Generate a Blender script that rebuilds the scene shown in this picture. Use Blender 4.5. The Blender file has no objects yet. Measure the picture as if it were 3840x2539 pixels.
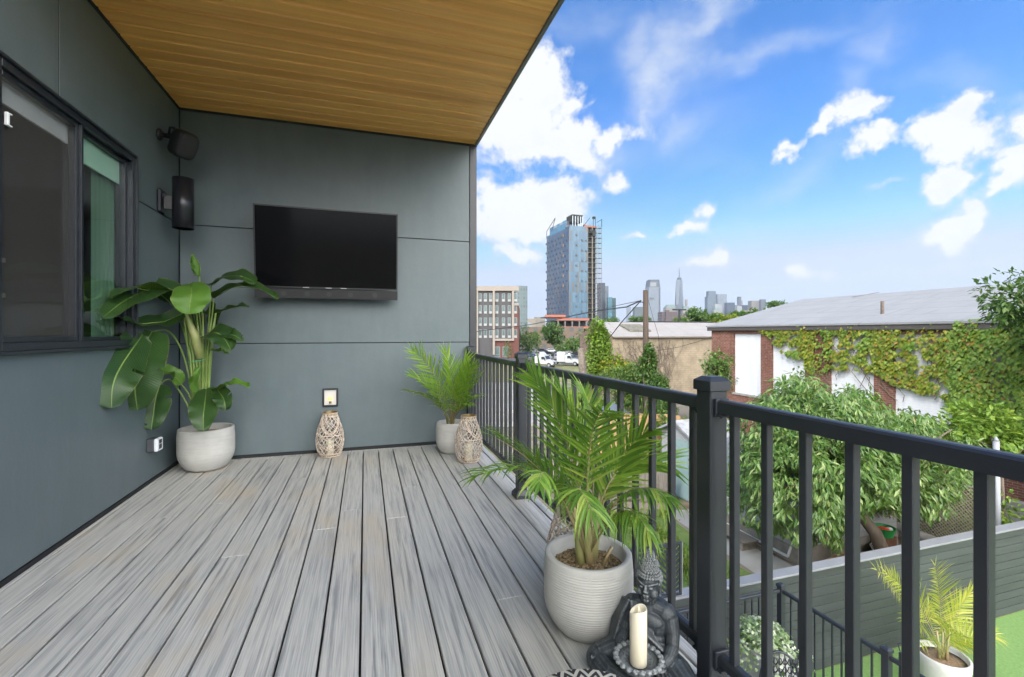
import bpy, math, random
import numpy as np
from mathutils import Vector, Matrix, noise as mnoise
random.seed(7)
scene = bpy.context.scene
COL = scene.collection
V = Vector
# ------------------------------------------------------------------ survey constants
EYE = 1.32                 # lens height above the deck
YAW = math.radians(17.6)
FPX = 1735.0               # focal length measured on the 3840 px photograph
CU, CV = 1920.0, 1248.0
SN, CS = math.sin(YAW), math.cos(YAW)
K = 3840/2371.0
def W(xr, f, z):           # right offset ratio, depth, height -> world
    return V((f*(xr*CS+SN), f*(CS-xr*SN), z))
def at(dx, dy, f):         # measured bearing + distance
    u, v = dx*K, dy*K
    return W((u-CU)/FPX, f, EYE-f*(v-CV)/FPX)
def atz(dx, dy, z):
    f = (EYE-z)*FPX/(dy*K-CV)
    return at(dx, dy, f)
def onX(u, v, X):          # full-res bearing hits plane X
    xr = (u-CU)/FPX
    f = X/(xr*CS+SN)
    return (f*(CS-xr*SN), EYE-f*(v-CV)/FPX)
GZ = -3.9                  # yard level

# ------------------------------------------------------------------ mesh builder
class MB:
    def xf(s,M): s.v=[tuple(M@V(p)) for p in s.v];return s
    def __init__(s): s.v=[]; s.f=[]; s.m=[]; s.cm=0; s.mods=0
    def add(s, vs, fs):
        n=len(s.v); s.v.extend([tuple(p) for p in vs])
        for f in fs: s.f.append(tuple(i+n for i in f)); s.m.append(s.cm)
        return s
    def box(s,x0,x1,y0,y1,z0,z1):
        if x0>x1:x0,x1=x1,x0
        if y0>y1:y0,y1=y1,y0
        if z0>z1:z0,z1=z1,z0
        return s.add([(x0,y0,z0),(x1,y0,z0),(x1,y1,z0),(x0,y1,z0),(x0,y0,z1),(x1,y0,z1),(x1,y1,z1),(x0,y1,z1)],
          [(0,3,2,1),(4,5,6,7),(0,1,5,4),(1,2,6,5),(2,3,7,6),(3,0,4,7)])
    def cbox(s,x0,x1,y0,y1,z0,z1,c=.004):    # box with chamfered top edges and verticals
        x0,x1=min(x0,x1),max(x0,x1);y0,y1=min(y0,y1),max(y0,y1);z0,z1=min(z0,z1),max(z0,z1)
        def ring(i,z):
            a=[(x0+i+c,y0+i),(x1-i-c,y0+i),(x1-i,y0+i+c),(x1-i,y1-i-c),(x1-i-c,y1-i),(x0+i+c,y1-i),(x0+i,y1-i-c),(x0+i,y0+i+c)]
            return [(p[0],p[1],z) for p in a]
        vs=ring(c,z0)+ring(0,z0+c)+ring(0,z1-c)+ring(c,z1)
        fs=[tuple(range(7,-1,-1)),tuple(range(24,32))]
        for k in range(3):
            for i in range(8):
                j=(i+1)%8; fs.append((k*8+i,k*8+j,k*8+8+j,k*8+8+i))
        return s.add(vs,fs)
    def obox(s,c,ax,ay,az):   # centre and three half-axis vectors
        c=V(c);ax=V(ax);ay=V(ay);az=V(az)
        if ax.cross(ay).dot(az)<0: ax=-ax
        vs=[c+sx*ax+sy*ay+sz*az for sz in(-1,1) for sx,sy in((-1,-1),(1,-1),(1,1),(-1,1))]
        return s.add(vs,[(0,3,2,1),(4,5,6,7),(0,1,5,4),(1,2,6,5),(2,3,7,6),(3,0,4,7)])
    def bar(s,a,b,w,h=None,up=(0,0,1)):   # rectangular bar
        a=V(a);b=V(b);h=h or w;d=b-a
        if d.length<1e-6:return s
        t=d.normalized();u=V(up)
        if abs(t.dot(u))>.98:u=V((1,0,0))
        x=t.cross(u).normalized();z=x.cross(t)
        return s.obox((a+b)/2,d/2,x*w/2,z*h/2)
    def tube(s,pts,r,n=8,cap=True,closed=False):
        pts=[V(p) for p in pts];m=len(pts)
        R=r if isinstance(r,(list,tuple)) else [r]*m
        vs=[];fs=[];u=None
        for i,p in enumerate(pts):
            if closed: t=pts[(i+1)%m]-pts[i-1]
            else: t=pts[min(i+1,m-1)]-pts[max(i-1,0)]
            t=t.normalized() if t.length>1e-9 else V((0,0,1))
            if u is None: u=V((0,0,1)) if abs(t.z)<.9 else V((1,0,0))
            u=(u-t*u.dot(t)).normalized();w=t.cross(u)
            for k in range(n):
                a=2*math.pi*k/n;vs.append(p+(u*math.cos(a)+w*math.sin(a))*R[i])
        for i in range(m if closed else m-1):
            j=(i+1)%m
            for k in range(n):
                l=(k+1)%n;fs.append((i*n+k,i*n+l,j*n+l,j*n+k))
        if cap and not closed: fs.append(tuple(range(n-1,-1,-1)));fs.append(tuple((m-1)*n+k for k in range(n)))
        return s.add(vs,fs)
    def lathe(s,prof,c=(0,0,0),n=32,axis='z',sx=1,sy=1):
        vs=[];fs=[];c=V(c)
        for (r,z) in prof:
            for k in range(n):
                a=2*math.pi*k/n;x,y=r*math.cos(a)*sx,r*math.sin(a)*sy
                vs.append(c+(V((x,y,z)) if axis=='z' else V((z,x,y)) if axis=='x' else V((x,-z,y))))
        m=len(prof)
        for i in range(m-1):
            for k in range(n):
                l=(k+1)%n;fs.append((i*n+k,i*n+l,(i+1)*n+l,(i+1)*n+k))
        if prof[0][0]>1e-5: fs.append(tuple(range(n-1,-1,-1)))
        if prof[-1][0]>1e-5: fs.append(tuple((m-1)*n+k for k in range(n)))
        return s.add(vs,fs)
    def ell(s,c,r,n=12,m=8,rot=None):
        c=V(c);r=(r,r,r) if not hasattr(r,'__len__') else r
        vs=[];fs=[]
        for i in range(m+1):
            ph=math.pi*i/m-math.pi/2
            for k in range(n):
                a=2*math.pi*k/n
                q=V((r[0]*math.cos(ph)*math.cos(a),r[1]*math.cos(ph)*math.sin(a),r[2]*math.sin(ph)))
                if rot is not None:q=rot@q
                vs.append(c+q)
        for i in range(m):
            for k in range(n):
                l=(k+1)%n;fs.append((i*n+k,i*n+l,(i+1)*n+l,(i+1)*n+k))
        return s.add(vs,fs)
    def prism(s,poly,y0,y1,axis='y'):   # poly in (x,z) or (y,z), extruded
        n=len(poly)
        if axis=='y': vs=[(p[0],y0,p[1]) for p in poly]+[(p[0],y1,p[1]) for p in poly]
        elif axis=='x': vs=[(y0,p[0],p[1]) for p in poly]+[(y1,p[0],p[1]) for p in poly]
        else: vs=[(p[0],p[1],y0) for p in poly]+[(p[0],p[1],y1) for p in poly]
        fs=[tuple(range(n)),tuple(range(2*n-1,n-1,-1))]
        for i in range(n):
            j=(i+1)%n;fs.append((i,i+n,j+n,j))
        return s.add(vs,fs)
    def build(s,name,mats,parent=None,smooth=False,uv=False,fixn=False,**props):
        if not isinstance(mats,(list,tuple)): mats=[mats]
        o0=V((0,0,0));q=parent
        while q is not None: o0=o0+q.location;q=q.parent
        me=bpy.data.meshes.new(name)
        arr=np.array(s.v,dtype=np.float32).reshape(-1,3)
        if parent is None and props.get('pivot') is not None: o0=V(props['pivot'])
        arr=arr-np.array(o0,dtype=np.float32)
        me.from_pydata(arr.tolist(),[],s.f)
        for m in mats: me.materials.append(m)
        if len(mats)>1: me.polygons.foreach_set('material_index',s.m)
        if fixn:
            import bmesh
            bm=bmesh.new();bm.from_mesh(me);bmesh.ops.recalc_face_normals(bm,faces=bm.faces);bm.to_mesh(me);bm.free()
        if smooth: me.polygons.foreach_set('use_smooth',[True]*len(me.polygons))
        if smooth and smooth!=1: pass
        if uv:
            ul=me.uv_layers.new(name='UVMap')
            co=np.array(s.v,dtype=np.float32)
            nl=len(me.loops);vi=np.zeros(nl,dtype=np.int32);me.loops.foreach_get('vertex_index',vi)
            nr=np.zeros(len(me.polygons)*3,dtype=np.float32);me.polygons.foreach_get('normal',nr);nr=np.abs(nr.reshape(-1,3))
            lt=np.zeros(len(me.polygons),dtype=np.int32);me.polygons.foreach_get('loop_total',lt)
            fl=np.repeat(np.arange(len(me.polygons)),lt);ax=np.argmax(nr,axis=1)[fl];c=co[vi]
            U=np.where((ax==0),c[:,1],c[:,0]);Wv=np.where(ax==2,c[:,1],c[:,2])
            ul.data.foreach_set('uv',np.stack([U,Wv],1).ravel())
        me.update()
        o=bpy.data.objects.new(name,me);COL.objects.link(o)
        if parent is not None:o.parent=parent
        elif props.get('pivot') is not None:o.location=props['pivot']
        for k,vv in props.items():
            if k!='pivot' and vv is not None:o[k]=vv
        return o
def thing(name,label,cat,loc=(0,0,0),rz=0,group=None):
    o=bpy.data.objects.new(name,None);COL.objects.link(o);o.location=loc;o.rotation_euler=(0,0,rz)
    o.empty_display_size=.1;o['label']=label;o['category']=cat
    if group:o['group']=group
    return o
def copy_tree(o,parent=None):
    c=o.copy();COL.objects.link(c);c.parent=parent
    for ch in list(o.children): copy_tree(ch,c)
    return c
def dup(o,loc,rz=None,label=None,scale=None):
    c=copy_tree(o);c.location=loc
    if rz is not None:c.rotation_euler=(0,0,rz)
    if scale is not None:c.scale=(scale,)*3 if not hasattr(scale,'__len__') else scale
    if label:c['label']=label
    return c

# ------------------------------------------------------------------ materials
def srgb(r,g,b):
    f=lambda c:(c/255/12.92) if c/255<=.04045 else ((c/255+.055)/1.055)**2.4
    return (f(r),f(g),f(b))
class NT:
    def __init__(s,tree): s.t=tree
    def n(s,typ,_p=None,**inp):
        nd=s.t.nodes.new('ShaderNode'+typ)
        if _p:
            for k,v in _p.items(): setattr(nd,k,v)
        for k,v in inp.items():
            key=int(k[1:]) if (k[0]=='i' and k[1:].isdigit()) else k.replace('_',' ')
            s.set(nd.inputs[key],v)
        return nd
    def set(s,sock,v):
        if isinstance(v,bpy.types.NodeSocket): s.t.links.new(v,sock)
        elif isinstance(v,bpy.types.Node): s.t.links.new(v.outputs[0],sock)
        else:
            if sock.type=='RGBA' and len(v)==3: v=(*v,1)
            sock.default_value=v
    def math(s,op,a,b=0.0,c=None,clamp=False):
        nd=s.t.nodes.new('ShaderNodeMath');nd.operation=op;nd.use_clamp=clamp
        s.set(nd.inputs[0],a);s.set(nd.inputs[1],b)
        if c is not None:s.set(nd.inputs[2],c)
        return nd.outputs[0]
    def mix(s,fac,a,b,blend='MIX'):
        nd=s.t.nodes.new('ShaderNodeMix');nd.data_type='RGBA';nd.blend_type=blend
        s.set(nd.inputs[0],fac);s.set(nd.inputs[6],a);s.set(nd.inputs[7],b)
        return nd.outputs[2]
    def ramp(s,fac,stops):
        nd=s.t.nodes.new('ShaderNodeValToRGB');e=nd.color_ramp.elements
        while len(e)<len(stops):e.new(.5)
        for el,(p,c) in zip(e,stops):
            el.position=p;el.color=(*c,1) if hasattr(c,'__len__') else (c,c,c,1)
        s.set(nd.inputs[0],fac);return nd.outputs[0]
    def noise(s,vec,scale,detail=4,rough=.55,out=0,dim='3D'):
        nd=s.n('TexNoise',{'noise_dimensions':dim},Scale=scale,Detail=detail,Roughness=rough)
        s.set(nd.inputs['Vector'],vec);return nd.outputs[out]
    def mapv(s,vec,scale=(1,1,1),loc=(0,0,0),rot=(0,0,0)):
        nd=s.n('Mapping',Scale=scale,Location=loc,Rotation=rot);s.set(nd.inputs['Vector'],vec);return nd.outputs[0]
    def bump(s,h,strength=.3,dist=.01):
        nd=s.n('Bump',Strength=strength,Distance=dist);s.set(nd.inputs['Height'],h);return nd.outputs[0]
def newmat(name):
    m=bpy.data.materials.new(name);m.use_nodes=True
    b=m.node_tree.nodes['Principled BSDF'];return m,NT(m.node_tree),b
def mat(name,col,rough=.6,metal=0,var=0,vscale=3,bump=0,bscale=40,col2=None,spec=.5,stretch=(1,1,1),coat=0):
    m,t,b=newmat(name)
    b.inputs['Roughness'].default_value=rough;b.inputs['Metallic'].default_value=metal
    b.inputs['Specular IOR Level'].default_value=spec
    if coat:b.inputs['Coat Weight'].default_value=coat
    tc=t.n('TexCoord').outputs['Object']
    tv=t.mapv(tc,scale=stretch)
    if var or col2:
        n=t.noise(tv,vscale,5,.6)
        r=t.ramp(n,[(.3,0.0),(.7,1.0)])
        c2=col2 or tuple(max(0,c*(1-var)) for c in col)
        c1=col if col2 else tuple(min(1,c*(1+var*.6)) for c in col)
        t.set(b.inputs['Base Color'],t.mix(r,c1,c2))
    else: b.inputs['Base Color'].default_value=(*col,1)
    if bump: t.set(b.inputs['Normal'],t.bump(t.noise(tv,bscale,4,.6),bump))
    return m
def leafmat(name,stops,rough=.45,trans=.35,spec=.4,tcol=None,veins=False):
    m,t,b=newmat(name)
    r=t.n('NewGeometry').outputs['Random Per Island']
    c=t.ramp(r,stops)
    tc=t.n('TexCoord').outputs['Object']
    c=t.mix(t.math('MULTIPLY',t.noise(tc,2.2,3),.55),c,t.mix(.5,c,(.01,.03,.005)))
    t.set(b.inputs['Base Color'],c);b.inputs['Roughness'].default_value=rough
    b.inputs['Specular IOR Level'].default_value=spec
    tr=t.n('BsdfTranslucent');t.set(tr.inputs[0],t.mix(.5,c,tcol or (.25,.42,.03)))
    mx=t.n('MixShader');t.set(mx.inputs[0],trans);t.set(mx.inputs[1],b);t.set(mx.inputs[2],tr)
    t.set(m.node_tree.nodes['Material Output'].inputs[0],mx);return m

# ------------------------------------------------------------------ camera, sky, sun
cam=bpy.data.cameras.new('camera');co=bpy.data.objects.new('camera',cam);COL.objects.link(co)
co.location=(0,0,EYE);co.rotation_euler=(math.pi/2,0,-YAW)
cam.sensor_width=36;cam.lens=36*FPX/3840;cam.shift_y=-(1269.5-CV)/3840;cam.clip_start=.02;cam.clip_end=30000
scene.camera=co
SUN_EL=math.radians(48);SUN_AZ=math.radians(-118)   # azimuth measured from +Y towards +X
sun=bpy.data.lights.new('sun','SUN');so=bpy.data.objects.new('sun',sun);COL.objects.link(so)
sun.energy=.6;sun.angle=math.radians(10);sun.color=(1,.955,.88)
sd=V((math.sin(SUN_AZ)*math.cos(SUN_EL),math.cos(SUN_AZ)*math.cos(SUN_EL),math.sin(SUN_EL)))
so.rotation_euler=sd.to_track_quat('Z','Y').to_euler();so.location=(0,0,40)
world=bpy.data.worlds.new('World');scene.world=world;world.use_nodes=True
wt=NT(world.node_tree);bg=world.node_tree.nodes['Background']
sky=wt.n('TexSky',{'sky_type':'NISHITA','sun_disc':False,'sun_elevation':SUN_EL,'sun_rotation':SUN_AZ,'air_density':1.0,'dust_density':.6,'ozone_density':2.2,'altitude':0})
g=wt.n('TexCoord').outputs['Generated']
sp=wt.n('SeparateXYZ',Vector=g)
az=wt.math('ARCTAN2',sp.outputs[0],sp.outputs[1]);el=wt.math('ARCSINE',sp.outputs[2])
def azel(dx,dy):
    xr=(dx*K-CU)/FPX;zz=(CV-dy*K)/FPX
    x,y=xr*CS+SN,CS-xr*SN
    return math.atan2(x,y),math.atan2(zz,math.hypot(x,y))
warp=wt.noise(g,7,5,.62,out=1)
wv=wt.n('SeparateXYZ',Vector=warp)
azw=wt.math('ADD',az,wt.math('MULTIPLY',wt.math('SUBTRACT',wv.outputs[0],.5),.17))
elw=wt.math('ADD',el,wt.math('MULTIPLY',wt.math('SUBTRACT',wv.outputs[1],.5),.13))
def blob(dx,dy,rx,ry,ang=0,amp=1.0):
    a,e=azel(dx,dy);a2,e2=azel(dx+rx,dy);sa=abs(a2-a);_,e3=azel(dx,dy-ry);se=abs(e3-e)
    da=wt.math('SUBTRACT',azw,a);de=wt.math('SUBTRACT',elw,e)
    c,s_=math.cos(ang),math.sin(ang)
    p=wt.math('ADD',wt.math('MULTIPLY',da,c/sa),wt.math('MULTIPLY',de,s_/sa))
    q=wt.math('ADD',wt.math('MULTIPLY',da,-s_/se),wt.math('MULTIPLY',de,c/se))
    r2=wt.math('ADD',wt.math('MULTIPLY',p,p),wt.math('MULTIPLY',q,q))
    return wt.math('MULTIPLY',wt.math('EXPONENT',wt.math('MULTIPLY',r2,-1.0)),amp)
def total(lst):
    o=lst[0]
    for b_ in lst[1:]: o=wt.math('MAXIMUM',o,b_)
    return o
CUMULUS=[(1240,200,85,95,0,1.15),(1190,285,130,85,0,1.2),(1300,325,140,62,0,1.1),(1410,325,95,36,.2,1.0),(1300,250,60,60,0,.9),(1200,490,140,78,0,1.25),(1290,470,75,50,0,1.0),(1330,385,80,36,0,.9),(1205,592,62,30,0,.85),
 (1445,428,36,30,0,.85),(1570,532,58,30,0,.95),(1480,553,34,16,0,.75),(1630,603,88,24,0,.8),(1632,492,38,26,.5,.65),(1985,280,58,40,.4,1.05),(1895,318,64,28,.5,.98),(1835,352,40,20,.5,.85),
 (2030,338,95,34,0,1.0),(2110,325,80,36,0,1.0),(2190,330,110,62,0,1.2),(2232,252,52,42,.7,1.05),(2200,280,50,50,0,1.0),(2160,425,82,44,.2,1.1),(2345,385,75,55,.6,1.05),(2195,530,95,46,.2,1.15),(2300,435,62,28,.3,.9),(1870,637,66,26,0,.65),
 (1345,245,38,24,0,.7),(1860,360,30,12,0,.5),(2045,440,50,18,0,.55),(2420,290,80,60,0,.9)]
WISPS=[(1525,175,48,95,.0,1.0),(1560,110,80,75,.3,.95),(1645,35,110,38,.65,.9),(1480,110,60,60,-.3,.75),(1518,250,20,50,.1,.85),(1780,112,190,26,0,.66),(1360,60,110,50,0,.42),(2020,110,60,50,.8,.5),
 (1975,210,42,70,.2,.42),(2200,190,170,35,-.3,.32),(1860,400,170,30,.55,.34),(1570,300,60,24,.7,.5),(2350,220,120,40,0,.3),(1700,560,220,40,0,.28),(1400,380,70,50,0,.5),(1250,60,60,50,0,.4),(1900,610,260,40,.1,.4),(2250,600,160,30,.3,.4)]
cum=total([blob(*b_) for b_ in CUMULUS]);wis=total([blob(*b_) for b_ in WISPS])
n1=wt.noise(g,11,9,.66);n2=wt.noise(wt.mapv(g,scale=(1,1,2.2)),5,5,.68)
cd=wt.math('ADD',wt.math('MULTIPLY',cum,1.0),wt.math('MULTIPLY',wt.math('SUBTRACT',n1,.5),2.7))
cd=wt.math('MULTIPLY',wt.math('SUBTRACT',cd,.30),2.3,clamp=True)
cd=wt.math('MULTIPLY',cd,wt.math('MULTIPLY',cum,4.0,clamp=True))
cd=wt.math('SMOOTH_MIN',cd,1.0,.1)
ws=wt.math('MULTIPLY',wt.math('MULTIPLY',wis,wt.math('MULTIPLY',wt.math('SUBTRACT',n2,.22),2.3,clamp=True)),.95,clamp=True)
# general thin cloud over the rest of the sky and the milky band above the horizon
gen=wt.math('MULTIPLY',wt.math('SUBTRACT',wt.noise(wt.mapv(g,scale=(1,1,2.5)),1.8,3,.6),.5),.9,clamp=True)
elc=wt.math('MAXIMUM',el,0.0)
hz=wt.math('EXPONENT',wt.math('MULTIPLY',wt.math('POWER',wt.math('DIVIDE',elc,.105),1.5),-1.0))
hz=wt.math('MULTIPLY',hz,wt.math('ADD',.62,wt.math('MULTIPLY',n2,.3)))
al=wt.math('SUBTRACT',1.0,wt.math('MULTIPLY',wt.math('MULTIPLY',wt.math('SUBTRACT',1.0,cd),wt.math('SUBTRACT',1.0,ws)),wt.math('MULTIPLY',wt.math('SUBTRACT',1.0,gen),wt.math('SUBTRACT',1.0,hz))))
shade=wt.ramp(wt.math('ADD',wt.math('MULTIPLY',wt.math('SUBTRACT',n1,.5),-1.2),wt.math('MULTIPLY',cd,.9)),[(.30,(1.80,1.97,2.22)),(.85,(2.36,2.39,2.41))])
SKYC=wt.n('HueSaturation',Hue=.5,Saturation=1.3,Value=1.15);wt.set(SKYC.inputs['Color'],sky)
skyt=wt.mix(1.0,wt.mix(1.0,SKYC,wt.mix(wt.math('EXPONENT',wt.math('MULTIPLY',elc,-4.2)),(.22,.42,.53),(.72,.44,.53)),'MULTIPLY'),(1.48,1.77,2.25),'DARKEN')
hcol=wt.mix(wt.math('MULTIPLY',hz,wt.math('SUBTRACT',1.0,cd)),shade,(1.63,1.85,2.2))
world_col=wt.mix(al,skyt,hcol)
# unseen bright bank added to the sky behind the camera to light the deck
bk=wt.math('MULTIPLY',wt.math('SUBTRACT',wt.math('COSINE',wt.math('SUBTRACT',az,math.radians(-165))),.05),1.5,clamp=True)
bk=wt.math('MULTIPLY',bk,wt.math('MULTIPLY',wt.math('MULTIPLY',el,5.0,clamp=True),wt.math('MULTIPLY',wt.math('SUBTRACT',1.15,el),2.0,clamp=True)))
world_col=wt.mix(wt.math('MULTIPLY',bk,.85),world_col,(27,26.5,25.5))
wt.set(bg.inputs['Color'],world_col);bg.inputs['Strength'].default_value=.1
world.cycles.sampling_method='MANUAL';world.cycles.sample_map_resolution=1024
scene.view_settings.view_transform='Standard';scene.view_settings.look='None'
scene.view_settings.exposure=2.1;scene.view_settings.gamma=1
scene.cycles.use_denoising=True;scene.cycles.max_bounces=8;scene.cycles.diffuse_bounces=4;scene.cycles.transparent_max_bounces=12
scene.cycles.caustics_reflective=False;scene.cycles.caustics_refractive=False;scene.cycles.sample_clamp_indirect=6
# ================================================================== the terrace
WX=-1.8; BY=5.49; SOF=3.6; RX=1.2
# panel cladding paint: fine grain, faint blotches
def clad(name):
    m,t,b=newmat(name);tc=t.n('TexCoord').outputs['Object']
    n=t.noise(tc,2.4,6,.65);f=t.noise(tc,260,2,.5);g2=t.noise(t.mapv(tc,scale=(1,1,.25)),9,4,.6)
    c=t.mix(t.ramp(n,[(.3,0),(.72,1)]),(.090,.120,.131),(.112,.142,.151))
    c=t.mix(t.math('MULTIPLY',t.ramp(g2,[(.4,0),(.75,1)]),.22),c,(.14,.18,.195))
    t.set(b.inputs['Base Color'],c);b.inputs['Roughness'].default_value=.42
    t.set(b.inputs['Roughness'],t.ramp(n,[(.2,.36),(.8,.5)]))
    t.set(b.inputs['Normal'],t.bump(t.math('ADD',t.math('MULTIPLY',f,.35),t.noise(tc,28,3,.5)),.22,.004));return m
M={}
M['clad']=clad('cladding_paint')
M['dark_gap']=mat('gap_black',(.012,.013,.015),.7)
M['anth']=mat('anthracite_metal',(.022,.025,.031),.38,0,var=.15,vscale=6,bump=.05,bscale=300)
M['frame']=mat('window_frame_paint',(.018,.022,.029),.32,0,var=.3,vscale=14,bump=.08,bscale=60)
M['black']=mat('black_plastic',(.012,.012,.014),.45,bump=.08,bscale=200)
M['white']=mat('white_paint',(.75,.76,.77),.5,var=.06)
# deck boards
def deckmat():
    m,t,b=newmat('composite_deck_board');tc=t.n('TexCoord').outputs['Object']
    s=t.n('SeparateXYZ',Vector=tc)
    idx=t.math('FLOOR',t.math('DIVIDE',t.math('ADD',s.outputs[0],.015+.159*20),.159))
    att=t.n('Attribute',{'attribute_name':'board'}).outputs['Fac']
    wn=t.n('TexWhiteNoise',{'noise_dimensions':'1D'});t.set(wn.inputs['W'],att);r=wn.outputs[0]
    off=t.n('CombineXYZ');t.set(off.inputs[0],t.math('MULTIPLY',r,37));t.set(off.inputs[1],t.math('MULTIPLY',r,91));
    va=t.n('VectorMath',{'operation':'ADD'});t.set(va.inputs[0],tc);t.set(va.inputs[1],off)
    v=va.outputs[0]
    fine=t.noise(t.mapv(v,scale=(150,2.6,1)),1.0,5,.6)
    st=t.noise(t.mapv(v,scale=(46,1.5,1)),1.0,5,.62)
    blot=t.noise(t.mapv(v,scale=(9,1.1,1)),1.0,3,.5)
    w=t.n('TexWave',{'wave_type':'RINGS','rings_direction':'Z'},Scale=1.0,Distortion=3.5,Detail=2,Detail_Scale=1.0)
    t.set(w.inputs['Vector'],t.mapv(v,scale=(30,1.0,1)))
    base=t.mix(r,(.50,.48,.43),(.45,.44,.405))
    base=t.mix(t.math('MULTIPLY',blot,.55),base,(.58,.565,.52))
    sm=t.math('MULTIPLY',t.ramp(st,[(.47,0),(.62,1)]),t.ramp(blot,[(.40,.25),(.62,1)]))
    c=t.mix(t.math('MULTIPLY',sm,.72),base,(.105,.11,.12))
    c=t.mix(t.ramp(fine,[(.45,0),(.75,.55)]),c,(.17,.18,.20))
    c=t.mix(t.math('MULTIPLY',t.ramp(w.outputs[0],[(.6,0),(.95,1)]),.18),c,(.16,.18,.22))
    # tan weather stains
    stn=t.noise(t.mapv(tc,scale=(2.2,.9,1),loc=(3.1,1.7,0)),1.0,4,.6)
    lf=t.math('MULTIPLY',t.ramp(s.outputs[0],[(0,1),(.35,0)]),1.0)
    c=t.mix(t.math('MULTIPLY',t.math('MULTIPLY',t.ramp(stn,[(.52,0),(.68,1)]),.55),lf),c,(.50,.40,.27))
    t.set(b.inputs['Base Color'],c)
    t.set(b.inputs['Roughness'],t.ramp(fine,[(.3,.42),(.8,.62)]))
    t.set(b.inputs['Normal'],t.bump(t.math('ADD',fine,t.math('MULTIPLY',st,.6)),.35,.003));return m
M['deck']=deckmat()
# ---- deck as individual boards inside one floor
d=MB();bid=[];rng=random.Random(3);k=-12;bi=0
SEAM={-7:4.1,-5:3.1,-4:4.6,-2:3.35,-1:3.65,1:3.4,2:4.05,4:2.2,5:3.9,7:1.2,-9:3.9,-11:2.5,0:1.1}
while True:
    x0=-.0153+.159*k;k+=1
    if x0<WX-.1-.159: continue
    if x0>1.30: break
    x1=min(x0+.159-.0100,1.315);ys=[-2.6]
    if (k-1) in SEAM: ys.append(SEAM[k-1])
    ys.append(BY-.075)
    for a,b_ in zip(ys[:-1],ys[1:]):
        n0=len(d.f);dz=rng.uniform(-.0006,.0006);d.cbox(x0,x1,a+.0012,b_-.0012,-.026,dz,.0035);bi+=1;bid+= [bi]*(len(d.f)-n0)
n0=len(d.f);d.cbox(WX,1.315,BY-.07,BY-.004,-.026,.001,.003);bi+=1;bid+=[bi]*(len(d.f)-n0)
deck=d.build('deck_floor',M['deck'],kind='structure')
at_=deck.data.attributes.new('board','FLOAT','FACE');at_.data.foreach_set('value',[float(x)*1.37 for x in bid])
d=MB();d.box(WX-.1,1.29,-2.6,BY-.001,-.26,-.03);d.box(1.29,1.31,-2.6,BY,-.26,-.03)
d.build('deck_frame',M['dark_gap'],kind='structure')
# ---- house volume: left wall with window opening, back screen wall, soffit
WY0,WY1,WZ0,WZ1=3.0,4.485,1.222,2.732
hs=thing('house','dark slate panelled house wall on the left of the terrace, with a black window','house',(WX,0,0))
d=MB()
def lpanel(y0,y1,z0,z1): d.cbox(WX-.012,WX,y0+.0045,y1-.0045,z0+.0045,z1-.0045,.0015)
J1,J2=1.207,2.42
lpanel(-2.8,3.566,.03,J1);lpanel(3.566-.0045,BY,.03,J1) if False else None
d=MB();lpanel(-2.8,BY,.03,J1)
lpanel(-2.8,WY0-.002,J1,SOF);d.cbox(WX-.012,WX,-2.8,BY,SOF+.3,7.0,.0015)  # part above the soffit is added out of view to block the sun
lpanel(WY0-.002,3.566,WZ1,SOF)
lpanel(3.566,BY,J2 if False else WZ1,SOF) if False else None
# right of vertical joint: an L-shaped sheet round the window top
lpanel(3.566,WY1,WZ1,SOF);d.cbox(WX-.012,WX,WY1-.0045,BY-.0045,J2+.0045,SOF-.0045,.0015)
lpanel(WY1,BY,J1,J2)
d.build('wall_cladding',M['clad'],hs)
d=MB();d.box(WX-.0122,WX-.0015,3.5620,3.5700,WZ1+.03,SOF-.03);d.build('joint_shade_strip',M['dark_gap'],hs)  # dark filler added so the open joint reads as shaded
d=MB()
d.box(WX-.2,WX-.0125,-2.8,WY0,-3.9,SOF);d.box(WX-.2,WX-.0125,WY1,BY+.1,-3.9,SOF);d.box(WX-.2,WX-.0125,WY0,WY1,-3.9,WZ0);d.box(WX-.2,WX-.0125,WY0,WY1,WZ1,SOF);d.box(WX-6,WX-.0125,-2.8,BY+.1,SOF+.31,7.0);d.box(WX-.2,WX-.0125,-2.8,BY+.1,SOF,SOF+.31)  # tall upper block is unseen, added to keep sun off the deck
d.box(WX-.0124,WX+.006,-2.8,BY,.001,.028)
d.box(WX-.0124,WX+.012,-2.8,BY-.012,SOF-.022,SOF-.001)
d.box(WX-6,WX-.2,BY-.1,BY+.1,-3.9,SOF);d.box(WX-6,WX-5.8,-2.8,BY,-3.9,SOF);d.box(WX-6,WX-.2,-2.8,-2.6,-3.9,SOF)
d.build('backing_wall',M['dark_gap'],hs)
d=MB();d.box(WX-6.3,WX-.21,-3,BY+.3,SOF+.1,SOF+.3);d.build('roof',M['dark_gap'],hs)
# room behind the window
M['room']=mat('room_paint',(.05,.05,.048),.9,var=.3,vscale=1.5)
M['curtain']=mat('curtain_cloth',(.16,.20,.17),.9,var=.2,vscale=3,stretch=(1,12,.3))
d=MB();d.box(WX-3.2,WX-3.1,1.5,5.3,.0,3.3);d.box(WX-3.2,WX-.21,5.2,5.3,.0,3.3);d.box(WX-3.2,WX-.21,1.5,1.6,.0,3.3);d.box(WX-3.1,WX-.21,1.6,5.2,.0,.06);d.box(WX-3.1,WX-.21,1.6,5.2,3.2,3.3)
d.build('room_wall',M['room'],hs)
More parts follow.
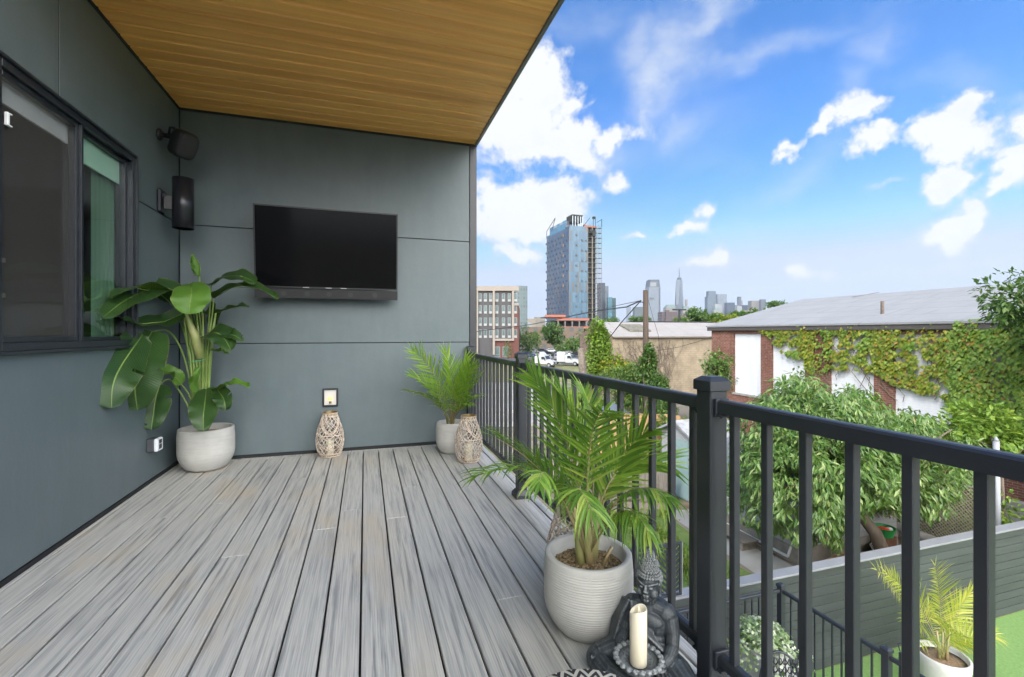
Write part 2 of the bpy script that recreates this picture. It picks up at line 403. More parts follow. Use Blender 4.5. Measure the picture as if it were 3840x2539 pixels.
# window: frame, sliding sash with insect screen, fixed sash
def ring(mb,x0,x1,y0,y1,z0,z1,w):
    mb.cbox(x0,x1,y0,y0+w,z0,z1,.003);mb.cbox(x0,x1,y1-w,y1,z0,z1,.003);mb.cbox(x0,x1,y0+w,y1-w,z0,z0+w,.003);mb.cbox(x0,x1,y0+w,y1-w,z1-w,z1,.003)
MY=3.76
wn=MB();ring(wn,WX-.09,WX+.03,WY0,WY1,WZ0,WZ1,.045);ring(wn,WX-.02,WX+.044,WY0-.02,WY1+.02,WZ0-.02,WZ1+.02,.02)
wn.cbox(WX-.07,WX+.026,MY-.012,MY+.012,WZ0+.045,WZ1-.045,.002)
wf=wn.build('window',M['frame'],hs)
sa=MB();ring(sa,WX-.03,WX+.012,WY0+.045,MY-.012,WZ0+.045,WZ1-.045,.032);sa.build('sash',M['frame'],wf)
sa=MB();ring(sa,WX-.05,WX-.01,MY+.012,WY1-.045,WZ0+.045,WZ1-.045,.026);sa.build('sash',M['frame'],wf)
def glassmat(name,tint,fres=1.0,rough=0.0,extra=.0):
    m=bpy.data.materials.new(name);m.use_nodes=True;t=NT(m.node_tree);m.node_tree.nodes.remove(m.node_tree.nodes['Principled BSDF'])
    tr=t.n('BsdfTransparent',Color=tint);gl=t.n('BsdfGlossy',Color=(.9,.95,1.0),Roughness=rough);lw=t.n('Fresnel',IOR=1.6)
    mx=t.n('MixShader');t.set(mx.inputs[0],t.math('MULTIPLY',t.math('ADD',t.math('MULTIPLY',lw,fres),extra,clamp=True),t.math('SUBTRACT',1.0,t.n('NewGeometry').outputs['Backfacing'])));t.set(mx.inputs[1],tr);t.set(mx.inputs[2],gl)
    t.set(m.node_tree.nodes['Material Output'].inputs[0],mx);return m
M['glass']=glassmat('window_glass',(.82,.93,.87),1.3,.01,.03)
d=MB();d.box(WX-.032,WX-.028,MY+.038,WY1-.071,WZ0+.071,WZ1-.071);d.build('pane',M['glass'],wf)
d=MB();d.box(WX-.032,WX-.028,WY0+.077,MY-.044,WZ0+.077,WZ1-.077);d.build('pane',glassmat('clear_glass',(.96,.97,.97),1.1,.01,.03),wf)
# insect screen: half see-through cloth
m=bpy.data.materials.new('insect_screen');m.use_nodes=True;t=NT(m.node_tree);b=m.node_tree.nodes['Principled BSDF']
b.inputs['Base Color'].default_value=(.10,.095,.088,1);b.inputs['Roughness'].default_value=.7
tr=t.n('BsdfTransparent');mx=t.n('MixShader');t.set(mx.inputs[0],.2);t.set(mx.inputs[1],tr);t.set(mx.inputs[2],b);t.set(m.node_tree.nodes['Material Output'].inputs[0],mx)
d=MB();d.box(WX+.002,WX+.004,WY0+.077,MY-.044,WZ0+.077,WZ1-.077);d.build('insect_screen',m,wf)
M['shade']=mat('pane_strip_white',(.85,.88,.92),.8)  # white strips behind the glass stand in for a bright reflection
d=MB();d.box(WX-.05,WX-.036,WY0+.047,MY-.03,WZ1-.19,WZ1-.02);d.build('pane_strip',M['shade'],wf)
d=MB();d.box(WX-.065,WX-.052,MY+.03,WY1-.06,WZ1-.24,WZ1-.047);d.build('pane_strip',M['shade'],wf)
d=MB()
pts=[(4.13+.0115*i,WX-.10+.014*math.sin(i*1.3)) for i in range(30)]
for i in range(29):
    a,b2=pts[i],pts[i+1];d.add([(a[1],a[0],1.0),(b2[1],b2[0],1.0),(b2[1],b2[0],2.62),(a[1],a[0],2.62)],[(0,1,2,3)])
d.build('curtain',M['curtain'],hs,smooth=True)
d=MB();d.cbox(WX+.012,WX+.03,3.085,3.10,2.40,2.47,.003);d.cbox(WX+.012,WX+.03,3.10,3.12,2.463,2.47,.002);d.cbox(WX+.012,WX+.03,3.10,3.12,2.40,2.407,.002)
d.build('latch',M['white'],wf)
# shelves inside the room, seen dimly through the screen
for zz in(1.55,1.78):
    d=MB();d.box(WX-.75,WX-.45,2.0,3.9,zz,zz+.03);d.build('shelf',mat('shelf_board',(.30,.29,.27),.6) if 'shelf_board' not in bpy.data.materials else bpy.data.materials['shelf_board'],hs)
# back screen wall
bw=thing('privacy_wall','dark slate panelled end wall of the terrace, behind the television','wall',(0,BY,0))
d=MB()
for z0,z1 in((.03,J1),(J1,J2),(J2,SOF)):
    d.cbox(WX+.006,RX+.0,BY,BY+.012,z0+.0045,z1-.0045,.0015)
d.build('wall_cladding',M['clad'],bw)
d=MB();d.box(WX,RX+.0,BY+.0125,BY+.18,-.26,SOF);d.box(WX,RX,BY-.004,BY+.0124,.001,.028);d.box(WX+.012,RX,BY-.012,BY+.0124,SOF-.022,SOF-.001)
d.build('backing_wall',M['dark_gap'],bw)
d=MB();d.cbox(RX+.003,RX+.088,BY-.012,BY+.19,-.26,SOF-.001,.003);d.build('corner_post',M['anth'],bw)
# the wall joint reveals are cut through the box trim of the corner
d=MB();d.box(WX+.0062,WX+.012,BY-.006,BY-.001,.03,SOF-.03);d.build('corner_trim',M['dark_gap'],bw)
# soffit of planks running across
def woodmat():
    m,t,b=newmat('soffit_oak');tc=t.n('TexCoord').outputs['Object'];s=t.n('SeparateXYZ',Vector=tc)
    att=t.n('Attribute',{'attribute_name':'board'}).outputs['Fac']
    wn=t.n('TexWhiteNoise',{'noise_dimensions':'1D'});t.set(wn.inputs['W'],att);r=wn.outputs[0]
    fine=t.noise(t.mapv(tc,scale=(1.3,150,1)),1.0,5,.6);st=t.noise(t.mapv(tc,scale=(.35,26,1)),1.0,5,.6)
    br=t.noise(t.mapv(tc,scale=(.16,5.5,1)),1.0,3,.5)
    c=t.mix(r,(1.0,.53,.15),(.96,.49,.13));c=t.mix(t.ramp(st,[(.4,0),(.7,.75)]),c,(.74,.33,.075))
    c=t.mix(t.ramp(br,[(.45,0),(.68,.55)]),c,(.56,.22,.045));c=t.mix(t.ramp(fine,[(.5,0),(.78,.5)]),c,(.95,.66,.30))
    t.set(b.inputs['Base Color'],c);b.inputs['Roughness'].default_value=.38
    t.set(b.inputs['Normal'],t.bump(fine,.12,.002));return m
M['oak']=woodmat()
sf=thing('roof_canopy','flat roof overhang above the terrace, lined underneath with oak planks','roof',(0,0,SOF))
d=MB();bid=[];y=2.45;bi=0
while y<BY-.001:
    y1=min(y+.152,BY-.001);n0=len(d.f);bi+=1
    # V-groove plank: chamfered lower edges
    x0,x1=WX+.0122,1.262;c=.012
    vs=[]
    for x in(x0,x1): vs+=[(x,y+.004,SOF+.02),(x,y+.004,SOF+c),(x,y+c,SOF),(x,y1-c,SOF),(x,y1-.004,SOF+c),(x,y1-.004,SOF+.02)]
    d.add(vs,[(0,1,2,3,4,5),(11,10,9,8,7,6)]+[(i,(i+1)%6+0,(i+1)%6+6,i+6) for i in range(6)])
    bid+=[bi]*(len(d.f)-n0);y+=.152
pl=d.build('plank_soffit',M['oak'],sf,fixn=True)
a_=pl.data.attributes.new('board','FLOAT','FACE');a_.data.foreach_set('value',[x*1.37 for x in bid])
d=MB();d.box(WX+.001,1.262,2.45,BY+.19,SOF+.021,SOF+.28);d.build('roof_deck',M['dark_gap'],sf)
d=MB();d.cbox(1.264,1.30,2.45,BY+.2,SOF-.012,SOF+.30,.003);d.box(1.3005,1.312,2.45,BY+.2,SOF+.10,SOF+.30);d.build('fascia',mat('fascia_metal',(.13,.14,.15),.35,var=.1),sf)
# ================================================================== railing
rl=thing('deck_railing','black metal baluster railing along the open side of the terrace','railing',(RX,0,0))
posts=[3.527,1.38,-.78]
def post(x,y,z0,z1,w,parent,base=True):
    p=MB();h=w/2
    p.cbox(x-h,x+h,y-h,y+h,z0,z1-.02,.004)
    o=p.build('post',M['anth'],parent)
    c=MB();e=h+.008
    c.cbox(x-e,x+e,y-e,y+e,z1-.042,z1-.006,.002)
    c.add([(x-e+.001,y-e+.001,z1-.006),(x+e-.001,y-e+.001,z1-.006),(x+e-.001,y+e-.001,z1-.006),(x-e+.001,y+e-.001,z1-.006),(x-h*.66,y-h*.66,z1+.008),(x+h*.66,y-h*.66,z1+.008),(x+h*.66,y+h*.66,z1+.008),(x-h*.66,y+h*.66,z1+.008)],
      [(0,1,5,4),(1,2,6,5),(2,3,7,6),(3,0,4,7),(4,5,6,7)])
    c.build('post_cap',M['anth'],o)
    if base:
        b_=MB();g=h+.026
        b_.cbox(x-g,x+g,y-g,y+g,z0+.001,z0+.03,.003)
        b_.add([(x-g,y-g,z0+.03),(x+g,y-g,z0+.03),(x+g,y+g,z0+.03),(x-g,y+g,z0+.03),(x-h-.004,y-h-.004,z0+.062),(x+h+.004,y-h-.004,z0+.062),(x+h+.004,y+h+.004,z0+.062),(x-h-.004,y+h+.004,z0+.062)],
          [(0,1,5,4),(1,2,6,5),(2,3,7,6),(3,0,4,7),(4,5,6,7)])
        b_.build('post_base',M['anth'],o)
    return o
for y in posts: post(RX-.003,y,0,1.155,.074,rl)
post(RX-.003,BY-.06,0,1.155,.074,rl,False)
def railbar(mb,a,b_,w,h,top=True):   # slightly domed rail profile along a->b
    a=V(a);b_=V(b_);t=(b_-a).normalized();x=t.cross(V((0,0,1))).normalized();z=V((0,0,1)) if abs(t.z)<.01 else x.cross(t)
    pr=[(-w/2,-h/2),(w/2,-h/2),(w/2,h/2-.008),(w/2-.006,h/2-.002),(w*.2,h/2),(-w*.2,h/2),(-w/2+.006,h/2-.002),(-w/2,h/2-.008)]
    vs=[p+x*q[0]+z*q[1] for p in(a,b_) for q in pr];n=len(pr)
    mb.add(vs,[tuple(range(n-1,-1,-1)),tuple(range(n,2*n))]+[(i,(i+1)%n,(i+1)%n+n,i+n) for i in range(n)])
segs=[(BY-.1,3.567),(3.487,1.42),(1.34,-.74)];nb=[13,15,15];ZT=1.062;ZB=.172
for (ya,yb),n in zip(segs,nb):
    for z in (ZT,ZB):
        r=MB();railbar(r,(RX,ya,z),(RX,yb,z),.046 if z==ZT else .04,.046 if z==ZT else .036)
        o=r.build('top_rail' if z==ZT else 'bottom_rail',M['anth'],rl)
        for yy,sg in((ya,-1),(yb,1)):
            b_=MB();b_.cbox(RX-.029,RX+.029,yy,yy+sg*.012,z-.040,z+.026,.002);b_.cbox(RX-.029,RX+.029,yy+sg*.012,yy+sg*.034,z-.034,z-.026,.001)
            b_.lathe([(.006,-.040),(.006,-.034)],(RX-.016,yy+sg*.024,z),8);b_.lathe([(.006,-.040),(.006,-.034)],(RX+.016,yy+sg*.024,z),8)
            b_.build('bracket',M['anth'],o)
    for i in range(n):
        y=(3.70,1.48,1.274)[posts.index(min(posts,key=lambda q:abs(q-yb)))]+.1335*i*(-1 if yb<0 else 1);b_=MB()
        if y>BY-.13: continue
        b_.cbox(RX-.0125,RX+.0125,y-.0125,y+.0125,ZB+.017,ZT-.022,.002)
        b_.build('baluster',M['anth'],rl)
# ================================================================== wall fittings
# television
tv=thing('television','flat black television on the end wall, tilted slightly down','television',(-.365,5.2,2.15))
TX0,TX1=-1.07,.34;tilt=math.radians(5.5)
def T(x,dy,dz):  # local board coords: dy toward the wall, dz along the tilted face from the top
    return V((x,5.185+dy*math.cos(tilt)+dz*math.sin(tilt),2.612-dz*math.cos(tilt)+dy*math.sin(tilt)))
def tbox(mb,x0,x1,y0,y1,z0,z1):
    vs=[T(x,y,z) for z in(z1,z0) for x,y in((x0,y0),(x1,y0),(x1,y1),(x0,y1))]
    mb.add(vs,[(0,3,2,1),(4,5,6,7),(0,1,5,4),(1,2,6,5),(2,3,7,6),(3,0,4,7)])
d=MB();tbox(d,TX0,TX1,.006,.05,0,.83);tbox(d,TX0+.2,TX1-.2,.05,.09,.25,.75);d.build('housing',M['black'],tv)
d=MB()
for a in((TX0,TX1,0,.012),(TX0,TX1,.815,.83)): tbox(d,a[0],a[1],-.004,.0058,a[2],a[3])
tbox(d,TX0,TX0+.012,-.004,.0058,.012,.815);tbox(d,TX1-.012,TX1,-.004,.0058,.012,.815)
d.build('bezel',mat('tv_bezel',(.02,.02,.022),.3),tv)
M['screen']=mat('tv_screen',(.004,.004,.005),.1,spec=.10)
d=MB();tbox(d,TX0+.012,TX1-.012,0,.0055,.012,.815);d.build('screen',M['screen'],tv)
d=MB();tbox(d,TX0-.0,TX1+.0,-.012,.07,.838,.935);o=d.build('soundbar',mat('speaker_cloth',(.018,.018,.02),.7,bump=.3,bscale=500),tv)
d=MB()
DR=mat('driver_cone',(.03,.03,.032),.6)
for x in(-.80,-.58,-.365,-.15,.1):
    for k in range(1): d=MB();d.add([T(x+.026*math.cos(a),-.0125,.888+.026*math.sin(a)) for a in [2*math.pi*i/20 for i in range(20)]],[tuple(range(19,-1,-1))]);d.build('driver',DR,o)
BS=mat('badge_silver',(.5,.5,.5),.3,1)
for xa in(-.40,-.62,-.25): d=MB();tbox(d,xa,xa+.06,-.0055,-.0045,.819,.826);d.build('badge',BS,tv)
d=MB();d.bar((-.365,5.27,2.2),(-.365,BY,2.2),.08,.12);d.box(-.6,-.13,BY-.03,BY-.001,2.0,2.4);d.build('wall_bracket',M['black'],tv)
# cylinder wall lamp
lp=thing('wall_lamp','black up and down cylinder lamp on the house wall beside the corner','wall lamp',(WX,5.02,2.5))
d=MB();d.lathe([(.080,2.29),(.086,2.29),(.086,2.752),(.080,2.752),(.078,2.74),(.078,2.66),(0,2.66)],(-1.615,5.03,0),48);d.lathe([(0,2.36),(.078,2.36),(.080,2.29)],(-1.615,5.03,0),48)
d.build('lamp_cylinder',mat('satin_black_metal',(.02,.021,.027),.28,.3,bump=.04,bscale=200),lp,smooth=True)
d=MB();d.bar((WX+.04,5.02,2.52),(-1.70,5.03,2.52),.045,.12);d.build('arm',M['black'],lp)
d=MB();d.cbox(WX+.001,WX+.03,4.955,5.085,2.42,2.63,.012);d.lathe([(.03,0),(.03,.02),(.02,.03)],(WX+.03,5.02,2.58),16,'x');d.build('mounting_plate',M['anth'],lp)
# loudspeaker
ls=thing('loudspeaker','small rounded black outdoor speaker high on the house wall','speaker',(WX,5.02,3.1))
d=MB();c=V((-1.60,4.99,3.06));rot=Matrix.Rotation(math.radians(-35),3,'Z')@Matrix.Rotation(math.radians(28),3,'Y')
def superell(mb,c,r,rot,e=.55,n=28,m=14):
    vs=[];fs=[];sg=lambda v,p:math.copysign(abs(v)**p,v)
    for i in range(m+1):
        ph=math.pi*i/m-math.pi/2
        for k in range(n):
            a=2*math.pi*k/n
            vs.append(V(c)+rot@V((r[0]*sg(math.cos(ph),e)*sg(math.cos(a),e),r[1]*sg(math.cos(ph),e)*sg(math.sin(a),e),r[2]*sg(math.sin(ph),e))))
    for i in range(m):
        for k in range(n):
            l=(k+1)%n;fs.append((i*n+k,i*n+l,(i+1)*n+l,(i+1)*n+k))
    mb.add(vs,fs)
superell(d,c,(.075,.10,.125),rot,.5);d.build('cabinet',M['black'],ls,smooth=True)
d=MB();superell(d,c+rot@V((.045,0,0)),(.045,.092,.116),rot,.6);d.build('grille',mat('speaker_grille',(.02,.02,.022),.55,bump=.6,bscale=420),ls,smooth=True)
d=MB();d.lathe([(.05,0),(.055,.01),(.045,.025),(.02,.03),(.02,.06)],(WX+.001,5.0,3.13),20,'x');d.tube([(WX+.05,5.0,3.13),(WX+.1,5.0,3.12),(-1.64,4.99,3.09)],.022,10)
d.tube([(-1.66,4.96,3.19),(-1.70,4.98,3.20),(-1.72,5.0,3.13)],.012,8);d.build('wall_mount',M['black'],ls,smooth=True)
# outdoor socket
sk=thing('power_outlet','grey weatherproof box with white socket low on the house wall','outlet',(WX,4.81,.34))
d=MB();d.cbox(WX+.001,WX+.055,4.75,4.865,.285,.40,.006);d.build('outlet_box',mat('grey_pvc',(.055,.058,.068),.5),sk)
d=MB();d.cbox(WX+.0555,WX+.085,4.752,4.863,.287,.398,.006);o=d.build('socket',mat('white_plastic',(.72,.74,.78),.35),sk)
d=MB()
d.box(WX+.0852,WX+.0868,4.78,4.835,.305,.345);d.box(WX+.0852,WX+.0868,4.78,4.835,.352,.385);d.build('socket_slot',mat('dark_slot',(.04,.04,.045),.5),o)
# recessed step light
SLX,SLZ=-.367,.605
st=thing('step_light','small square recessed light with black frame low on the end wall','light',(SLX,BY,SLZ))
d=MB();w_,h_=.082,.102
d.cbox(SLX-w_,SLX-w_+.02,BY-.02,BY-.001,SLZ-h_,SLZ+h_,.004);d.cbox(SLX+w_-.02,SLX+w_,BY-.02,BY-.001,SLZ-h_,SLZ+h_,.004)
d.cbox(SLX-w_+.02,SLX+w_-.02,BY-.02,BY-.001,SLZ-h_,SLZ-h_+.02,.004);d.cbox(SLX-w_+.02,SLX+w_-.02,BY-.02,BY-.001,SLZ+h_-.02,SLZ+h_,.004)
d.build('frame',M['anth'],st)
d=MB();d.box(SLX-w_+.02,SLX+w_-.02,BY-.004,BY-.002,SLZ-h_+.02,SLZ+h_-.02);d.build('reflector',mat('reflector_white',(.62,.60,.56),.3,bump=.1),st)
d=MB();d.lathe([(0,-.016),(.012,-.016),(.014,0),(.012,.008)],(SLX,BY-.014,SLZ-.05),14);d.build('bulb_base',mat('lamp_brass',(.25,.2,.1),.4,.8),st)
m,t,b=newmat('amber_glow');b.inputs['Base Color'].default_value=(.9,.5,.08,1);b.inputs['Emission Color'].default_value=(1,.55,.1,1);b.inputs['Emission Strength'].default_value=.8
d=MB();d.ell((SLX-.004,BY-.013,SLZ-.012),(.026,.008,.020),14,8);d.build('bulb',m,st,smooth=True)
# ================================================================== planters and plants on the terrace
def potmat(name,c1,c2,ribs):
    m,t,b=newmat(name);tc=t.n('TexCoord').outputs['Object'];n=t.noise(tc,7,6,.65);n2=t.noise(t.mapv(tc,scale=(1,1,9)),8,5,.6)
    c=t.mix(t.ramp(n,[(.3,0),(.72,1)]),c1,c2);c=t.mix(t.math('MULTIPLY',t.ramp(n2,[(.45,0),(.75,1)]),.35),c,tuple(x*.72 for x in c2))
    t.set(b.inputs['Base Color'],c);b.inputs['Roughness'].default_value=.72
    s=t.n('SeparateXYZ',Vector=tc);h=t.math('ADD',t.math('MULTIPLY',t.noise(tc,90,3,.6),.5),t.math('MULTIPLY',t.noise(t.mapv(tc,scale=(1,1,14)),9,3,.5),ribs))
    t.set(b.inputs['Normal'],t.bump(h,.35,.004));return m
M['pot']=potmat('fibre_clay',(.50,.49,.46),(.42,.41,.385),.6)
M['soil']=mat('potting_soil',(.045,.03,.018),.95,col2=(.16,.11,.06),vscale=60,bump=1,bscale=70)
M['bark']=mat('bark_chip',(.46,.33,.17),.9,col2=(.06,.04,.02),vscale=90)
def pot(name,label,c,r,h,group,rib=0,soil=.06,seed=1):
    x,y=c;o=thing(name,label,'planter',(x,y,0),0,group)
    pr=[(0,.003)];N=60
    for i in range(N+1):
        t=i/N;z=h*t
        k=min(1,z/(h*.46));rr=r*(.60+.40*math.sin(k*math.pi/2)**.75) if k<1 else r
        if t<.05: rr=r*(.54+.06*t/.05)+0
        rr=rr*(1-.03*max(0,(t-.8)/.2))
        if rib and .12<t<.93: rr+=rib*math.cos(t*h/.0085*2*math.pi*.72)
        pr.append((rr,max(z,.003)))
    pr=sorted(set(pr),key=lambda q:q[1]) if False else pr
    if rib:
        pr=[(0,.003)];N=int(h/.0012)
        for i in range(N+1):
            t=i/N;z=h*t;k=min(1,z/(h*.46));rr=r*(.60+.40*math.sin(k*math.pi/2)**.75)*(1-.03*max(0,(t-.8)/.2))
            if .10<t<.93: rr-=rib*(.5+.5*math.cos(z/.0108*2*math.pi))**2
            pr.append((rr,max(z,.003)))
    R=pr[-1][0];pr+=[(R-.006,h+.004),(R-.022,h+.004),(R-.028,h-.002),(R-.034,h-soil-.02),(0,h-soil-.02)]
    d=MB();d.lathe(pr,(x,y,0),64);d.build('pot',M['pot'],o,smooth=True)
    s=MB();rng=random.Random(seed);Rs=R-.034;n=22
    vs=[(x,y,h-soil+.012)];fs=[]
    for j in range(1,9):
        for k in range(n):
            a=2*math.pi*k/n;q=Rs*j/8;vs.append((x+q*math.cos(a),y+q*math.sin(a),h-soil+.012*(1-(j/8)**2)+rng.uniform(-.003,.003)))
    for k in range(n):
        fs.append((0,1+k,1+(k+1)%n))
        for j in range(7): fs.append((1+j*n+k,1+(j+1)*n+k,1+(j+1)*n+(k+1)%n,1+j*n+(k+1)%n))
    s.add(vs,fs);so_=s.build('soil',M['soil'],o,smooth=True)
    b=MB()
    for i in range(int(900*(r/.2)**2)):
        a=rng.uniform(0,6.283);q=(Rs-.006)*math.sqrt(rng.random());e=V((rng.uniform(-1,1),rng.uniform(-1,1),rng.uniform(-.4,.4))).normalized()
        l=rng.uniform(.003,.009);p=V((x+q*math.cos(a),y+q*math.sin(a),h-soil+.012*(1-(q/Rs)**2)+.002))
        w=e.cross(V((0,0,1))).normalized()
        b.obox(p,e*l,w*l*.5,e.cross(w)*.0015)
    b.build('bark_mulch',M['bark'],so_,kind='stuff')
    return o
P1=pot('planter_pot','wide round off-white clay pot in the corner, holding the big broad-leaved plant',(-1.47,5.185),.240,.40,None,seed=2)
P2=pot('planter_pot','smaller pale grey clay pot by the far end of the railing',(.905,5.08),.166,.335,None,seed=3)
PC=(.955,1.88)
P3=pot('planter_pot','large ribbed pale clay pot in the right foreground beside the statue',PC,.198,.337,None,rib=.0016,seed=4)

# ---- palm fronds
def bez(a,b,c,n):
    a,b,c=V(a),V(b),V(c);return [a*(1-t)**2+b*2*t*(1-t)+c*t*t for t in [i/n for i in range(n+1)]]
def leaflet(mb,p,dr,nrm,L,w,droop,seg=4,rng=random):
    # a narrow blade with a shallow V fold
    pts=[];g=V((0,0,-1));cur=V(p);d=V(dr).normalized()
    for i in range(seg+1):
        pts.append(V(cur));d=(d+g*droop/seg*(0.4+i*.5)).normalized();cur=cur+d*L/seg
    vs=[];fs=[]
    for i,q in enumerate(pts):
        t=i/seg;ww=w*(.35+1.3*t if t<.35 else (1-t)/.65*.8+.0)
        tt=(pts[min(i+1,seg)]-pts[max(i-1,0)]).normalized();s=tt.cross(nrm).normalized();up=s.cross(tt)
        if i==seg: vs.append(q)
        else: vs+= [q-s*ww/2+up*ww*.16,q,q+s*ww/2+up*ww*.16]
    for i in range(seg-1):
        a=i*3;fs+=[(a,a+1,a+4,a+3),(a+1,a+2,a+5,a+4)]
    a=(seg-1)*3;fs+=[(a,a+1,a+3),(a+1,a+2,a+3)]
    mb.add(vs,fs)
def frond(ms,ml,base,ctrl,tip,LL,n=26,w=.014,r0=.006,t0=.3,up=None,ang=55,droop=.5,lift=.25,rng=random,hint=None,endL=.45):
    w=w*1.55;n=int(n*.8)
    pts=bez(base,ctrl,tip,24);ms.tube(pts,[r0*(1-.8*i/24) for i in range(25)],6)
    for i in range(n):
        t=t0+(1-t0)*(i+.5)/n*.985;f=t*24;k=min(int(f),23);q=pts[k].lerp(pts[k+1],f-k)
        T=(pts[k+1]-pts[k]).normalized();h=V(hint) if hint is not None else V((0,0,1))
        S=T.cross(h);
        if S.length<.1:S=T.cross(V((1,0,0)))
        S=S.normalized();N=S.cross(T).normalized()
        u=(t-t0)/(1-t0);prof=(.55+.45*math.sin(math.pi*min(1,u*1.15+.12))) if u<.8 else endL+(1-endL)*(1-u)/.2*.8
        aa=math.radians(ang*(1-.45*u)+rng.uniform(-6,6))
        for sg in(-1,1):
            D=T*math.cos(aa)+S*sg*math.sin(aa)+N*(lift+rng.uniform(-.10,.10))
            leaflet(ml,q+N*.001,D,N,LL*prof*rng.uniform(.88,1.08),w*rng.uniform(.85,1.15)*(.7+.3*prof),droop*rng.uniform(.6,1.5))
    D=(pts[-1]-pts[-2]).normalized()
    for sg in(-.25,.25): leaflet(ml,pts[-1],D+S*sg,N,LL*.5,w*.8,droop*.6)
M['palm']=leafmat('palm_leaf',[(0,(.08,.18,.02)),(.4,(.14,.27,.03)),(.75,(.23,.37,.045)),(.93,(.32,.43,.07)),(1,(.45,.38,.15))],.38,.42,.5)
M['palmY']=leafmat('palm_leaf_bright',[(0,(.17,.34,.028)),(.5,(.25,.43,.04)),(1,(.38,.52,.08))],.38,.45,.5)
M['stem']=mat('palm_stem',(.20,.24,.07),.5,col2=(.30,.20,.12),vscale=9,stretch=(1,1,.4))
def palm(name,label,loc,mat_,specs,LL,seed,w=.014,stems=(),cat='plant'):
    o=thing(name,label,cat,loc);rng=random.Random(seed)
    for s in stems:
        d=MB();d.tube(s[0],s[1],12);d.build('stem',M['stem'],o,smooth=True)
    for sp_ in specs:
        kw=dict(sp_[3]) if len(sp_)>3 else {}
        ms=MB();ml=MB();L=kw.pop('LL',LL)
        frond(ms,ml,sp_[0],sp_[1],sp_[2],L,w=kw.pop('w',w),rng=rng,**kw)
        st=ms.build('frond_stalk',M['stem'],o,smooth=True);ml.build('leaflets',mat_,st,smooth=False)
    return o
# front palm: bearings of each frond tip measured from the photograph, own distances
b0=V((PC[0],PC[1],.30))
def q3(a,b_,c,f1,f2,**k): return (b0+V((k.pop('ox',0),k.pop('oy',0),0)),at(b_[0],b_[1],f1),at(c[0],c[1],f2),k)
fr=[q3(0,(1345,1010),(1232,872),2.02,2.30,n=30,ang=34,lift=.1,droop=.15,LL=.26,hint=(-.8,-.3,.5)),
    q3(0,(1375,1010),(1290,905),2.1,2.15,n=26,ang=30,lift=.2,droop=.3,LL=.24,hint=(.6,-.6,.5)),
    q3(0,(1300,1090),(1150,1015),1.95,1.85,n=26,ang=36,droop=.35,LL=.22,lift=.25),
    q3(0,(1300,1030),(1110,1100),1.95,1.72,n=28,ang=38,droop=.6,LL=.20),
    q3(0,(1300,1035),(1372,1185),1.7,1.5,n=22,ang=62,droop=.9,LL=.20,lift=-.1,hint=(0,-.55,.85)),
    q3(0,(1250,1020),(1250,1120),1.75,1.5,n=22,ang=60,droop=1.0,LL=.17,lift=-.2,hint=(0,-.5,.85)),
    q3(0,(1400,1010),(1545,1075),2.15,2.1,n=26,ang=46,droop=.25,LL=.24,hint=(-.2,-.75,.6)),
    q3(0,(1420,1040),(1500,1000),2.2,2.05,n=26,ang=40,droop=.2,LL=.24,hint=(-.4,-.6,.7)),
    q3(0,(1350,960),(1400,950),2.0,1.8,n=28,ang=52,droop=.15,LL=.26,hint=(-.2,-1,.2)),
    q3(0,(1430,1075),(1545,1150),1.95,1.7,n=22,ang=44,droop=1.0,LL=.21,lift=-.1),
    q3(0,(1440,1110),(1500,1230),1.9,1.65,n=18,ang=46,droop=1.3,LL=.20,lift=-.2),
    q3(0,(1395,950),(1345,905),2.3,2.5,n=24,ang=38,droop=.2,LL=.22,hint=(.3,-.8,.5)),
    q3(0,(1350,1060),(1230,1080),2.2,2.3,n=22,ang=44,droop=.5,LL=.22),
    q3(0,(1370,1090),(1440,1130),2.3,2.5,n=20,ang=44,droop=.6,LL=.22)]
stems=[]
rng=random.Random(5)
for dx,dy,hx,hy,h_ in[(-.035,.0,-.07,.01,.30),(0,-.01,-.01,.0,.34),(.03,.01,.075,.03,.30),(.012,.03,.03,.07,.28),(-.012,.02,-.03,.06,.30)]:
    a=V((PC[0]+dx,PC[1]+dy,.275));b_=V((PC[0]+hx,PC[1]+hy,.275+h_));c=(a+b_)/2+V((0,0,.03))
    stems.append(([a,a.lerp(c,.5),c,c.lerp(b_,.5),b_],[.021,.018,.013,.010,.007]))
stems.append(([V((PC[0]+.045,PC[1]-.04,.28)),V((PC[0]+.085,PC[1]-.06,.37))],[.008,.007]))
palm('potted_palm','bushy green feather palm in the large ribbed pot, right foreground',(PC[0],PC[1],.28),M['palm'],fr,.23,11,w=.015,stems=stems)
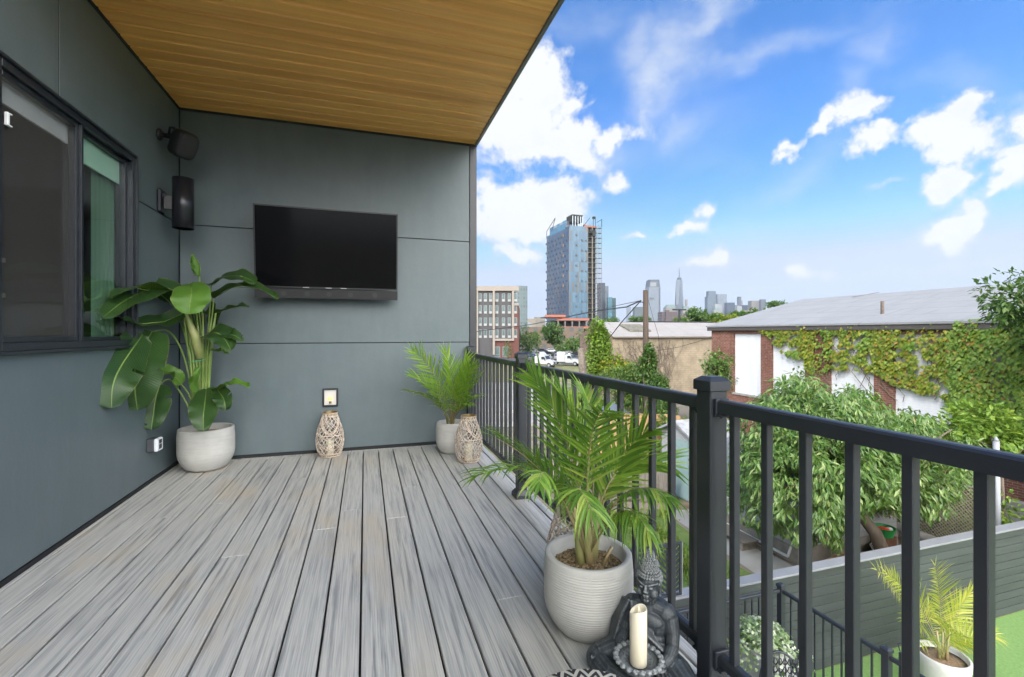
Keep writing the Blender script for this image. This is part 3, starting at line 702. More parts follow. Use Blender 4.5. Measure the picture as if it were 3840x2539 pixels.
# back palm
PB=V((.905,5.08,.29))
def q2(b_,c,f1,f2,**k): return (PB,at(b_[0],b_[1],f1),at(c[0],c[1],f2),k)
fr=[q2((1035,880),(960,815),5.05,4.9,n=26,ang=50,droop=.1,LL=.28,hint=(-.2,-1,.3)),
    q2((1020,900),(955,870),4.9,4.7,n=22,ang=36,droop=.3,LL=.22,hint=(0,-.7,.7)),
    q2((1020,920),(945,905),4.9,4.6,n=22,ang=40,droop=.7,LL=.22),
    q2((1055,880),(1030,815),5.0,5.0,n=22,ang=40,droop=.1,LL=.26,hint=(.3,-1,.2)),
    q2((1070,890),(1095,845),5.0,4.9,n=24,ang=48,droop=.1,LL=.25,hint=(-.5,-.9,.2)),
    q2((1070,900),(1110,870),4.95,4.6,n=24,ang=45,droop=.25,LL=.24,hint=(-.4,-.8,.5)),
    q2((1060,890),(1078,830),5.1,5.1,n=20,ang=34,droop=.1,LL=.26,hint=(.4,-.9,.2)),
    q2((1075,920),(1110,915),4.9,4.5,n=20,ang=42,droop=.8,LL=.20),
    q2((1040,920),(1010,890),4.9,4.6,n=22,ang=44,droop=.4,LL=.22,hint=(0,-.8,.6)),
    q2((1052,905),(1050,880),4.8,4.5,n=22,ang=50,droop=.4,LL=.24,hint=(0,-1,.5)),
    q2((1060,930),(1085,935),4.9,4.7,n=16,ang=44,droop=1.0,LL=.20)]
stems=[([PB+V((-.03,0,-.02)),PB+V((-.05,0,.12)),PB+V((-.09,0,.26))],[.015,.011,.006]),([PB+V((.02,-.01,-.02)),PB+V((.03,-.01,.14)),PB+V((.05,-.01,.28))],[.015,.011,.006]),([PB+V((0,.02,-.02)),PB+V((0,.02,.14)),PB+V((0,.02,.28))],[.013,.01,.006])]
palm('potted_palm','bright yellow-green feather palm in the pot at the far end of the railing',(PB.x,PB.y,PB.z),M['palmY'],fr,.24,12,w=.017,stems=stems)

# ---- broad-leaved plant: every blade follows a measured midrib
def blademat(name,c1,c2):
    m,t,b=newmat(name);uvn=t.n('UVMap');s=t.n('SeparateXYZ',Vector=uvn)
    v=t.math('ABSOLUTE',t.math('SUBTRACT',s.outputs[0],.5))
    q=t.math('ADD',t.math('MULTIPLY',s.outputs[1],34),t.math('MULTIPLY',v,-10))
    tc=t.n('TexCoord').outputs['Object']
    rib=t.math('ABSOLUTE',t.math('SINE',t.math('MULTIPLY',q,3.14159)))
    n=t.noise(tc,6,4,.6)
    c=t.mix(t.ramp(n,[(.3,0),(.7,1)]),c1,c2)
    c=t.mix(t.math('MULTIPLY',t.ramp(rib,[(0,1),(.4,0)]),.5),c,tuple(x*1.9+.01 for x in c1))
    mid=t.ramp(v,[(0,1),(.010,1),(.020,0)]);c=t.mix(t.math('MULTIPLY',mid,.75),c,(.26,.38,.09))
    ed=t.math('MULTIPLY',t.ramp(v,[(.485,0),(.497,1)]),t.ramp(t.noise(tc,14,3),[(.5,.15),(.65,1)]));c=t.mix(ed,c,(.38,.30,.12))
    t.set(b.inputs['Base Color'],c);b.inputs['Roughness'].default_value=.36
    h=t.math('ADD',t.math('MULTIPLY',rib,.5),t.math('MULTIPLY',n,.4));t.set(b.inputs['Normal'],t.bump(h,.5,.006))
    tr=t.n('BsdfTranslucent');t.set(tr.inputs[0],t.mix(.6,c,(.2,.36,.02)));mx=t.n('MixShader');t.set(mx.inputs[0],.22);t.set(mx.inputs[1],b);t.set(mx.inputs[2],tr)
    t.set(m.node_tree.nodes['Material Output'].inputs[0],mx);return m
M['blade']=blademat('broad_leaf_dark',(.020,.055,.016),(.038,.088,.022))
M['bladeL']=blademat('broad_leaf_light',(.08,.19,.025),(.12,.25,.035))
def blade(mb,mid,wid,nrm,fold=.25,wave=.012,tears=0,rng=random,curl=0,seg=26):
    # mid: control polyline (>=3 points) of the midrib; wid: full width; nrm: facing direction
    P=[V(p) for p in mid];pts=[]
    def cr(i,t):
        p0,p1,p2,p3=P[max(i-1,0)],P[i],P[i+1],P[min(i+2,len(P)-1)]
        return .5*((2*p1)+(p2-p0)*t+(2*p0-5*p1+4*p2-p3)*t*t+(3*p1-p0-3*p2+p3)*t**3)
    m=len(P)-1
    for k in range(seg+1):
        f=k/seg*m;i=min(int(f),m-1);pts.append(cr(i,f-i))
    nw=8;N=V(nrm).normalized();vs=[];uv=[];ph=rng.uniform(0,6)
    for k,q in enumerate(pts):
        t=k/seg;T=(pts[min(k+1,seg)]-pts[max(k-1,0)]).normalized();S=T.cross(N).normalized();U=S.cross(T).normalized()
        w=wid*(math.sin(math.pi*min(1,t*.93+.045)**.82)**.62)*.5
        if k==0:w=wid*.10
        if k==seg:w=wid*.02
        for j in range(-nw,nw+1):
            a=j/nw;ca=curl*abs(a)
            off=S*(a*w*math.cos(ca))+U*(abs(a)*w*(fold+math.sin(ca)*.9)+wave*a*a*math.sin(t*17+ph+(2 if j>0 else 0)))
            vs.append(q+off);uv.append((.5+a*.5,t))
    fs=[];W_=2*nw+1;tt=[]
    for _ in range(tears): tt.append((rng.randint(5,seg-4),rng.choice((-1,1)),rng.uniform(.45,.8)))
    for k in range(seg):
        for j in range(2*nw):
            a=(j+.5)/nw-1;skip=False
            for (kk,sg,dep) in tt:
                if k==kk and a*sg>dep and rng.random()<1.1: skip=True
            if not skip: fs.append((k*W_+j,k*W_+j+1,(k+1)*W_+j+1,(k+1)*W_+j))
    n0=len(mb.v);mb.add(vs,fs);return uv
def leafobj(parent,mid,wid,nrm,mt,stem=None,r=.008,**k):
    mb=MB();uv=blade(mb,mid,wid,nrm,**k);o=mb.build('leaf',mt,parent,smooth=True)
    ul=o.data.uv_layers.new(name='UVMap');
    vi=[0]*len(o.data.loops);o.data.loops.foreach_get('vertex_index',vi)
    ul.data.foreach_set('uv',[c for i in vi for c in uv[i]])
    s=MB();pts=[V(p) for p in mid];s.tube([pts[0]]+pts[1:-1],[r*.7]+[r*.45]*(len(pts)-2),6)
    if stem:
        st=[V(p) for p in stem]+[pts[0]]
        cv=[];m=len(st)-1
        for k2 in range(m*6+1):
            f=k2/6;i=min(int(f),m-1);t=f-i;p0,p1,p2,p3=st[max(i-1,0)],st[i],st[i+1],st[min(i+2,m)]
            cv.append(.5*((2*p1)+(p2-p0)*t+(2*p0-5*p1+4*p2-p3)*t*t+(3*p1-p0-3*p2+p3)*t**3))
        s.tube(cv,[r*(1.25-.55*i/len(cv)) for i in range(len(cv))],8)
    s.build('leaf_stalk',M['bstem'],o,smooth=True)
    return o
M['bstem']=mat('leaf_stalk_green',(.12,.22,.045),.4,col2=(.24,.32,.09),vscale=5)
bp=thing('broad_leaf_plant','tall plant with big dark banana-like leaves in the corner pot','plant',(-1.47,5.185,.36))
F=4.45
def A(x,y,f=F):      # keep every leaf in front of both walls
    xr=(x*K-CU)/FPX
    lim=(WX+.05)/(xr*CS+SN) if xr*CS+SN<0 else 99
    return at(x,y,min(f,lim,(BY-.05)/(CS-xr*SN)))
base=[A(462,985,4.5),A(458,900,4.5)]
rng=random.Random(21)
BL=[ # midrib, width, facing, light?, stalk, kwargs
 # top left fan
 ([A(440,690,4.35),A(375,665,4.2),A(300,690,4.1),A(238,735,4.0)],.24,(.3,-.75,.75),0,[A(462,985),A(450,840),A(425,740,4.4)],dict(fold=.1)),
 ([A(430,735,4.4),A(370,680,4.2),A(310,665,4.15),A(262,690,4.1)],.20,(-.2,-.4,1),0,[A(458,985),A(440,830)],dict(fold=.2)),
 ([A(425,725,4.3),A(380,745,4.15),A(330,750,4.05),A(285,742,4.0)],.16,(.3,-.6,.5),0,[A(455,985),A(440,850)],dict(fold=.35)),
 # top centre facing
 ([A(444,655,4.25),A(443,680,4.1),A(440,705,4.05),A(437,728,4.02)],.30,(.1,-1,.25),1,[A(470,985),A(468,800),A(455,680,4.4)],dict(fold=.05)),
 # rolled new leaf at the top
 ([A(462,640,4.45),A(464,622,4.45),A(458,604,4.45),A(448,588,4.45)],.10,(-.9,-.5,.2),1,[A(472,985),A(470,780)],dict(curl=1.9,fold=.5)),
 # top right
 ([A(490,660,4.4),A(520,640,4.25),A(560,640,4.15),A(592,655,4.1)],.20,(-.1,-.6,.8),0,[A(475,985),A(480,800)],dict(fold=.15)),
 ([A(495,690,4.4),A(540,665,4.2),A(595,668,4.1),A(644,692,4.0)],.13,(.1,-.5,.9),0,[A(478,985),A(484,820)],dict(fold=.6,tears=1)),
 ([A(500,725,4.5),A(530,715,4.4),A(555,710,4.3),A(577,712,4.2)],.10,(.1,-.5,.9),0,[A(478,985),A(488,840)],dict(fold=.5)),
 # big left hanging pair
 ([A(352,768,4.2),A(318,830,4.1),A(312,890,4.05),A(318,950,4.0)],.40,(.15,-1,-.1),0,[A(455,985),A(430,840),A(395,770,4.3)],dict(fold=.12,tears=2)),
 ([A(330,775,4.25),A(285,840,4.15),A(262,890,4.1),A(258,945,4.05)],.30,(.55,-.8,0),0,None,dict(fold=.1,tears=2)),
 ([A(370,890,4.3),A(360,925,4.25),A(355,960,4.2),A(350,995,4.2)],.24,(.2,-1,.1),0,[A(455,985),A(430,930),A(395,880,4.35)],dict(fold=.2,tears=2)),
 # lower left small light
 ([A(420,890,4.4),A(400,868,4.35),A(385,862,4.3),A(368,868,4.25)],.14,(.3,-.7,.6),1,[A(455,985),A(440,920)],dict(fold=.5)),
 # centre front hanging
 ([A(478,900,4.4),A(474,935,4.2),A(471,965,4.1),A(471,998,4.05)],.24,(.1,-1,.1),0,[A(468,985),A(472,940)],dict(fold=.15)),
 ([A(466,915,4.4),A(458,890,4.35),A(463,865,4.3),A(467,846,4.3)],.09,(-.8,-.6,.1),1,None,dict(curl=1.2,fold=.5)),
 # right middle
 ([A(478,775,4.4),A(500,770,4.25),A(520,785,4.2),A(535,812,4.15)],.22,(.1,-.8,.5),0,[A(475,985),A(474,850)],dict(fold=.2)),
 ([A(500,775,4.35),A(525,772,4.25),A(545,778,4.2),A(563,790,4.2)],.12,(.1,-.8,.5),0,None,dict(fold=.3,tears=2)),
 ([A(490,810,4.4),A(505,812,4.3),A(520,815,4.3),A(533,820,4.3)],.06,(.1,-.5,.9),1,None,dict(fold=.5)),
 # right lower
 ([A(500,905,4.4),A(520,893,4.3),A(545,888,4.25),A(578,895,4.2)],.12,(.1,-.5,.9),1,[A(478,985),A(482,920)],dict(fold=.4)),
 ([A(505,905,4.35),A(515,918,4.25),A(520,932,4.2),A(522,950,4.2)],.16,(.1,-.9,.3),0,None,dict(fold=.45,tears=2)),
 # inner fillers
 ([A(455,760,4.5),A(450,735,4.45),A(446,715,4.45),A(440,700,4.45)],.18,(.3,-.8,.4),0,[A(462,985),A(462,850)],dict(fold=.3)),
 ([A(490,760,4.6),A(497,735,4.55),A(498,715,4.55),A(495,700,4.5)],.16,(-.3,-.8,.4),0,[A(470,985),A(480,850)],dict(fold=.3)),
]
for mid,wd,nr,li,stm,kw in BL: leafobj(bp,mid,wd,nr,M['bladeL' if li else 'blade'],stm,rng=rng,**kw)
# swollen sheath in the middle, tie ribbon, a bundle of plain stalks
d=MB();d.tube([A(463,830,4.42),A(458,800,4.4),A(450,775,4.38),A(435,740,4.36),A(425,715,4.34)],[.035,.045,.038,.022,.012],12);d.build('leaf_sheath',mat('sheath',(.20,.30,.07),.45,col2=(.40,.38,.16),vscale=7),bp,smooth=True)
for i,(x0,x1,x2) in enumerate([(452,440,408),(456,447,425),(460,455,440),(468,470,470),(474,480,492),(478,486,500),(464,462,455)]):
    d=MB();d.tube([A(x0,990,4.5+.02*i-.05),A((x0+x1)/2,900,4.45),A(x1,820,4.42),A((x1+x2)/2,760,4.42),A(x2,725,4.42)],[.014,.012,.011,.009,.007],8);d.build('leaf_stalk',M['bstem'],bp,smooth=True)
d=MB();cc=(A(440,838,4.45)+A(482,832,4.45))/2
d.tube([cc+V((.085*math.cos(a),.075*math.sin(a),.015*math.cos(a))) for a in [2*math.pi*i/24 for i in range(24)]],.004,6,closed=True);d.build('tie_ribbon',mat('green_tie',(.10,.42,.22),.5),bp,smooth=True)

# ---- rattan lanterns
M['rattan']=mat('rattan',(.46,.36,.28),.75,col2=(.66,.58,.50),vscale=30,bump=.3,bscale=120)
M['wax']=None
m,t,b=newmat('ivory_wax');b.inputs['Base Color'].default_value=(.80,.73,.56,1);b.inputs['Roughness'].default_value=.45;b.inputs['Subsurface Weight'].default_value=.25;b.inputs['Subsurface Radius'].default_value=(.02,.012,.006);M['wax']=m
M['brass']=mat('aged_brass',(.42,.30,.14),.38,.8,var=.2,vscale=20)
M['cglass']=glassmat('lantern_glass',(.95,.96,.95),.8,.0,.02)
def lantern(label,loc,rz,group,seed):
    o=thing('rattan_lantern',label,'lantern',loc,rz,group);x,y,z0=loc;rng=random.Random(seed)
    def R(t): # radius over height 0..1
        return .075+.064*math.sin(math.pi*min(1,(t*.95+.12))**1.05)**1.0*(1-.25*t) + .012*(1-t)
    H=.45;d=MB();N=18;SEG=20
    for sg in(-1,1):
        for k in range(N):
            ph=2*math.pi*k/N;pts=[]
            for i in range(SEG+1):
                t=i/SEG;a=ph+sg*t*math.pi*.95+.10*math.sin(t*16+ph*5);r=R(t)+.0025*sg*math.cos(t*N*1.0);pts.append((x+r*math.cos(a),y+r*math.sin(a),z0+.012+H*t))
            d.tube(pts,.0042,5)
    for t in(.0,.06,.5,.93,1):
        r=R(t)+.001;d.tube([(x+r*math.cos(a),y+r*math.sin(a),z0+.012+H*t) for a in [2*math.pi*i/30 for i in range(30)]],.005,6,closed=True)
    d.build('basket',M['rattan'],o,smooth=True)
    d=MB();d.lathe([(R(0)-.012,.004),(R(0)-.004,.004),(R(0)-.004,.022),(R(0)-.012,.022)],(x,y,z0),30);d.lathe([(0,.004),(R(0)-.012,.004),(R(0)-.012,.010),(0,.010)],(x,y,z0),30);d.build('metal_base',M['brass'],o)
    d=MB();r=R(1);d.lathe([(r-.006,H-.01),(r+.002,H-.01),(r+.004,H+.022),(r-.004,H+.022),(r-.006,H-.01)],(x,y,z0),30);d.build('metal_rim',M['brass'],o,smooth=False)
    d=MB();d.lathe([(R(.1)-.03,.012),(.095,.12),(.078,.3),(.064,H+.01)],(x,y,z0),28);d.build('glass_liner',M['cglass'],o,smooth=True)
    d=MB();d.lathe([(0,.012),(.038,.012),(.04,.018),(.04,.175),(.036,.182),(.0,.172)],(x,y,z0),24);c=d.build('candle',M['wax'],o,smooth=True)
    d=MB();a0=-.9-rz*0
    pts=[]
    for i in range(17):
        s=i/16;a=math.pi*s;px=-R(.92)*math.cos(a)*1.02;pz=H*.93-.17*math.sin(a)**.8;py=-(R(.72)*(.25+.86*math.sin(a)))
        pts.append((x+px,y+py,z0+pz))
    d.tube(pts,[.009 if 2<i<14 else .012 for i in range(17)],8);d.build('handle',M['rattan'],o,smooth=True)
    return o
LG='rattan candle lanterns on the deck'
l1=lantern('rattan candle lantern standing against the end wall under the square step light',(-.36,5.32,0),math.radians(5),LG,1)
l2=dup(l1,(1.015,4.68,0),math.radians(35),'rattan candle lantern in front of the small pale pot at the far railing')
l3=dup(l1,(1.045,2.215,0),math.radians(75),'rattan candle lantern half hidden behind the large ribbed pot')

# ---- pouf with woven zigzag
m,t,b=newmat('woven_pattern');tc=t.n('TexCoord').outputs['Object'];s=t.n('SeparateXYZ',Vector=tc)
ang=t.math('ARCTAN2',s.outputs[1],s.outputs[0]);rad=t.math('SQRT',t.math('ADD',t.math('MULTIPLY',s.outputs[0],s.outputs[0]),t.math('MULTIPLY',s.outputs[1],s.outputs[1])))
u=t.math('PINGPONG',t.math('MULTIPLY',ang,3.8197),.5)
z=t.math('FRACT',t.math('ADD',t.math('MULTIPLY',t.math('SUBTRACT',rad,s.outputs[2]),22),t.math('MULTIPLY',u,2)))
c=t.mix(t.math('GREATER_THAN',z,.5),(.62,.57,.47),(.022,.02,.02));t.set(b.inputs['Base Color'],c);b.inputs['Roughness'].default_value=.9
t.set(b.inputs['Normal'],t.bump(t.noise(tc,160,2),.5,.004))
pf=MB();px,py=at(2225/K,100,1.19).x,at(2225/K,100,1.19).y
pf.lathe([(0,.002),(.17,.004),(.21,.03),(.23,.09),(.236,.17),(.232,.25),(.218,.295),(.19,.318),(.11,.33),(0,.332)],(px,py,0),64)
pf.build('woven_pouf',m,smooth=True,pivot=(px,py,0),label='round cushion seat with black and cream zigzag weave at the bottom edge',category='pouf')
# ================================================================== ground
M['white2']=mat('matte_white_pot',(.50,.50,.48),.6,var=.08)
def groundmat():
    m,t,b=newmat('yard_ground');tc=t.n('TexCoord').outputs['Object'];s=t.n('SeparateXYZ',Vector=tc)
    n=t.noise(tc,.35,7,.65);f=t.noise(tc,6,6,.7);big=t.noise(tc,.06,4,.6)
    dirt=t.mix(f,(.17,.14,.105),(.25,.21,.16));dirt=t.mix(t.ramp(n,[(.4,0),(.7,.8)]),dirt,(.12,.10,.075))
    gr=t.mix(t.ramp(f,[(.3,0),(.7,1)]),(.05,.085,.018),(.12,.14,.045))
    c=t.mix(t.ramp(t.math('ADD',t.math('MULTIPLY',n,.5),t.math('MULTIPLY',big,.55)),[(.50,0),(.56,1)]),dirt,gr)
    # the far field is asphalt grey city floor
    far=t.ramp(t.math('DIVIDE',s.outputs[1],260),[(.36,0),(.46,1)])
    c=t.mix(far,c,(.13,.14,.11));t.set(b.inputs['Base Color'],c);b.inputs['Roughness'].default_value=.95
    t.set(b.inputs['Normal'],t.bump(f,.6,.03));return m
M['ground']=groundmat()
def zg(x,y):
    r=math.hypot(x,y);t=min(1,max(0,(r-34)/30));return GZ-2.0*(t*t*(3-2*t))
d=MB();R=[0,6,12,18,24,30,34,38,42,46,50,54,58,62,66,80,120,200,500,1500,4200];n=64;vs=[(0,0,GZ)];fs=[]
for r in R[1:]:
    for k in range(n):
        a=2*math.pi*k/n;vs.append((r*math.cos(a),r*math.sin(a),zg(r,0)))
for k in range(n):
    l=(k+1)%n;fs.append((0,1+k,1+l))
    for j in range(len(R)-2): fs.append((1+j*n+k,1+(j+1)*n+k,1+(j+1)*n+l,1+j*n+l))
d.add(vs,fs);d.build('ground',M['ground'],kind='structure')
def sheet(name,pts,z,m,**k):
    d=MB();d.add([(p[0],p[1],z) for p in pts],[tuple(range(len(pts)))]);return d.build(name,m,kind='structure',uv=True,fixn=False,**k)
M['conc']=mat('weathered_concrete',(.27,.265,.25),.85,var=.2,vscale=1.2,bump=.2,bscale=30)
M['lawn']=mat('artificial_turf',(.11,.21,.055),.8,col2=(.17,.29,.09),vscale=26,bump=1,bscale=90)
M['grass']=mat('mown_grass',(.065,.13,.022),.9,col2=(.14,.19,.045),vscale=3.5,bump=1,bscale=90)
M['dirt']=mat('bare_soil',(.12,.085,.055),.95,col2=(.22,.16,.11),vscale=3,bump=.6,bscale=25)
M['asph']=mat('asphalt',(.07,.07,.072),.9,var=.3,vscale=1)
FY=5.38
sheet('lawn',[(6.3,-6),(20,-6),(20,FY),(6.3,FY)],GZ+.012,M['lawn'])
sheet('paving',[(1.4,-6),(6.3,-6),(6.3,FY),(1.4,FY)],GZ+.012,M['conc'])
sheet('garden_lawn',[(1.5,FY+.1),(8.3,FY+.1),(7.9,8.5),(8.2,11.3),(5,13),(1.2,12)],GZ+.012,M['grass'])
sheet('garden_soil',[(8.3,FY+.1),(13.0,FY+.1),(13.0,12),(9.2,12),(8.2,9)],GZ+.008,M['dirt'])
sheet('garden_path',[(7.9,6.2),(8.6,5.8),(9.1,7.0),(9.1,11.4),(8.3,11.6)],GZ+.018,M['conc'])
p=[at(x,y,f) for x,y,f in((1090,885,49),(1290,885,49),(1310,925,37),(1240,960,31),(1090,960,31))]
sheet('concrete_pad',[(q.x,q.y) for q in p],GZ+.015+0,M['conc']) if False else None
def gz(dx,dy,z=GZ): return atz(dx,dy,z)
sheet('concrete_pad',[gz(x,y)[:2] for x,y in((1060,985),(1180,990),(1262,978),(1290,962),(1322,930),(1285,905),(1240,888),(1060,884))],GZ+.02,mat('pale_slab',(.30,.30,.30),.85,col2=(.20,.175,.14),vscale=.45,bump=.3,bscale=8))
# kerb line and sandy strips across the building lot
for i,(ya,yb) in enumerate(((955,958),(985,987))):
    pts=[gz(x,y) for x,y in((1060,ya),(1300,ya-2),(1300,yb-2),(1060,yb))]
    d=MB();d.prism([(q.x,q.y) for q in pts],GZ-.05,GZ+.16,'z');d.build('kerb',M['conc'],kind='structure',fixn=True)
gp=[at(x,775,f) for x,f in((1090,60),(1300,60),(1300,76),(1090,74))]
sheet('grass_field',[(gz(x,y,-5.87).x,gz(x,y,-5.87).y) for x,y in((1080,884),(1420,884),(1400,843),(1080,843))],-5.87,mat('field_grass',(.10,.12,.035),.95,col2=(.19,.17,.08),vscale=.5))
sheet('parking_lot',[(gz(x,y,-5.9).x,gz(x,y,-5.9).y) for x,y in((1060,842),(1400,842),(1400,796),(1060,796))],-5.85,M['asph'])
# tufts of grass and weeds
def tufts(name,label,pts,h,mt,seed,n):
    rng=random.Random(seed);d=MB()
    xs=[p[0] for p in pts];ys=[p[1] for p in pts]
    def inside(x,y):
        c=False;j=len(pts)-1
        for i in range(len(pts)):
            a,b_=pts[i],pts[j]
            if (a[1]>y)!=(b_[1]>y) and x<(b_[0]-a[0])*(y-a[1])/(b_[1]-a[1])+a[0]:c=not c
            j=i
        return c
    k=0
    while k<n:
        x,y=rng.uniform(min(xs),max(xs)),rng.uniform(min(ys),max(ys))
        if not inside(x,y):k+=.05;continue
        q=mnoise.noise(V((x*.8,y*.8,seed)));k+=1
        if q<-.15:continue
        hh=h*(.35+max(0,q)*1.8)*rng.uniform(.6,1.3)
        for _ in range(4):
            a=rng.uniform(0,6.28);w=hh*.09;dx,dy=math.cos(a),math.sin(a);b2=rng.uniform(.2,.7)*hh
            p0=V((x+rng.uniform(-.05,.05),y+rng.uniform(-.05,.05),zg(x,y)+.01));p1=p0+V((dx*b2*.4,dy*b2*.4,hh*.6));p2=p0+V((dx*b2,dy*b2,hh*rng.uniform(.8,1)))
            s=V((-dy,dx,0))*w;d.add([p0-s,p0+s,p1+s*.9,p1-s*.9,p2],[(0,1,2,3),(3,2,4)])
    return d.build(name,mt,label=label,category='grass',kind='stuff')
M['tuft']=leafmat('grass_blade',[(0,(.10,.20,.02)),(.6,(.20,.30,.04)),(1,(.36,.36,.12))],.6,.3)
tufts('grass','tangled long grass and weeds in the neighbouring yard',[(1.5,5.6),(8.2,5.6),(7.9,8.5),(8.4,11.6),(5,13),(1.2,12)],.16,M['tuft'],1,9000)
tufts('wild_weeds','rough weeds growing over the vacant lot',[(gz(x,y)[0],gz(x,y)[1]) for x,y in((1180,1080),(1560,1060),(1560,960),(1300,905),(1290,1000))],.35,M['tuft'],2,2600)

# ================================================================== foliage tools
def leaf4(mb,p,d,n,L,w):   # folded leaf: two quads either side of the rib, pointed ends
    d=d.normalized();s=d.cross(n)
    if s.length<1e-4:return
    s=s.normalized();u=s.cross(d);m_=p+d*L*.5
    mb.add([p,m_-s*w*.5+u*w*.12,p+d*L,m_+s*w*.5+u*w*.12,m_-u*w*.05],[(0,4,1),(1,4,2),(2,4,3),(3,4,0)])
def lump(rng,c,r,k):
    # random point in an uneven crown built of k sub-lumps
    pass
def crown_pts(c,r,n,rng,lumps=9,hollow=.45,flat=None):
    c=V(c);subs=[]
    for _ in range(lumps):
        q=V((rng.gauss(0,1),rng.gauss(0,1),rng.gauss(0,1))).normalized()
        subs.append((c+V((q.x*r[0]*.58,q.y*r[1]*.58,q.z*r[2]*.58)),rng.uniform(.38,.62)))
    subs.append((c,.62));out=[]
    for _ in range(n):
        sc,sr=rng.choice(subs);q=V((rng.gauss(0,1),rng.gauss(0,1),rng.gauss(0,1))).normalized();rad=hollow+(1-hollow)*rng.random()**.7
        if q.z<-.2: rad*=.9
        out.append((sc+V((q.x*r[0],q.y*r[1],q.z*r[2]))*sr*rad,q))
    return out
def tree(name,label,base,c,r,mt,n,L,w,seed,lumps=9,droop=.3,cl=5,group=None,trunk_r=.12,cat='tree',tm=None,hollow=.45,limbs=6,cut=None):
    rng=random.Random(seed);o=thing(name,label,cat,base,0,group);c=V(c);base=V(base)
    t=MB();top=c+V((0,0,-r[2]*.1))
    t.tube([base,base.lerp(top,.35)+V((rng.uniform(-.1,.1)*r[0],0,0)),base.lerp(top,.7)+V((0,rng.uniform(-.1,.1)*r[0],0)),top],[trunk_r,trunk_r*.8,trunk_r*.55,trunk_r*.3],8)
    for k in range(limbs):
        s=base.lerp(top,rng.uniform(.45,.9));a=2*math.pi*k/limbs+rng.random();e=c+V((math.cos(a)*r[0]*.7,math.sin(a)*r[1]*.7,rng.uniform(-.3,.6)*r[2]))
        t.tube([s,s.lerp(e,.5)+V((0,0,r[2]*.1)),e],[trunk_r*.4,trunk_r*.25,trunk_r*.08],5)
    t.build('trunk',tm or M['trunk'],o,smooth=True)
    d=MB()
    for p,q in crown_pts(c,r,n,rng,lumps,hollow):
        if cut and not cut(p): continue
        ax=(q+V((rng.uniform(-.6,.6),rng.uniform(-.6,.6),rng.uniform(-.5,.3)))).normalized()
        for i in range(cl):
            dr=(ax+V((rng.uniform(-.9,.9),rng.uniform(-.9,.9),rng.uniform(-.9,.6)-droop))).normalized()
            nn=(V((0,0,1))+q*.6+V((rng.uniform(-.5,.5),rng.uniform(-.5,.5),0))).normalized()
            leaf4(d,p+V((rng.uniform(-1,1),rng.uniform(-1,1),rng.uniform(-1,1)))*L*.5,dr,nn,L*rng.uniform(.7,1.2),w*rng.uniform(.8,1.2))
    d.build('crown',mt,o);return o
M['trunk']=mat('tree_bark',(.10,.075,.055),.95,col2=(.17,.14,.11),vscale=5,bump=.8,bscale=20,stretch=(1,1,.3))
M['lf_chest']=leafmat('chestnut_leaf',[(0,(.06,.13,.022)),(.45,(.10,.19,.035)),(.8,(.16,.25,.06)),(1,(.30,.36,.13))],.38,.28,.55)
M['lf_dark']=leafmat('dark_leaf',[(0,(.035,.08,.018)),(.6,(.065,.13,.028)),(1,(.12,.19,.04))],.45,.25)
M['lf_mid']=leafmat('mid_leaf',[(0,(.05,.11,.02)),(.6,(.10,.18,.035)),(1,(.19,.25,.07))],.45,.28)
M['lf_yel']=leafmat('yellow_green_leaf',[(0,(.10,.16,.015)),(.5,(.19,.25,.02)),(.85,(.30,.32,.03)),(1,(.32,.19,.03))],.45,.3)
M['lf_lime']=leafmat('lime_leaf',[(0,(.10,.19,.02)),(.6,(.17,.28,.035)),(1,(.27,.36,.06))],.45,.32)
M['lf_far']=mat('far_tree_leaf',(.05,.095,.022),.8,col2=(.10,.16,.04),vscale=.9)
# ================================================================== yard fence
M['fence']=mat('fence_paint',(.046,.052,.054),.45,var=.3,vscale=1.6,bump=.25,bscale=14,stretch=(.3,1,3))
M['cap']=mat('fence_cap_metal',(.20,.205,.22),.5,var=.12,vscale=3)
M['rawwood']=mat('raw_pine_gap',(.45,.33,.20),.8,col2=(.02,.02,.02),vscale=2,stretch=(.8,1,6))
fn=thing('yard_fence','grey-painted horizontal board fence with a pale flat cap across the yard','fence',(1.4,FY,GZ))
d=MB();z=GZ+.03;rng=random.Random(9)
while z<-2.36:
    d.cbox(1.42,19.5,FY-.012,FY+.012,z,min(z+.131,-2.33),.003);z+=.141
d.build('boards',M['fence'],fn)
d=MB();d.box(1.42,19.5,FY+.0122,FY+.03,GZ,-2.34);d.build('backing_boards',M['rawwood'],fn)
for x in [1.5+2.4*i for i in range(8)]:
    d=MB();d.cbox(x-.045,x+.045,FY+.031,FY+.12,GZ,-2.34,.004);d.build('post',M['fence'],fn)
d=MB();d.cbox(1.40,19.6,FY-.05,FY+.14,-2.328,-2.295,.004);d.build('cap_rail',M['cap'],fn)
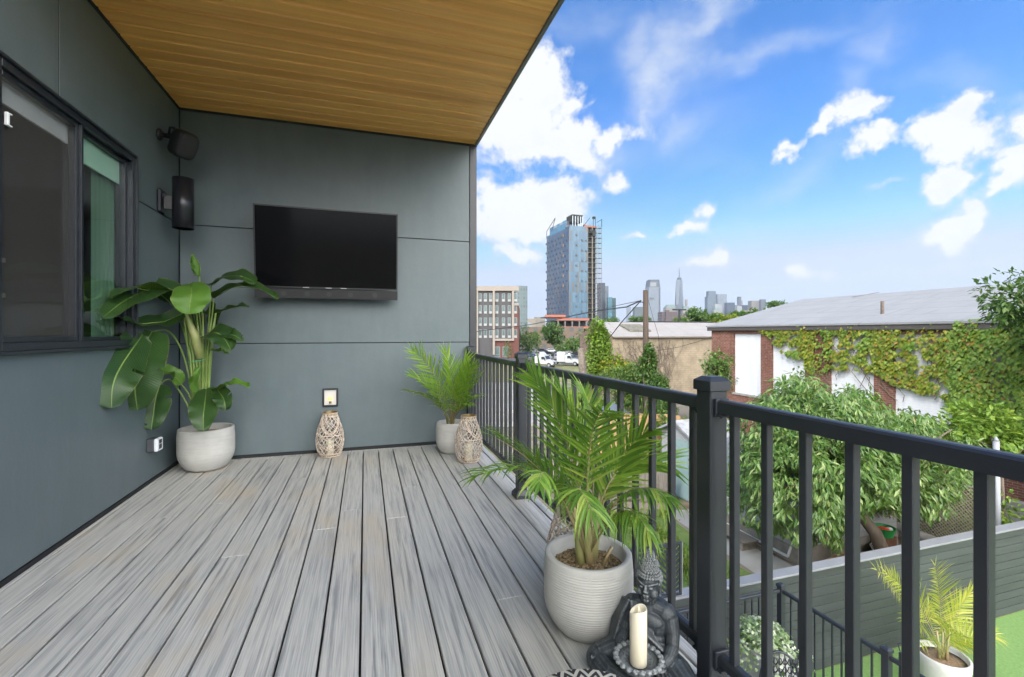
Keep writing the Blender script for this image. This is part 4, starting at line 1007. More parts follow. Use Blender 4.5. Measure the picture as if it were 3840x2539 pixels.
# screen of slanted slots on top of the fence
sc=thing('slotted_screen','black metal privacy screen with herringbone slots standing above the fence','screen',(3.3,FY,-2.29))
X0,X1,Z0,Z1=2.5,4.16,-2.290,-1.555
d=MB()
d.cbox(X0,X1,FY-.01,FY+.01,Z1-.035,Z1,.002);d.cbox(X0,X1,FY-.01,FY+.01,Z0,Z0+.03,.002);d.cbox(X0,X0+.035,FY-.01,FY+.01,Z0+.03,Z1-.035,.002);d.cbox(X1-.035,X1,FY-.01,FY+.01,Z0+.03,Z1-.035,.002)
nc=8;cw=(X1-X0-.07)/nc
for i in range(nc):
    xa=X0+.035+i*cw;sg=1 if i%2 else -1;d.box(xa-.008,xa+.008,FY-.007,FY+.007,Z0+.03,Z1-.035)
    zz=Z0-.15
    while zz<Z1+.1:
        za,zb=zz-sg*.085,zz+sg*.085;h=.021;xl,xr_=xa+.008,xa+cw-.008
        za_,zb_=za,zb
        pl=[(xl,za-h),(xr_,zb-h),(xr_,zb+h),(xl,za+h)]
        if max(p[1] for p in pl)<Z1-.036 and min(p[1] for p in pl)>Z0+.031: d.prism(pl,FY-.006,FY+.006)
        elif min(p[1] for p in pl)<Z1-.036 and max(p[1] for p in pl)>Z0+.031:
            pl=[(p[0],min(max(p[1],Z0+.0305),Z1-.0355)) for p in pl];d.prism(pl,FY-.006,FY+.006)
        zz+=.078
d.build('slotted_panel',M['anth'],sc,fixn=True)
d=MB();d.cbox(X0-.045,X0-.002,FY-.02,FY+.02,Z0,Z1+.02,.002);d.build('post',M['anth'],sc);d=MB();d.cbox(X1+.001,X1+.012,FY-.012,FY+.012,Z0,Z1,.002);d.build('edge_strip',M['cap'],sc)
# ================================================================== lower deck and its railing
LZ=-3.2
d=MB();y=-3
while y<4.95: d.cbox(1.4,5.42,y,y+.134,LZ-.03,LZ,.003);y+=.14
d.build('lower_deck_floor',mat('pale_deck',(.42,.42,.41),.7,var=.15,vscale=2),kind='structure')
d=MB();d.box(1.42,5.38,-3,4.9,GZ,LZ-.031);d.build('lower_deck_base',M['conc'],kind='structure')
lr=thing('lower_railing','black metal railing round the lower deck beside the grey fence','railing',(5.4,4.9,LZ))
PZ=-2.10
for x,y in((5.4,4.9),(5.4,3.56),(5.4,2.0),(5.4,.3),(2.6,4.9)): post(x,y,LZ,PZ,.075,lr)
for a,b_ in(((2.64,4.9),(5.36,4.9)),((5.4,4.86),(5.4,3.6)),((5.4,3.52),(5.4,2.04)),((5.4,1.96),(5.4,.34))):
    L=math.hypot(b_[0]-a[0],b_[1]-a[1]);n=int(L/.115)
    for z in(PZ-.085,LZ+.1):
        r=MB();railbar(r,(a[0],a[1],z),(b_[0],b_[1],z),.044,.04);r.build('top_rail' if z>LZ+.5 else 'bottom_rail',M['anth'],lr)
    for i in range(n):
        t=(i+1)/(n+1);x,y=a[0]+(b_[0]-a[0])*t,a[1]+(b_[1]-a[1])*t
        r=MB();r.box(x-.009,x+.009,y-.009,y+.009,LZ+.118,PZ-.104);r.build('baluster',M['anth'],lr)
d=MB();g=V((5.4,3.44,PZ-.02))
d.cbox(5.385,5.415,3.405,3.435,PZ-.3,PZ+.04,.003);d.tube([g+V((0,-.03,.06)),g+V((0,-.05,.13)),g+V((0,-.02,.16)),g+V((0,.01,.13)),g+V((0,-.01,.07))],.006,6);d.tube([g+V((0,-.03,.06)),g+V((.0,-.09,.04)),g+V((0,-.13,.05)),g+V((0,-.15,.02))],.006,6)
d.build('gate_latch',M['anth'],lr,smooth=False)
# ivy in a tall white planter
pv=thing('tall_planter','tall tapering white planter on the lower deck under trailing ivy','planter',(4.55,4.4,LZ))
d=MB();a,b2=.15,.23;z0,z1=LZ+.002,-2.42;x,y=4.55,4.4
d.add([(x-a,y-a,z0),(x+a,y-a,z0),(x+a,y+a,z0),(x-a,y+a,z0),(x-b2,y-b2,z1),(x+b2,y-b2,z1),(x+b2,y+b2,z1),(x-b2,y+b2,z1),(x-b2+.03,y-b2+.03,z1),(x+b2-.03,y-b2+.03,z1),(x+b2-.03,y+b2-.03,z1),(x-b2+.03,y+b2-.03,z1),(x-b2+.03,y-b2+.03,z1-.06),(x+b2-.03,y-b2+.03,z1-.06),(x+b2-.03,y+b2-.03,z1-.06),(x-b2+.03,y+b2-.03,z1-.06)],
 [(3,2,1,0),(0,1,5,4),(1,2,6,5),(2,3,7,6),(3,0,4,7),(4,5,9,8),(5,6,10,9),(6,7,11,10),(7,4,8,11),(8,9,13,12),(9,10,14,13),(10,11,15,14),(11,8,12,15),(12,13,14,15)])
d.build('pot',M['white2'],pv)
def leafy(mb,p,n,L,rng,lob=5):  # ivy-like lobed leaf as a fan
    n=n.normalized();u=n.cross(V((rng.uniform(-1,1),rng.uniform(-1,1),rng.uniform(-1,1)))).normalized();w=n.cross(u)
    vs=[p+n*L*.08];k=lob*2
    for i in range(k):
        a=2*math.pi*i/k;rr=L*(.5 if i%2==0 else .31);vs.append(p+u*rr*math.cos(a)+w*rr*math.sin(a))
    mb.add(vs,[(0,1+i,1+(i+1)%k) for i in range(k)])
M['ivy']=leafmat('variegated_ivy',[(0,(.10,.17,.05)),(.4,(.17,.26,.09)),(.75,(.38,.45,.28)),(1,(.62,.66,.50))],.45,.2)
iv=thing('ivy_plant','pale green variegated ivy spilling over the tall white planter','plant',(4.55,4.4,-2.4));d=MB();rng=random.Random(31)
for _ in range(1500):
    q=V((rng.gauss(0,.20),rng.gauss(0,.17),0));h=rng.random();k=.25 if q.length>.24 else 0
    p=V((4.55,4.4,-2.36))+q+V((0,0,rng.uniform(-.02,.24)*(1-q.length/.6))) - V((0,0,max(0,q.length-.26)*rng.uniform(.5,4.5)))
    n=(V((q.x,q.y,.35))+V((rng.uniform(-.4,.4),rng.uniform(-.6,.2),rng.uniform(-.2,.5))));leafy(d,p,n,rng.uniform(.035,.06),rng)
d.build('foliage',M['ivy'],iv)
d=MB()
for k in range(14):
    a=rng.uniform(0,6.28);p=V((4.55,4.4,-2.42));e=V((math.cos(a)*.3,math.sin(a)*.26,0));d.tube([p,p+e*.5+V((0,0,.1)),p+e*.85,p+e+V((0,0,-.35))],.004,5)
d.build('stem',M['bstem'],iv)
# garden chair with a pierced leaf back
ch=thing('garden_chair','dark metal garden chair with a pierced leaf-pattern back on the lower deck','chair',(4.35,3.85,LZ))
ax=V((.9,-.43,0)).normalized();fw=V((-.43,-.9,0)).normalized();c0=V((4.35,3.85,0))
def cp(a,b_,z): return c0+ax*a+fw*b_+V((0,0,LZ+z))
d=MB();n=20
arc=[cp(.22*math.cos(a),-.2-.04*math.sin(a),.46+.46*max(0,math.sin(a))**.8) for a in [math.pi*i/n for i in range(n+1)]]
d.tube(arc,.014,8);d.build('back_frame',M['anth'],ch,smooth=True)
d=MB()
for k in range(-3,4):
    d.tube([cp(.04*k,-.205,.46),cp(.065*k,-.215,.62),cp(.055*k,-.235,.90-.012*k*k)],.007,6)
    for j in range(4):
        z=.52+j*.09;xx=.05*k
        if abs(xx)+j*.012<.19: d.tube([cp(xx,-.21,z),cp(xx+.03,-.213,z+.035),cp(xx+.045,-.215,z+.075)],.0065,5);d.tube([cp(xx,-.21,z),cp(xx-.03,-.213,z+.035),cp(xx-.045,-.215,z+.075)],.0065,5)
d.build('back_lattice',M['anth'],ch,smooth=True)
d=MB();d.lathe([(0,.44),(.2,.44),(.225,.45),(.225,.465),(.2,.47),(0,.462)],(c0.x,c0.y,LZ),28);d.build('seat',M['anth'],ch,smooth=True)
for a,b_ in((.17,.15),(-.17,.15),(.18,-.17),(-.18,-.17)):
    d=MB();d.tube([cp(a,b_,.45),cp(a*1.15,b_*1.15,.2),cp(a*1.3,b_*1.3,.003)],.013,8);d.build('leg',M['anth'],ch,smooth=True)
# big yellow palm on the lawn
YP=V((7.97,4.50,GZ))
po=thing('planter_pot','large smooth white pot on the artificial lawn by the grey fence','planter',(YP.x,YP.y,YP.z))
d=MB();d.lathe([(0,.014),(.19,.014),(.24,.1),(.29,.28),(.31,.46),(.315,.56),(.305,.575),(.285,.575),(.275,.55),(.27,.50),(0,.49)],tuple(YP),48);d.build('pot',M['white2'],po,smooth=True)
d=MB();d.lathe([(0,.50),(.15,.505),(.27,.50)],tuple(YP),32);d.build('soil',mat('dry_mulch',(.28,.19,.11),.95,col2=(.12,.08,.05),vscale=30,bump=1,bscale=60),po,smooth=True)
M['palmG']=leafmat('golden_palm_leaf',[(0,(.26,.33,.03)),(.5,(.42,.46,.05)),(1,(.62,.55,.14))],.4,.4,.5)
yb=YP+V((0,0,.50))
def q4(b_,c,f1,f2,**k): return (yb+V((0,0,.02)),at(b_[0],b_[1],f1),at(c[0],c[1],f2),k)
fr=[q4((2110,1400),(2030,1320),6.6,6.3,n=44,ang=58,droop=.35,LL=0.405,hint=(.2,-.9,.5)),
    q4((2130,1380),(2055,1330),6.9,6.8,n=40,ang=50,droop=.3,LL=0.378,hint=(-.2,-.9,.3)),
    q4((2180,1400),(2165,1310),6.9,6.6,n=44,ang=55,droop=.2,LL=0.432,hint=(-.3,-1,.1)),
    q4((2200,1420),(2245,1375),7.0,7.0,n=40,ang=52,droop=.3,LL=0.405,hint=(-.3,-.9,.3)),
    q4((2200,1470),(2300,1470),6.6,6.5,n=42,ang=55,droop=.6,LL=0.351,hint=(-.1,-.5,.9)),
    q4((2150,1440),(2100,1440),6.5,6.2,n=26,ang=60,droop=.8,LL=0.351,hint=(0,-.5,.8)),
    q4((2190,1440),(2240,1480),6.5,6.0,n=28,ang=60,droop=.8,LL=0.365,hint=(0,-.5,.8)),
    q4((2180,1450),(2270,1440),7.1,7.3,n=26,ang=50,droop=.5,LL=0.351),
    q4((2150,1440),(2150,1400),7.1,7.4,n=24,ang=50,droop=.4,LL=0.378,hint=(0,-1,.4)),
    q4((2150,1460),(2125,1490),6.4,6.1,n=22,ang=55,droop=.9,LL=0.297)]
st=[([yb+V((dx,dy,-.03)),yb+V((dx*1.3,dy,.15)),yb+V((dx*2,dy*1.5,.42))],[.022,.018,.010]) for dx,dy in((0,0),(.05,.02),(-.05,.01),(.02,-.04))]
palm('potted_palm','golden-yellow feather palm in the white pot on the artificial lawn',tuple(yb),M['palmG'],fr,.3,14,w=.016,stems=st)
# string-light cable sagging over the lawn
a=at(2085,1548,5.0);b_=at(2371,1552,4.2)
cb=MB();cb.tube([(5.4,3.2,-2.45),(6.6,2.9,-2.62),(8.2,2.55,-2.7),(10,2.1,-2.6),(12.5,1.6,-2.2)],.008,6)
o=cb.build('string_light_cable',M['black'],smooth=True,label='thin black string-light cable sagging above the artificial lawn',category='cable')
s=MB()
s.tube([(8.2,2.55,-2.70),(8.2,2.55,-2.78)],[.012,.016],8);s.ell((8.2,2.55,-2.80),(.022,.022,.03),10,6);s.build('bulb',M['black'],o,smooth=True)
# ================================================================== neighbouring plots
def brickmat(name,c1,c2,mortar,sc=1.0):
    m,t,b=newmat(name);uv=t.n('UVMap');bk_=t.n('TexBrick',Scale=sc,Mortar_Size=.008,Bias=0.0);bk_.inputs['Brick Width'].default_value=.21;bk_.inputs['Row Height'].default_value=.07
    t.set(bk_.inputs['Vector'],uv);t.set(bk_.inputs['Color1'],c1);t.set(bk_.inputs['Color2'],c2);t.set(bk_.inputs['Mortar'],mortar)
    tc=t.n('TexCoord').outputs['Object'];n=t.noise(tc,1.1,6,.65);n2=t.noise(tc,8,4,.6)
    c=t.mix(t.ramp(n,[(.4,0),(.7,.7)]),bk_.outputs[0],tuple(x*.4 for x in c1));c=t.mix(t.math('MULTIPLY',t.ramp(n2,[(.55,0),(.7,1)]),.35),c,(.30,.26,.22))
    t.set(b.inputs['Base Color'],c);b.inputs['Roughness'].default_value=.92
    t.set(b.inputs['Normal'],t.bump(bk_.outputs['Fac'],-.5,.008));return m
M['brick']=brickmat('old_red_brick',(.20,.062,.034),(.13,.042,.028),(.20,.17,.145))
M['stone']=mat('grey_stone',(.26,.25,.235),.85,var=.25,vscale=5)
def linesmat(name,c1,c2,period,rough=.6,axis=1,var=.1,w=.12):
    m,t,b=newmat(name);uv=t.n('UVMap');s=t.n('SeparateXYZ',Vector=uv)
    f=t.math('FRACT',t.math('DIVIDE',s.outputs[axis],period));ln=t.ramp(f,[(0,1),(w*.6,1),(w,0)])
    tc=t.n('TexCoord').outputs['Object'];n=t.noise(tc,.9,6,.65);n2=t.noise(t.mapv(tc,scale=(4,4,.3)),1.5,5,.7)
    c=t.mix(t.math('MULTIPLY',t.ramp(n,[(.35,0),(.75,1)]),var*3),c1,c2);c=t.mix(t.math('MULTIPLY',t.ramp(n2,[(.5,0),(.75,1)]),.45),c,c2);c=t.mix(t.math('MULTIPLY',ln,.7),c,c2)
    t.set(b.inputs['Base Color'],c);b.inputs['Roughness'].default_value=rough;t.set(b.inputs['Normal'],t.bump(f,.4,.01));return m
M['shutter']=linesmat('white_metal_shutter',(.60,.61,.64),(.42,.43,.45),.085,.5)

def roofmat(name,c1,c2,seam,w,h):
    m,t,b=newmat(name);tc=t.n('TexCoord').outputs['Object'];bk_=t.n('TexBrick',Scale=1.0,Mortar_Size=.02,Bias=0.0);bk_.inputs['Brick Width'].default_value=w;bk_.inputs['Row Height'].default_value=h
    t.set(bk_.inputs['Vector'],t.mapv(tc,rot=(0,0,math.pi/2)));t.set(bk_.inputs['Color1'],c1);t.set(bk_.inputs['Color2'],tuple(x*.94 for x in c1));t.set(bk_.inputs['Mortar'],seam)
    n=t.noise(t.mapv(tc,scale=(.5,1,1)),.8,6,.7);n2=t.noise(t.mapv(tc,scale=(.25,2.5,1)),1.6,5,.7)
    c=t.mix(t.ramp(n,[(.35,0),(.7,.8)]),bk_.outputs[0],c2);c=t.mix(t.ramp(n2,[(.52,0),(.75,.5)]),c,tuple(x*.7 for x in c2))
    t.set(b.inputs['Base Color'],c);b.inputs['Roughness'].default_value=.8;t.set(b.inputs['Normal'],t.bump(t.math('ADD',bk_.outputs['Fac'],t.noise(tc,4,3)),.3,.02));return m
M['roofgrey']=roofmat('roof_membrane',(.225,.228,.235),(.185,.187,.192),(.13,.13,.138),7.0,1.05)
M['roofpale']=roofmat('pale_roof',(.235,.225,.222),(.195,.175,.165),(.17,.155,.15),5.0,1.4)
bb=thing('brick_warehouse','long red brick warehouse with grey pitched roof and white shuttered openings, overgrown by creeper','building',(17,12,GZ))
BX=17.0;YF=19.6;YN=1.6;EZ=1.62;PT,PB_=1.28,-1.56
pan=[(16.5,18.1),(14.3,15.9),(11.63,13.24),(9.36,10.98),(6.9,8.5),(4.4,6.0)]
d=MB();ys=[YF]+[y for p in pan for y in(p[1],p[0])]+[YN]
d.box(BX,BX+.4,YN,YF,GZ,PB_-.09);d.box(BX,BX+.4,YN,YF,PT,EZ-.17)
for i in range(0,len(ys),2): d.box(BX,BX+.4,ys[i+1],ys[i],PB_-.0901,PT)
d.box(BX+.4,29.6,YF-.4,YF,GZ,EZ-.17);d.box(BX+.4,29.6,YN,YN+.4,GZ,EZ-.17);d.box(29.2,29.6,YN+.4,YF-.4,GZ,EZ-.17)
d.prism([(BX,EZ-.17),(29.6,EZ-.17),(23.3,3.0)],YF-.4,YF-.002);d.prism([(BX,EZ-.17),(29.6,EZ-.17),(23.3,3.0)],YN+.002,YN+.4)
d.build('brick_wall',M['brick'],bb,uv=True)
for i,(a,b_) in enumerate(pan):
    d=MB();d.box(BX+.09,BX+.15,a,b_,PB_,PT);o=d.build('shuttered_opening',M['shutter'],bb,uv=True)
    d=MB();d.cbox(BX-.05,BX+.088,a-.06,b_+.06,PB_-.088,PB_,.005);d.build('sill',M['stone'],o)
d=MB();d.cbox(BX-.16,BX-.001,YN,YF+.15,EZ-.20,EZ-.02,.01);d.box(BX-.001,BX+.4,YN,YF+.15,EZ-.168,EZ-.02);d.build('gutter',mat('gutter_brown',(.06,.052,.048),.6),bb)
d=MB();sl=(3.09-EZ)/(23.3-BX);x0=BX-.2
d.prism([(x0,EZ-.02),(23.3,3.09),(29.8,EZ-.02),(29.8,EZ+.06),(23.3,3.19),(x0,EZ+.05)],YN-.15,YF+.2);d.build('roof',M['roofgrey'],bb,fixn=True)
d=MB();d.tube([(18.35,12.25,EZ+.1),(18.35,12.25,2.5)],.055,12);d.tube([(18.35,12.25,1.9),(18.35,12.25,2.02)],.09,12);d.build('vent_pipe',mat('rusty_pipe',(.10,.075,.06),.8,var=.4,vscale=12),bb,smooth=True)
d=MB();d.tube([(BX-.08,12.5,-1.86),(BX-.08,7.6,-1.95)],.045,10);d.build('wall_pipe',M['stone'],bb,smooth=True)
d=MB();d.cbox(BX-.25,BX-.002,7.0,8.0,GZ,-3.25,.01);d.build('footing_block',M['stone'],bb)
for k in range(5):
    d=MB();yy=19.0-2.6*k+.0;d.bar((22.4+.1*k,yy,3.05),(23.0,yy-.9,3.22),.05,.02) if k in(1,) else None
    if k in(1,): d.build('roof_board',M['trunk'],bb)
# creeper over the facade, following the measured outline
pa=[(372,700),(470,772),(520,850),(590,892),(700,905),(720,990),(760,1010),(860,1000),(875,975),(1180,1000),(1310,1085),(1420,1120),(1530,1155),(1640,1170),(1700,1205),(1735,1290),(1830,1390),(1900,1480),(2080,1560),(2300,1600),(2900,1600),(2900,560),(2260,610),(1720,650),(1390,668),(1100,672),(860,690),(700,690)]
def inpoly(x,y,pts):
    c=False;j=len(pts)-1
    for i in range(len(pts)):
        a,b_=pts[i],pts[j]
        if (a[1]>y)!=(b_[1]>y) and x<(b_[0]-a[0])*(y-a[1])/(b_[1]-a[1])+a[0]:c=not c
        j=i
    return c
def cropA(X,Y,Z):
    f=X*SN+Y*CS;xr=(X*CS-Y*SN)/f;return ((CU+xr*FPX-2640)/.542,(CV+(EYE-Z)*FPX/f-850)/.542)
vc=thing('creeper','yellow-green creeper hanging over the front of the brick warehouse','climbing plant',(BX-.1,12,GZ))
gr_=[MB(),MB(),MB()];rng=random.Random(77);stems_=MB()
def vleaf(mb,p,n,L,rng):
    n=n.normalized();dn=V((0,rng.uniform(-.5,.5),-1)).normalized();u=n.cross(dn).normalized();w=n.cross(u);w=w if w.z<0 else -w
    pr=[(0,0),(.28,-.05),(.5,.3),(.3,.42),(.22,.62),(0,1.0),(-.22,.62),(-.3,.42),(-.5,.3),(-.28,-.05)]
    vs=[p+n*L*.07+w*L*.35]+[p+u*a*L+w*b_*L for a,b_ in pr];mb.add(vs,[(0,1+i,1+(i+1)%10) for i in range(10)])
cnt=0
while cnt<10500:
    Y=rng.uniform(2.6,17.6);Z=rng.uniform(-3.8,1.72);cx,cy=cropA(BX,Y,Z)
    nz=mnoise.noise(V((Y*1.3,Z*1.3,5)))+.5*mnoise.noise(V((Y*4,Z*4,9)))
    if not inpoly(cx+nz*18,cy+nz*24,pa): continue
    onp=any(a<Y<b_ for a,b_ in pan) and Z<PT and cx<1760
    if onp and mnoise.noise(V((Y*3.2,Z*3.6,3)))<-.20+.10*(cx<1180): continue
    # bare gaps: the mossy pier and the brick showing near the eave
    if 765<cx<855 and cy>735 and rng.random()<.85: continue
    if 1370<cx<1690 and 690<cy<745 and rng.random()<.75: continue
    dense=cx>1760
    if not dense and rng.random()<.12: continue
    k=0 if (cx<1700 and nz>-.3) else 1
    if dense: k=1 if rng.random()<.75 else 0
    if abs(cx-2040+ (cy-1000)*.1)<70 and cy>820 and rng.random()<.6: continue
    if rng.random()<.06*(1 if cx<1900 else .3): k=2
    off=rng.uniform(.02,.12)+(.25*abs(mnoise.noise(V((Y*.9,Z*.9,2)))) if dense else .06*abs(nz))
    vleaf(gr_[k],V((BX-off,Y,Z)),V((-1,rng.uniform(-.5,.5),rng.uniform(.1,.9))),rng.uniform(.085,.15),rng);cnt+=1
gr_[0].build('foliage',M['lf_yel'],vc);gr_[1].build('foliage',M['lf_lime'],vc)
gr_[2].build('foliage',leafmat('red_brown_leaf',[(0,(.20,.10,.02)),(.6,(.26,.15,.03)),(1,(.16,.20,.03))],.5,.25),vc)
for k in range(46):
    Y=rng.uniform(4,17);Z=rng.uniform(-3.2,-1) if Y<9.5 else rng.uniform(-1,.3);pts=[V((BX-.03,Y,Z))]
    for i in range(7):
        Y+=rng.uniform(-.25,.3);Z+=rng.uniform(.15,.35)
        if Z>1.6:break
        pts.append(V((BX-.03-rng.random()*.03,Y,Z)))
    if len(pts)>2 and cropA(*pts[0])[0]>760: stems_.tube(pts,.012,5)
stems_.build('stem',M['trunk'],vc)
# overhanging dark tree at the right edge
tree('tree','dark leafy tree leaning in from the right over the creeper-covered eave',(16.4,6.3,GZ),(15.6,6.5,2.0),(1.75,1.4,1.45),M['lf_dark'],1000,.15,.075,51,lumps=8,droop=.2,cl=5,trunk_r=.10,hollow=.3,limbs=3)
tree('shrub','fresh lime-green shrub in front of the creeper at the right',(14.6,7.0,GZ),(14.7,7.3,-1.15),(1.4,1.1,.72),M['lf_lime'],700,.17,.09,52,lumps=7,droop=.2,cl=4,trunk_r=.06,cat='shrub',hollow=.3,limbs=5)
# chestnut: hangs over the yard with a hollow on the side of the bins
CP=[(1690,975),(1735,945),(1790,905),(1840,868),(1890,880),(1925,915),(1975,905),(2030,925),(2075,965),(2110,950),(2160,985),(2200,1010),(2262,1030),(2275,1090),(2210,1160),(2150,1190),(2080,1180),(2000,1176),(1955,1200),(1945,1270),(1905,1312),(1850,1265),(1800,1232),(1740,1205),(1685,1180)]
def chest_cut(p):
    if p.y<FY+.25:return False
    f=p.x*SN+p.y*CS;u=(CU+(p.x*CS-p.y*SN)/f*FPX)/K;v=(CV+(EYE-p.z)*FPX/f)/K
    return inpoly(u+26*mnoise.noise(p*2.2),v+34*mnoise.noise(p*3+V((7,0,0))),CP)
tree('chestnut_tree','big spreading chestnut tree with drooping narrow leaves beyond the grey fence',(10.9,7.1,GZ),(10.25,7.75,-1.4),(3.7,2.4,2.5),M['lf_chest'],9500,.17,.048,53,lumps=22,droop=.75,cl=6,trunk_r=.16,hollow=.55,limbs=10,cut=chest_cut)
rng=random.Random(8);d=MB()
ct=bpy.data.objects['chestnut_tree']
for p,q in crown_pts((10.25,7.65,-1.45),(2.95,2.25,1.95),520,rng,16,.85):
    if not chest_cut(p): continue
    e=p+V((rng.uniform(-.03,.03),rng.uniform(-.03,.03),-rng.uniform(.08,.16)));d.tube([p,p.lerp(e,.5)+V((.012,0,0)),e],.0055,4)
d.build('catkins',mat('catkin',(.42,.36,.18),.8),ct,kind='stuff')
# sided house under the chestnut
M['siding']=linesmat('white_siding',(.33,.33,.34),(.2,.2,.21),.11,.6)
M['block']=mat('concrete_block',(.20,.18,.155),.9,var=.3,vscale=4)
M['shingle']=linesmat('grey_shingle',(.17,.18,.195),(.09,.095,.105),.14,.9)
hx,hy0,hy1=9.24,7.95,11.2
sh=thing('sided_house','low white-sided outbuilding half hidden behind the chestnut tree','house',(hx,9.5,GZ))
d=MB();d.box(hx,12.4,hy0,hy1,GZ+.38,-2.35);d.prism([(hx,-2.35),(12.4,-2.35),((hx+12.4)/2,-1.8)],hy0,hy1);d.build('siding_wall',M['siding'],sh,uv=True)
d=MB();d.box(hx-.02,12.42,hy0-.02,hy1+.02,GZ,GZ+.379);d.build('block_foundation',M['block'],sh)
d=MB();mx_=(hx+12.4)/2;d.prism([(hx-.2,-2.44),(mx_,-1.79),(12.6,-2.44),(12.6,-2.38),(mx_,-1.72),(hx-.2,-2.38)],hy0-.2,hy1+.2);d.build('roof',M['shingle'],sh,uv=True,fixn=True)
d=MB();d.cbox(hx-.03,hx-.001,9.6,10.3,-3.1,-2.5,.005);o=d.build('window',M['white2'],sh);d=MB();d.box(hx-.036,hx-.031,9.66,10.24,-3.04,-2.56);d.build('pane',mat('dark_pane',(.03,.035,.04),.1),o)
d=MB();d.tube([(hx-.06,8.15,GZ+.12),(hx-.06,11.0,GZ+.14)],.03,8);d.tube([(hx-.06,8.15,GZ+.12),(hx-.02,8.1,GZ+.36)],.03,8);d.build('drain_pipe',M['white2'],sh)
# timber step and pole beside it
st_=thing('timber_step','long weathered grey timber step along the white-sided outbuilding','step',(8.75,9.6,GZ))
for k in range(3): d=MB();d.cbox(8.55+.155*k,8.70+.155*k,8.8,10.6,GZ+.2,GZ+.235,.004);d.build('board',mat('grey_timber',(.17,.15,.125),.9,var=.4,vscale=8,stretch=(4,.4,1)) if k==0 else bpy.data.materials['grey_timber'],st_)
d=MB();d.box(8.57,9.0,8.85,8.95,GZ,GZ+.199);d.box(8.57,9.0,10.45,10.55,GZ,GZ+.199);d.build('support',bpy.data.materials['grey_timber'],st_)
d=MB();d.tube([(9.05,8.75,GZ+.02),(9.16,8.78,GZ+1.35)],.012,6);o=d.build('broom',M['trunk'],label='thin-handled broom leaning against the white-sided outbuilding',category='broom')
d=MB();d.bar((8.98,8.75,GZ+.03),(9.12,8.75,GZ+.03),.05,.06);d.build('broom_head',M['trunk'],o)
# bins and oddments under the tree
def bin_(o,x,y,w,h,m,lidm):
    d=MB();a,b_=w*.42,w*.5;vs=[(x-a,y-a,GZ+.02),(x+a,y-a,GZ+.02),(x+a,y+a,GZ+.02),(x-a,y+a,GZ+.02),(x-b_,y-b_,GZ+h),(x+b_,y-b_,GZ+h),(x+b_,y+b_,GZ+h),(x-b_,y+b_,GZ+h)]
    d.add(vs,[(3,2,1,0),(4,5,6,7),(0,1,5,4),(1,2,6,5),(2,3,7,6),(3,0,4,7)]);d.cbox(x-b_-.015,x+b_+.015,y-b_-.015,y+b_+.015,GZ+h-.05,GZ+h-.02,.004);d.build('bin_body',m,o)
    d=MB();d.cbox(x-b_-.02,x+b_+.02,y-b_-.03,y+b_+.02,GZ+h+.001,GZ+h+.045,.012);d.tube([(x-b_*.7,y+b_+.04,GZ+h-.02),(x+b_*.7,y+b_+.04,GZ+h-.02)],.014,6);d.build('bin_lid',lidm,o)
    for s in(-1,1): d=MB();d.lathe([(0,-.02),(.1,-.02),(.1,.02),(0,.02)],(x+s*(a+.0),y+a+.05,GZ+.105),16,'x');d.build('wheel',M['black'],o)
bx,by=gz(1995,1262,GZ).x,gz(1995,1262,GZ).y
o=thing('wheeled_bin','dark brown wheeled rubbish bin under the chestnut tree','bin',(bx,by,GZ));bm_=mat('brown_plastic',(.075,.055,.052),.5);bin_(o,bx,by,.58,1.0,bm_,bm_)
q=gz(2047,1285,GZ)
o=thing('brown_box','rusty brown box supporting the green tub','box',(q.x,q.y,GZ));d=MB();d.cbox(q.x-.2,q.x+.2,q.y-.15,q.y+.15,GZ+.003,GZ+.44,.008);d.build('box_body',mat('rusty_brown',(.11,.045,.02),.8,var=.4,vscale=9),o);d=MB();d.cbox(q.x-.205,q.x+.205,q.y-.155,q.y+.155,GZ+.441,GZ+.455,.003);d.build('box_lid',bpy.data.materials['rusty_brown'],o)
o=thing('green_tub','green plastic tub holding red and white things on the brown box','tub',(q.x,q.y,GZ+.456));zt=GZ+.457
d=MB();d.lathe([(0,0),(.17,0),(.215,.19),(.235,.19),(.235,.205),(.205,.205),(.165,.03),(0,.03)],(q.x,q.y,zt),28);d.build('tub',mat('green_plastic',(.02,.20,.05),.4),o,smooth=False)
d=MB();d.ell((q.x-.03,q.y,zt+.14),(.14,.15,.06),14,8);d.build('red_lid',mat('red_plastic',(.55,.05,.025),.4),o,smooth=True);d=MB();d.ell((q.x+.10,q.y-.05,zt+.16),(.08,.07,.04),12,8);d.build('white_rag',M['white2'],o,smooth=True)
q=gz(2025,1288,GZ);o=thing('metal_tray','small pale metal tray leaning on the ground beside the brown box','tray',(q.x,q.y,GZ));ax_=V((.8,.3,0)).normalized();up_=V((-.1,.35,.6)).normalized()
d=MB();c_=V((q.x,q.y-.05,GZ+.18));d.obox(c_,ax_*.2,up_*.17,ax_.cross(up_)*.012);d.build('tray',mat('pale_metal',(.42,.45,.45),.35,.5,var=.2,vscale=8),o)
d=MB();nn=ax_.cross(up_);nn=nn if nn.y<0 else -nn
for s in(-1,1): d.obox(c_+nn*.014+up_*.14*s,ax_*.17,up_*.012,nn*.002);d.obox(c_+nn*.014+ax_*.17*s,up_*.14,ax_*.012,nn*.002)
d.obox(c_+nn*.014,ax_*.05,up_*.05,nn*.002)
d.build('tray_rim',M['black'],o)
q=gz(2075,1300,GZ);o=thing('blue_bag','crumpled blue and white bag on the soil near the fence','bag',(q.x,q.y+.2,GZ));d=MB();d.ell((q.x,q.y+.2,GZ+.12),(.2,.15,.12),14,10);
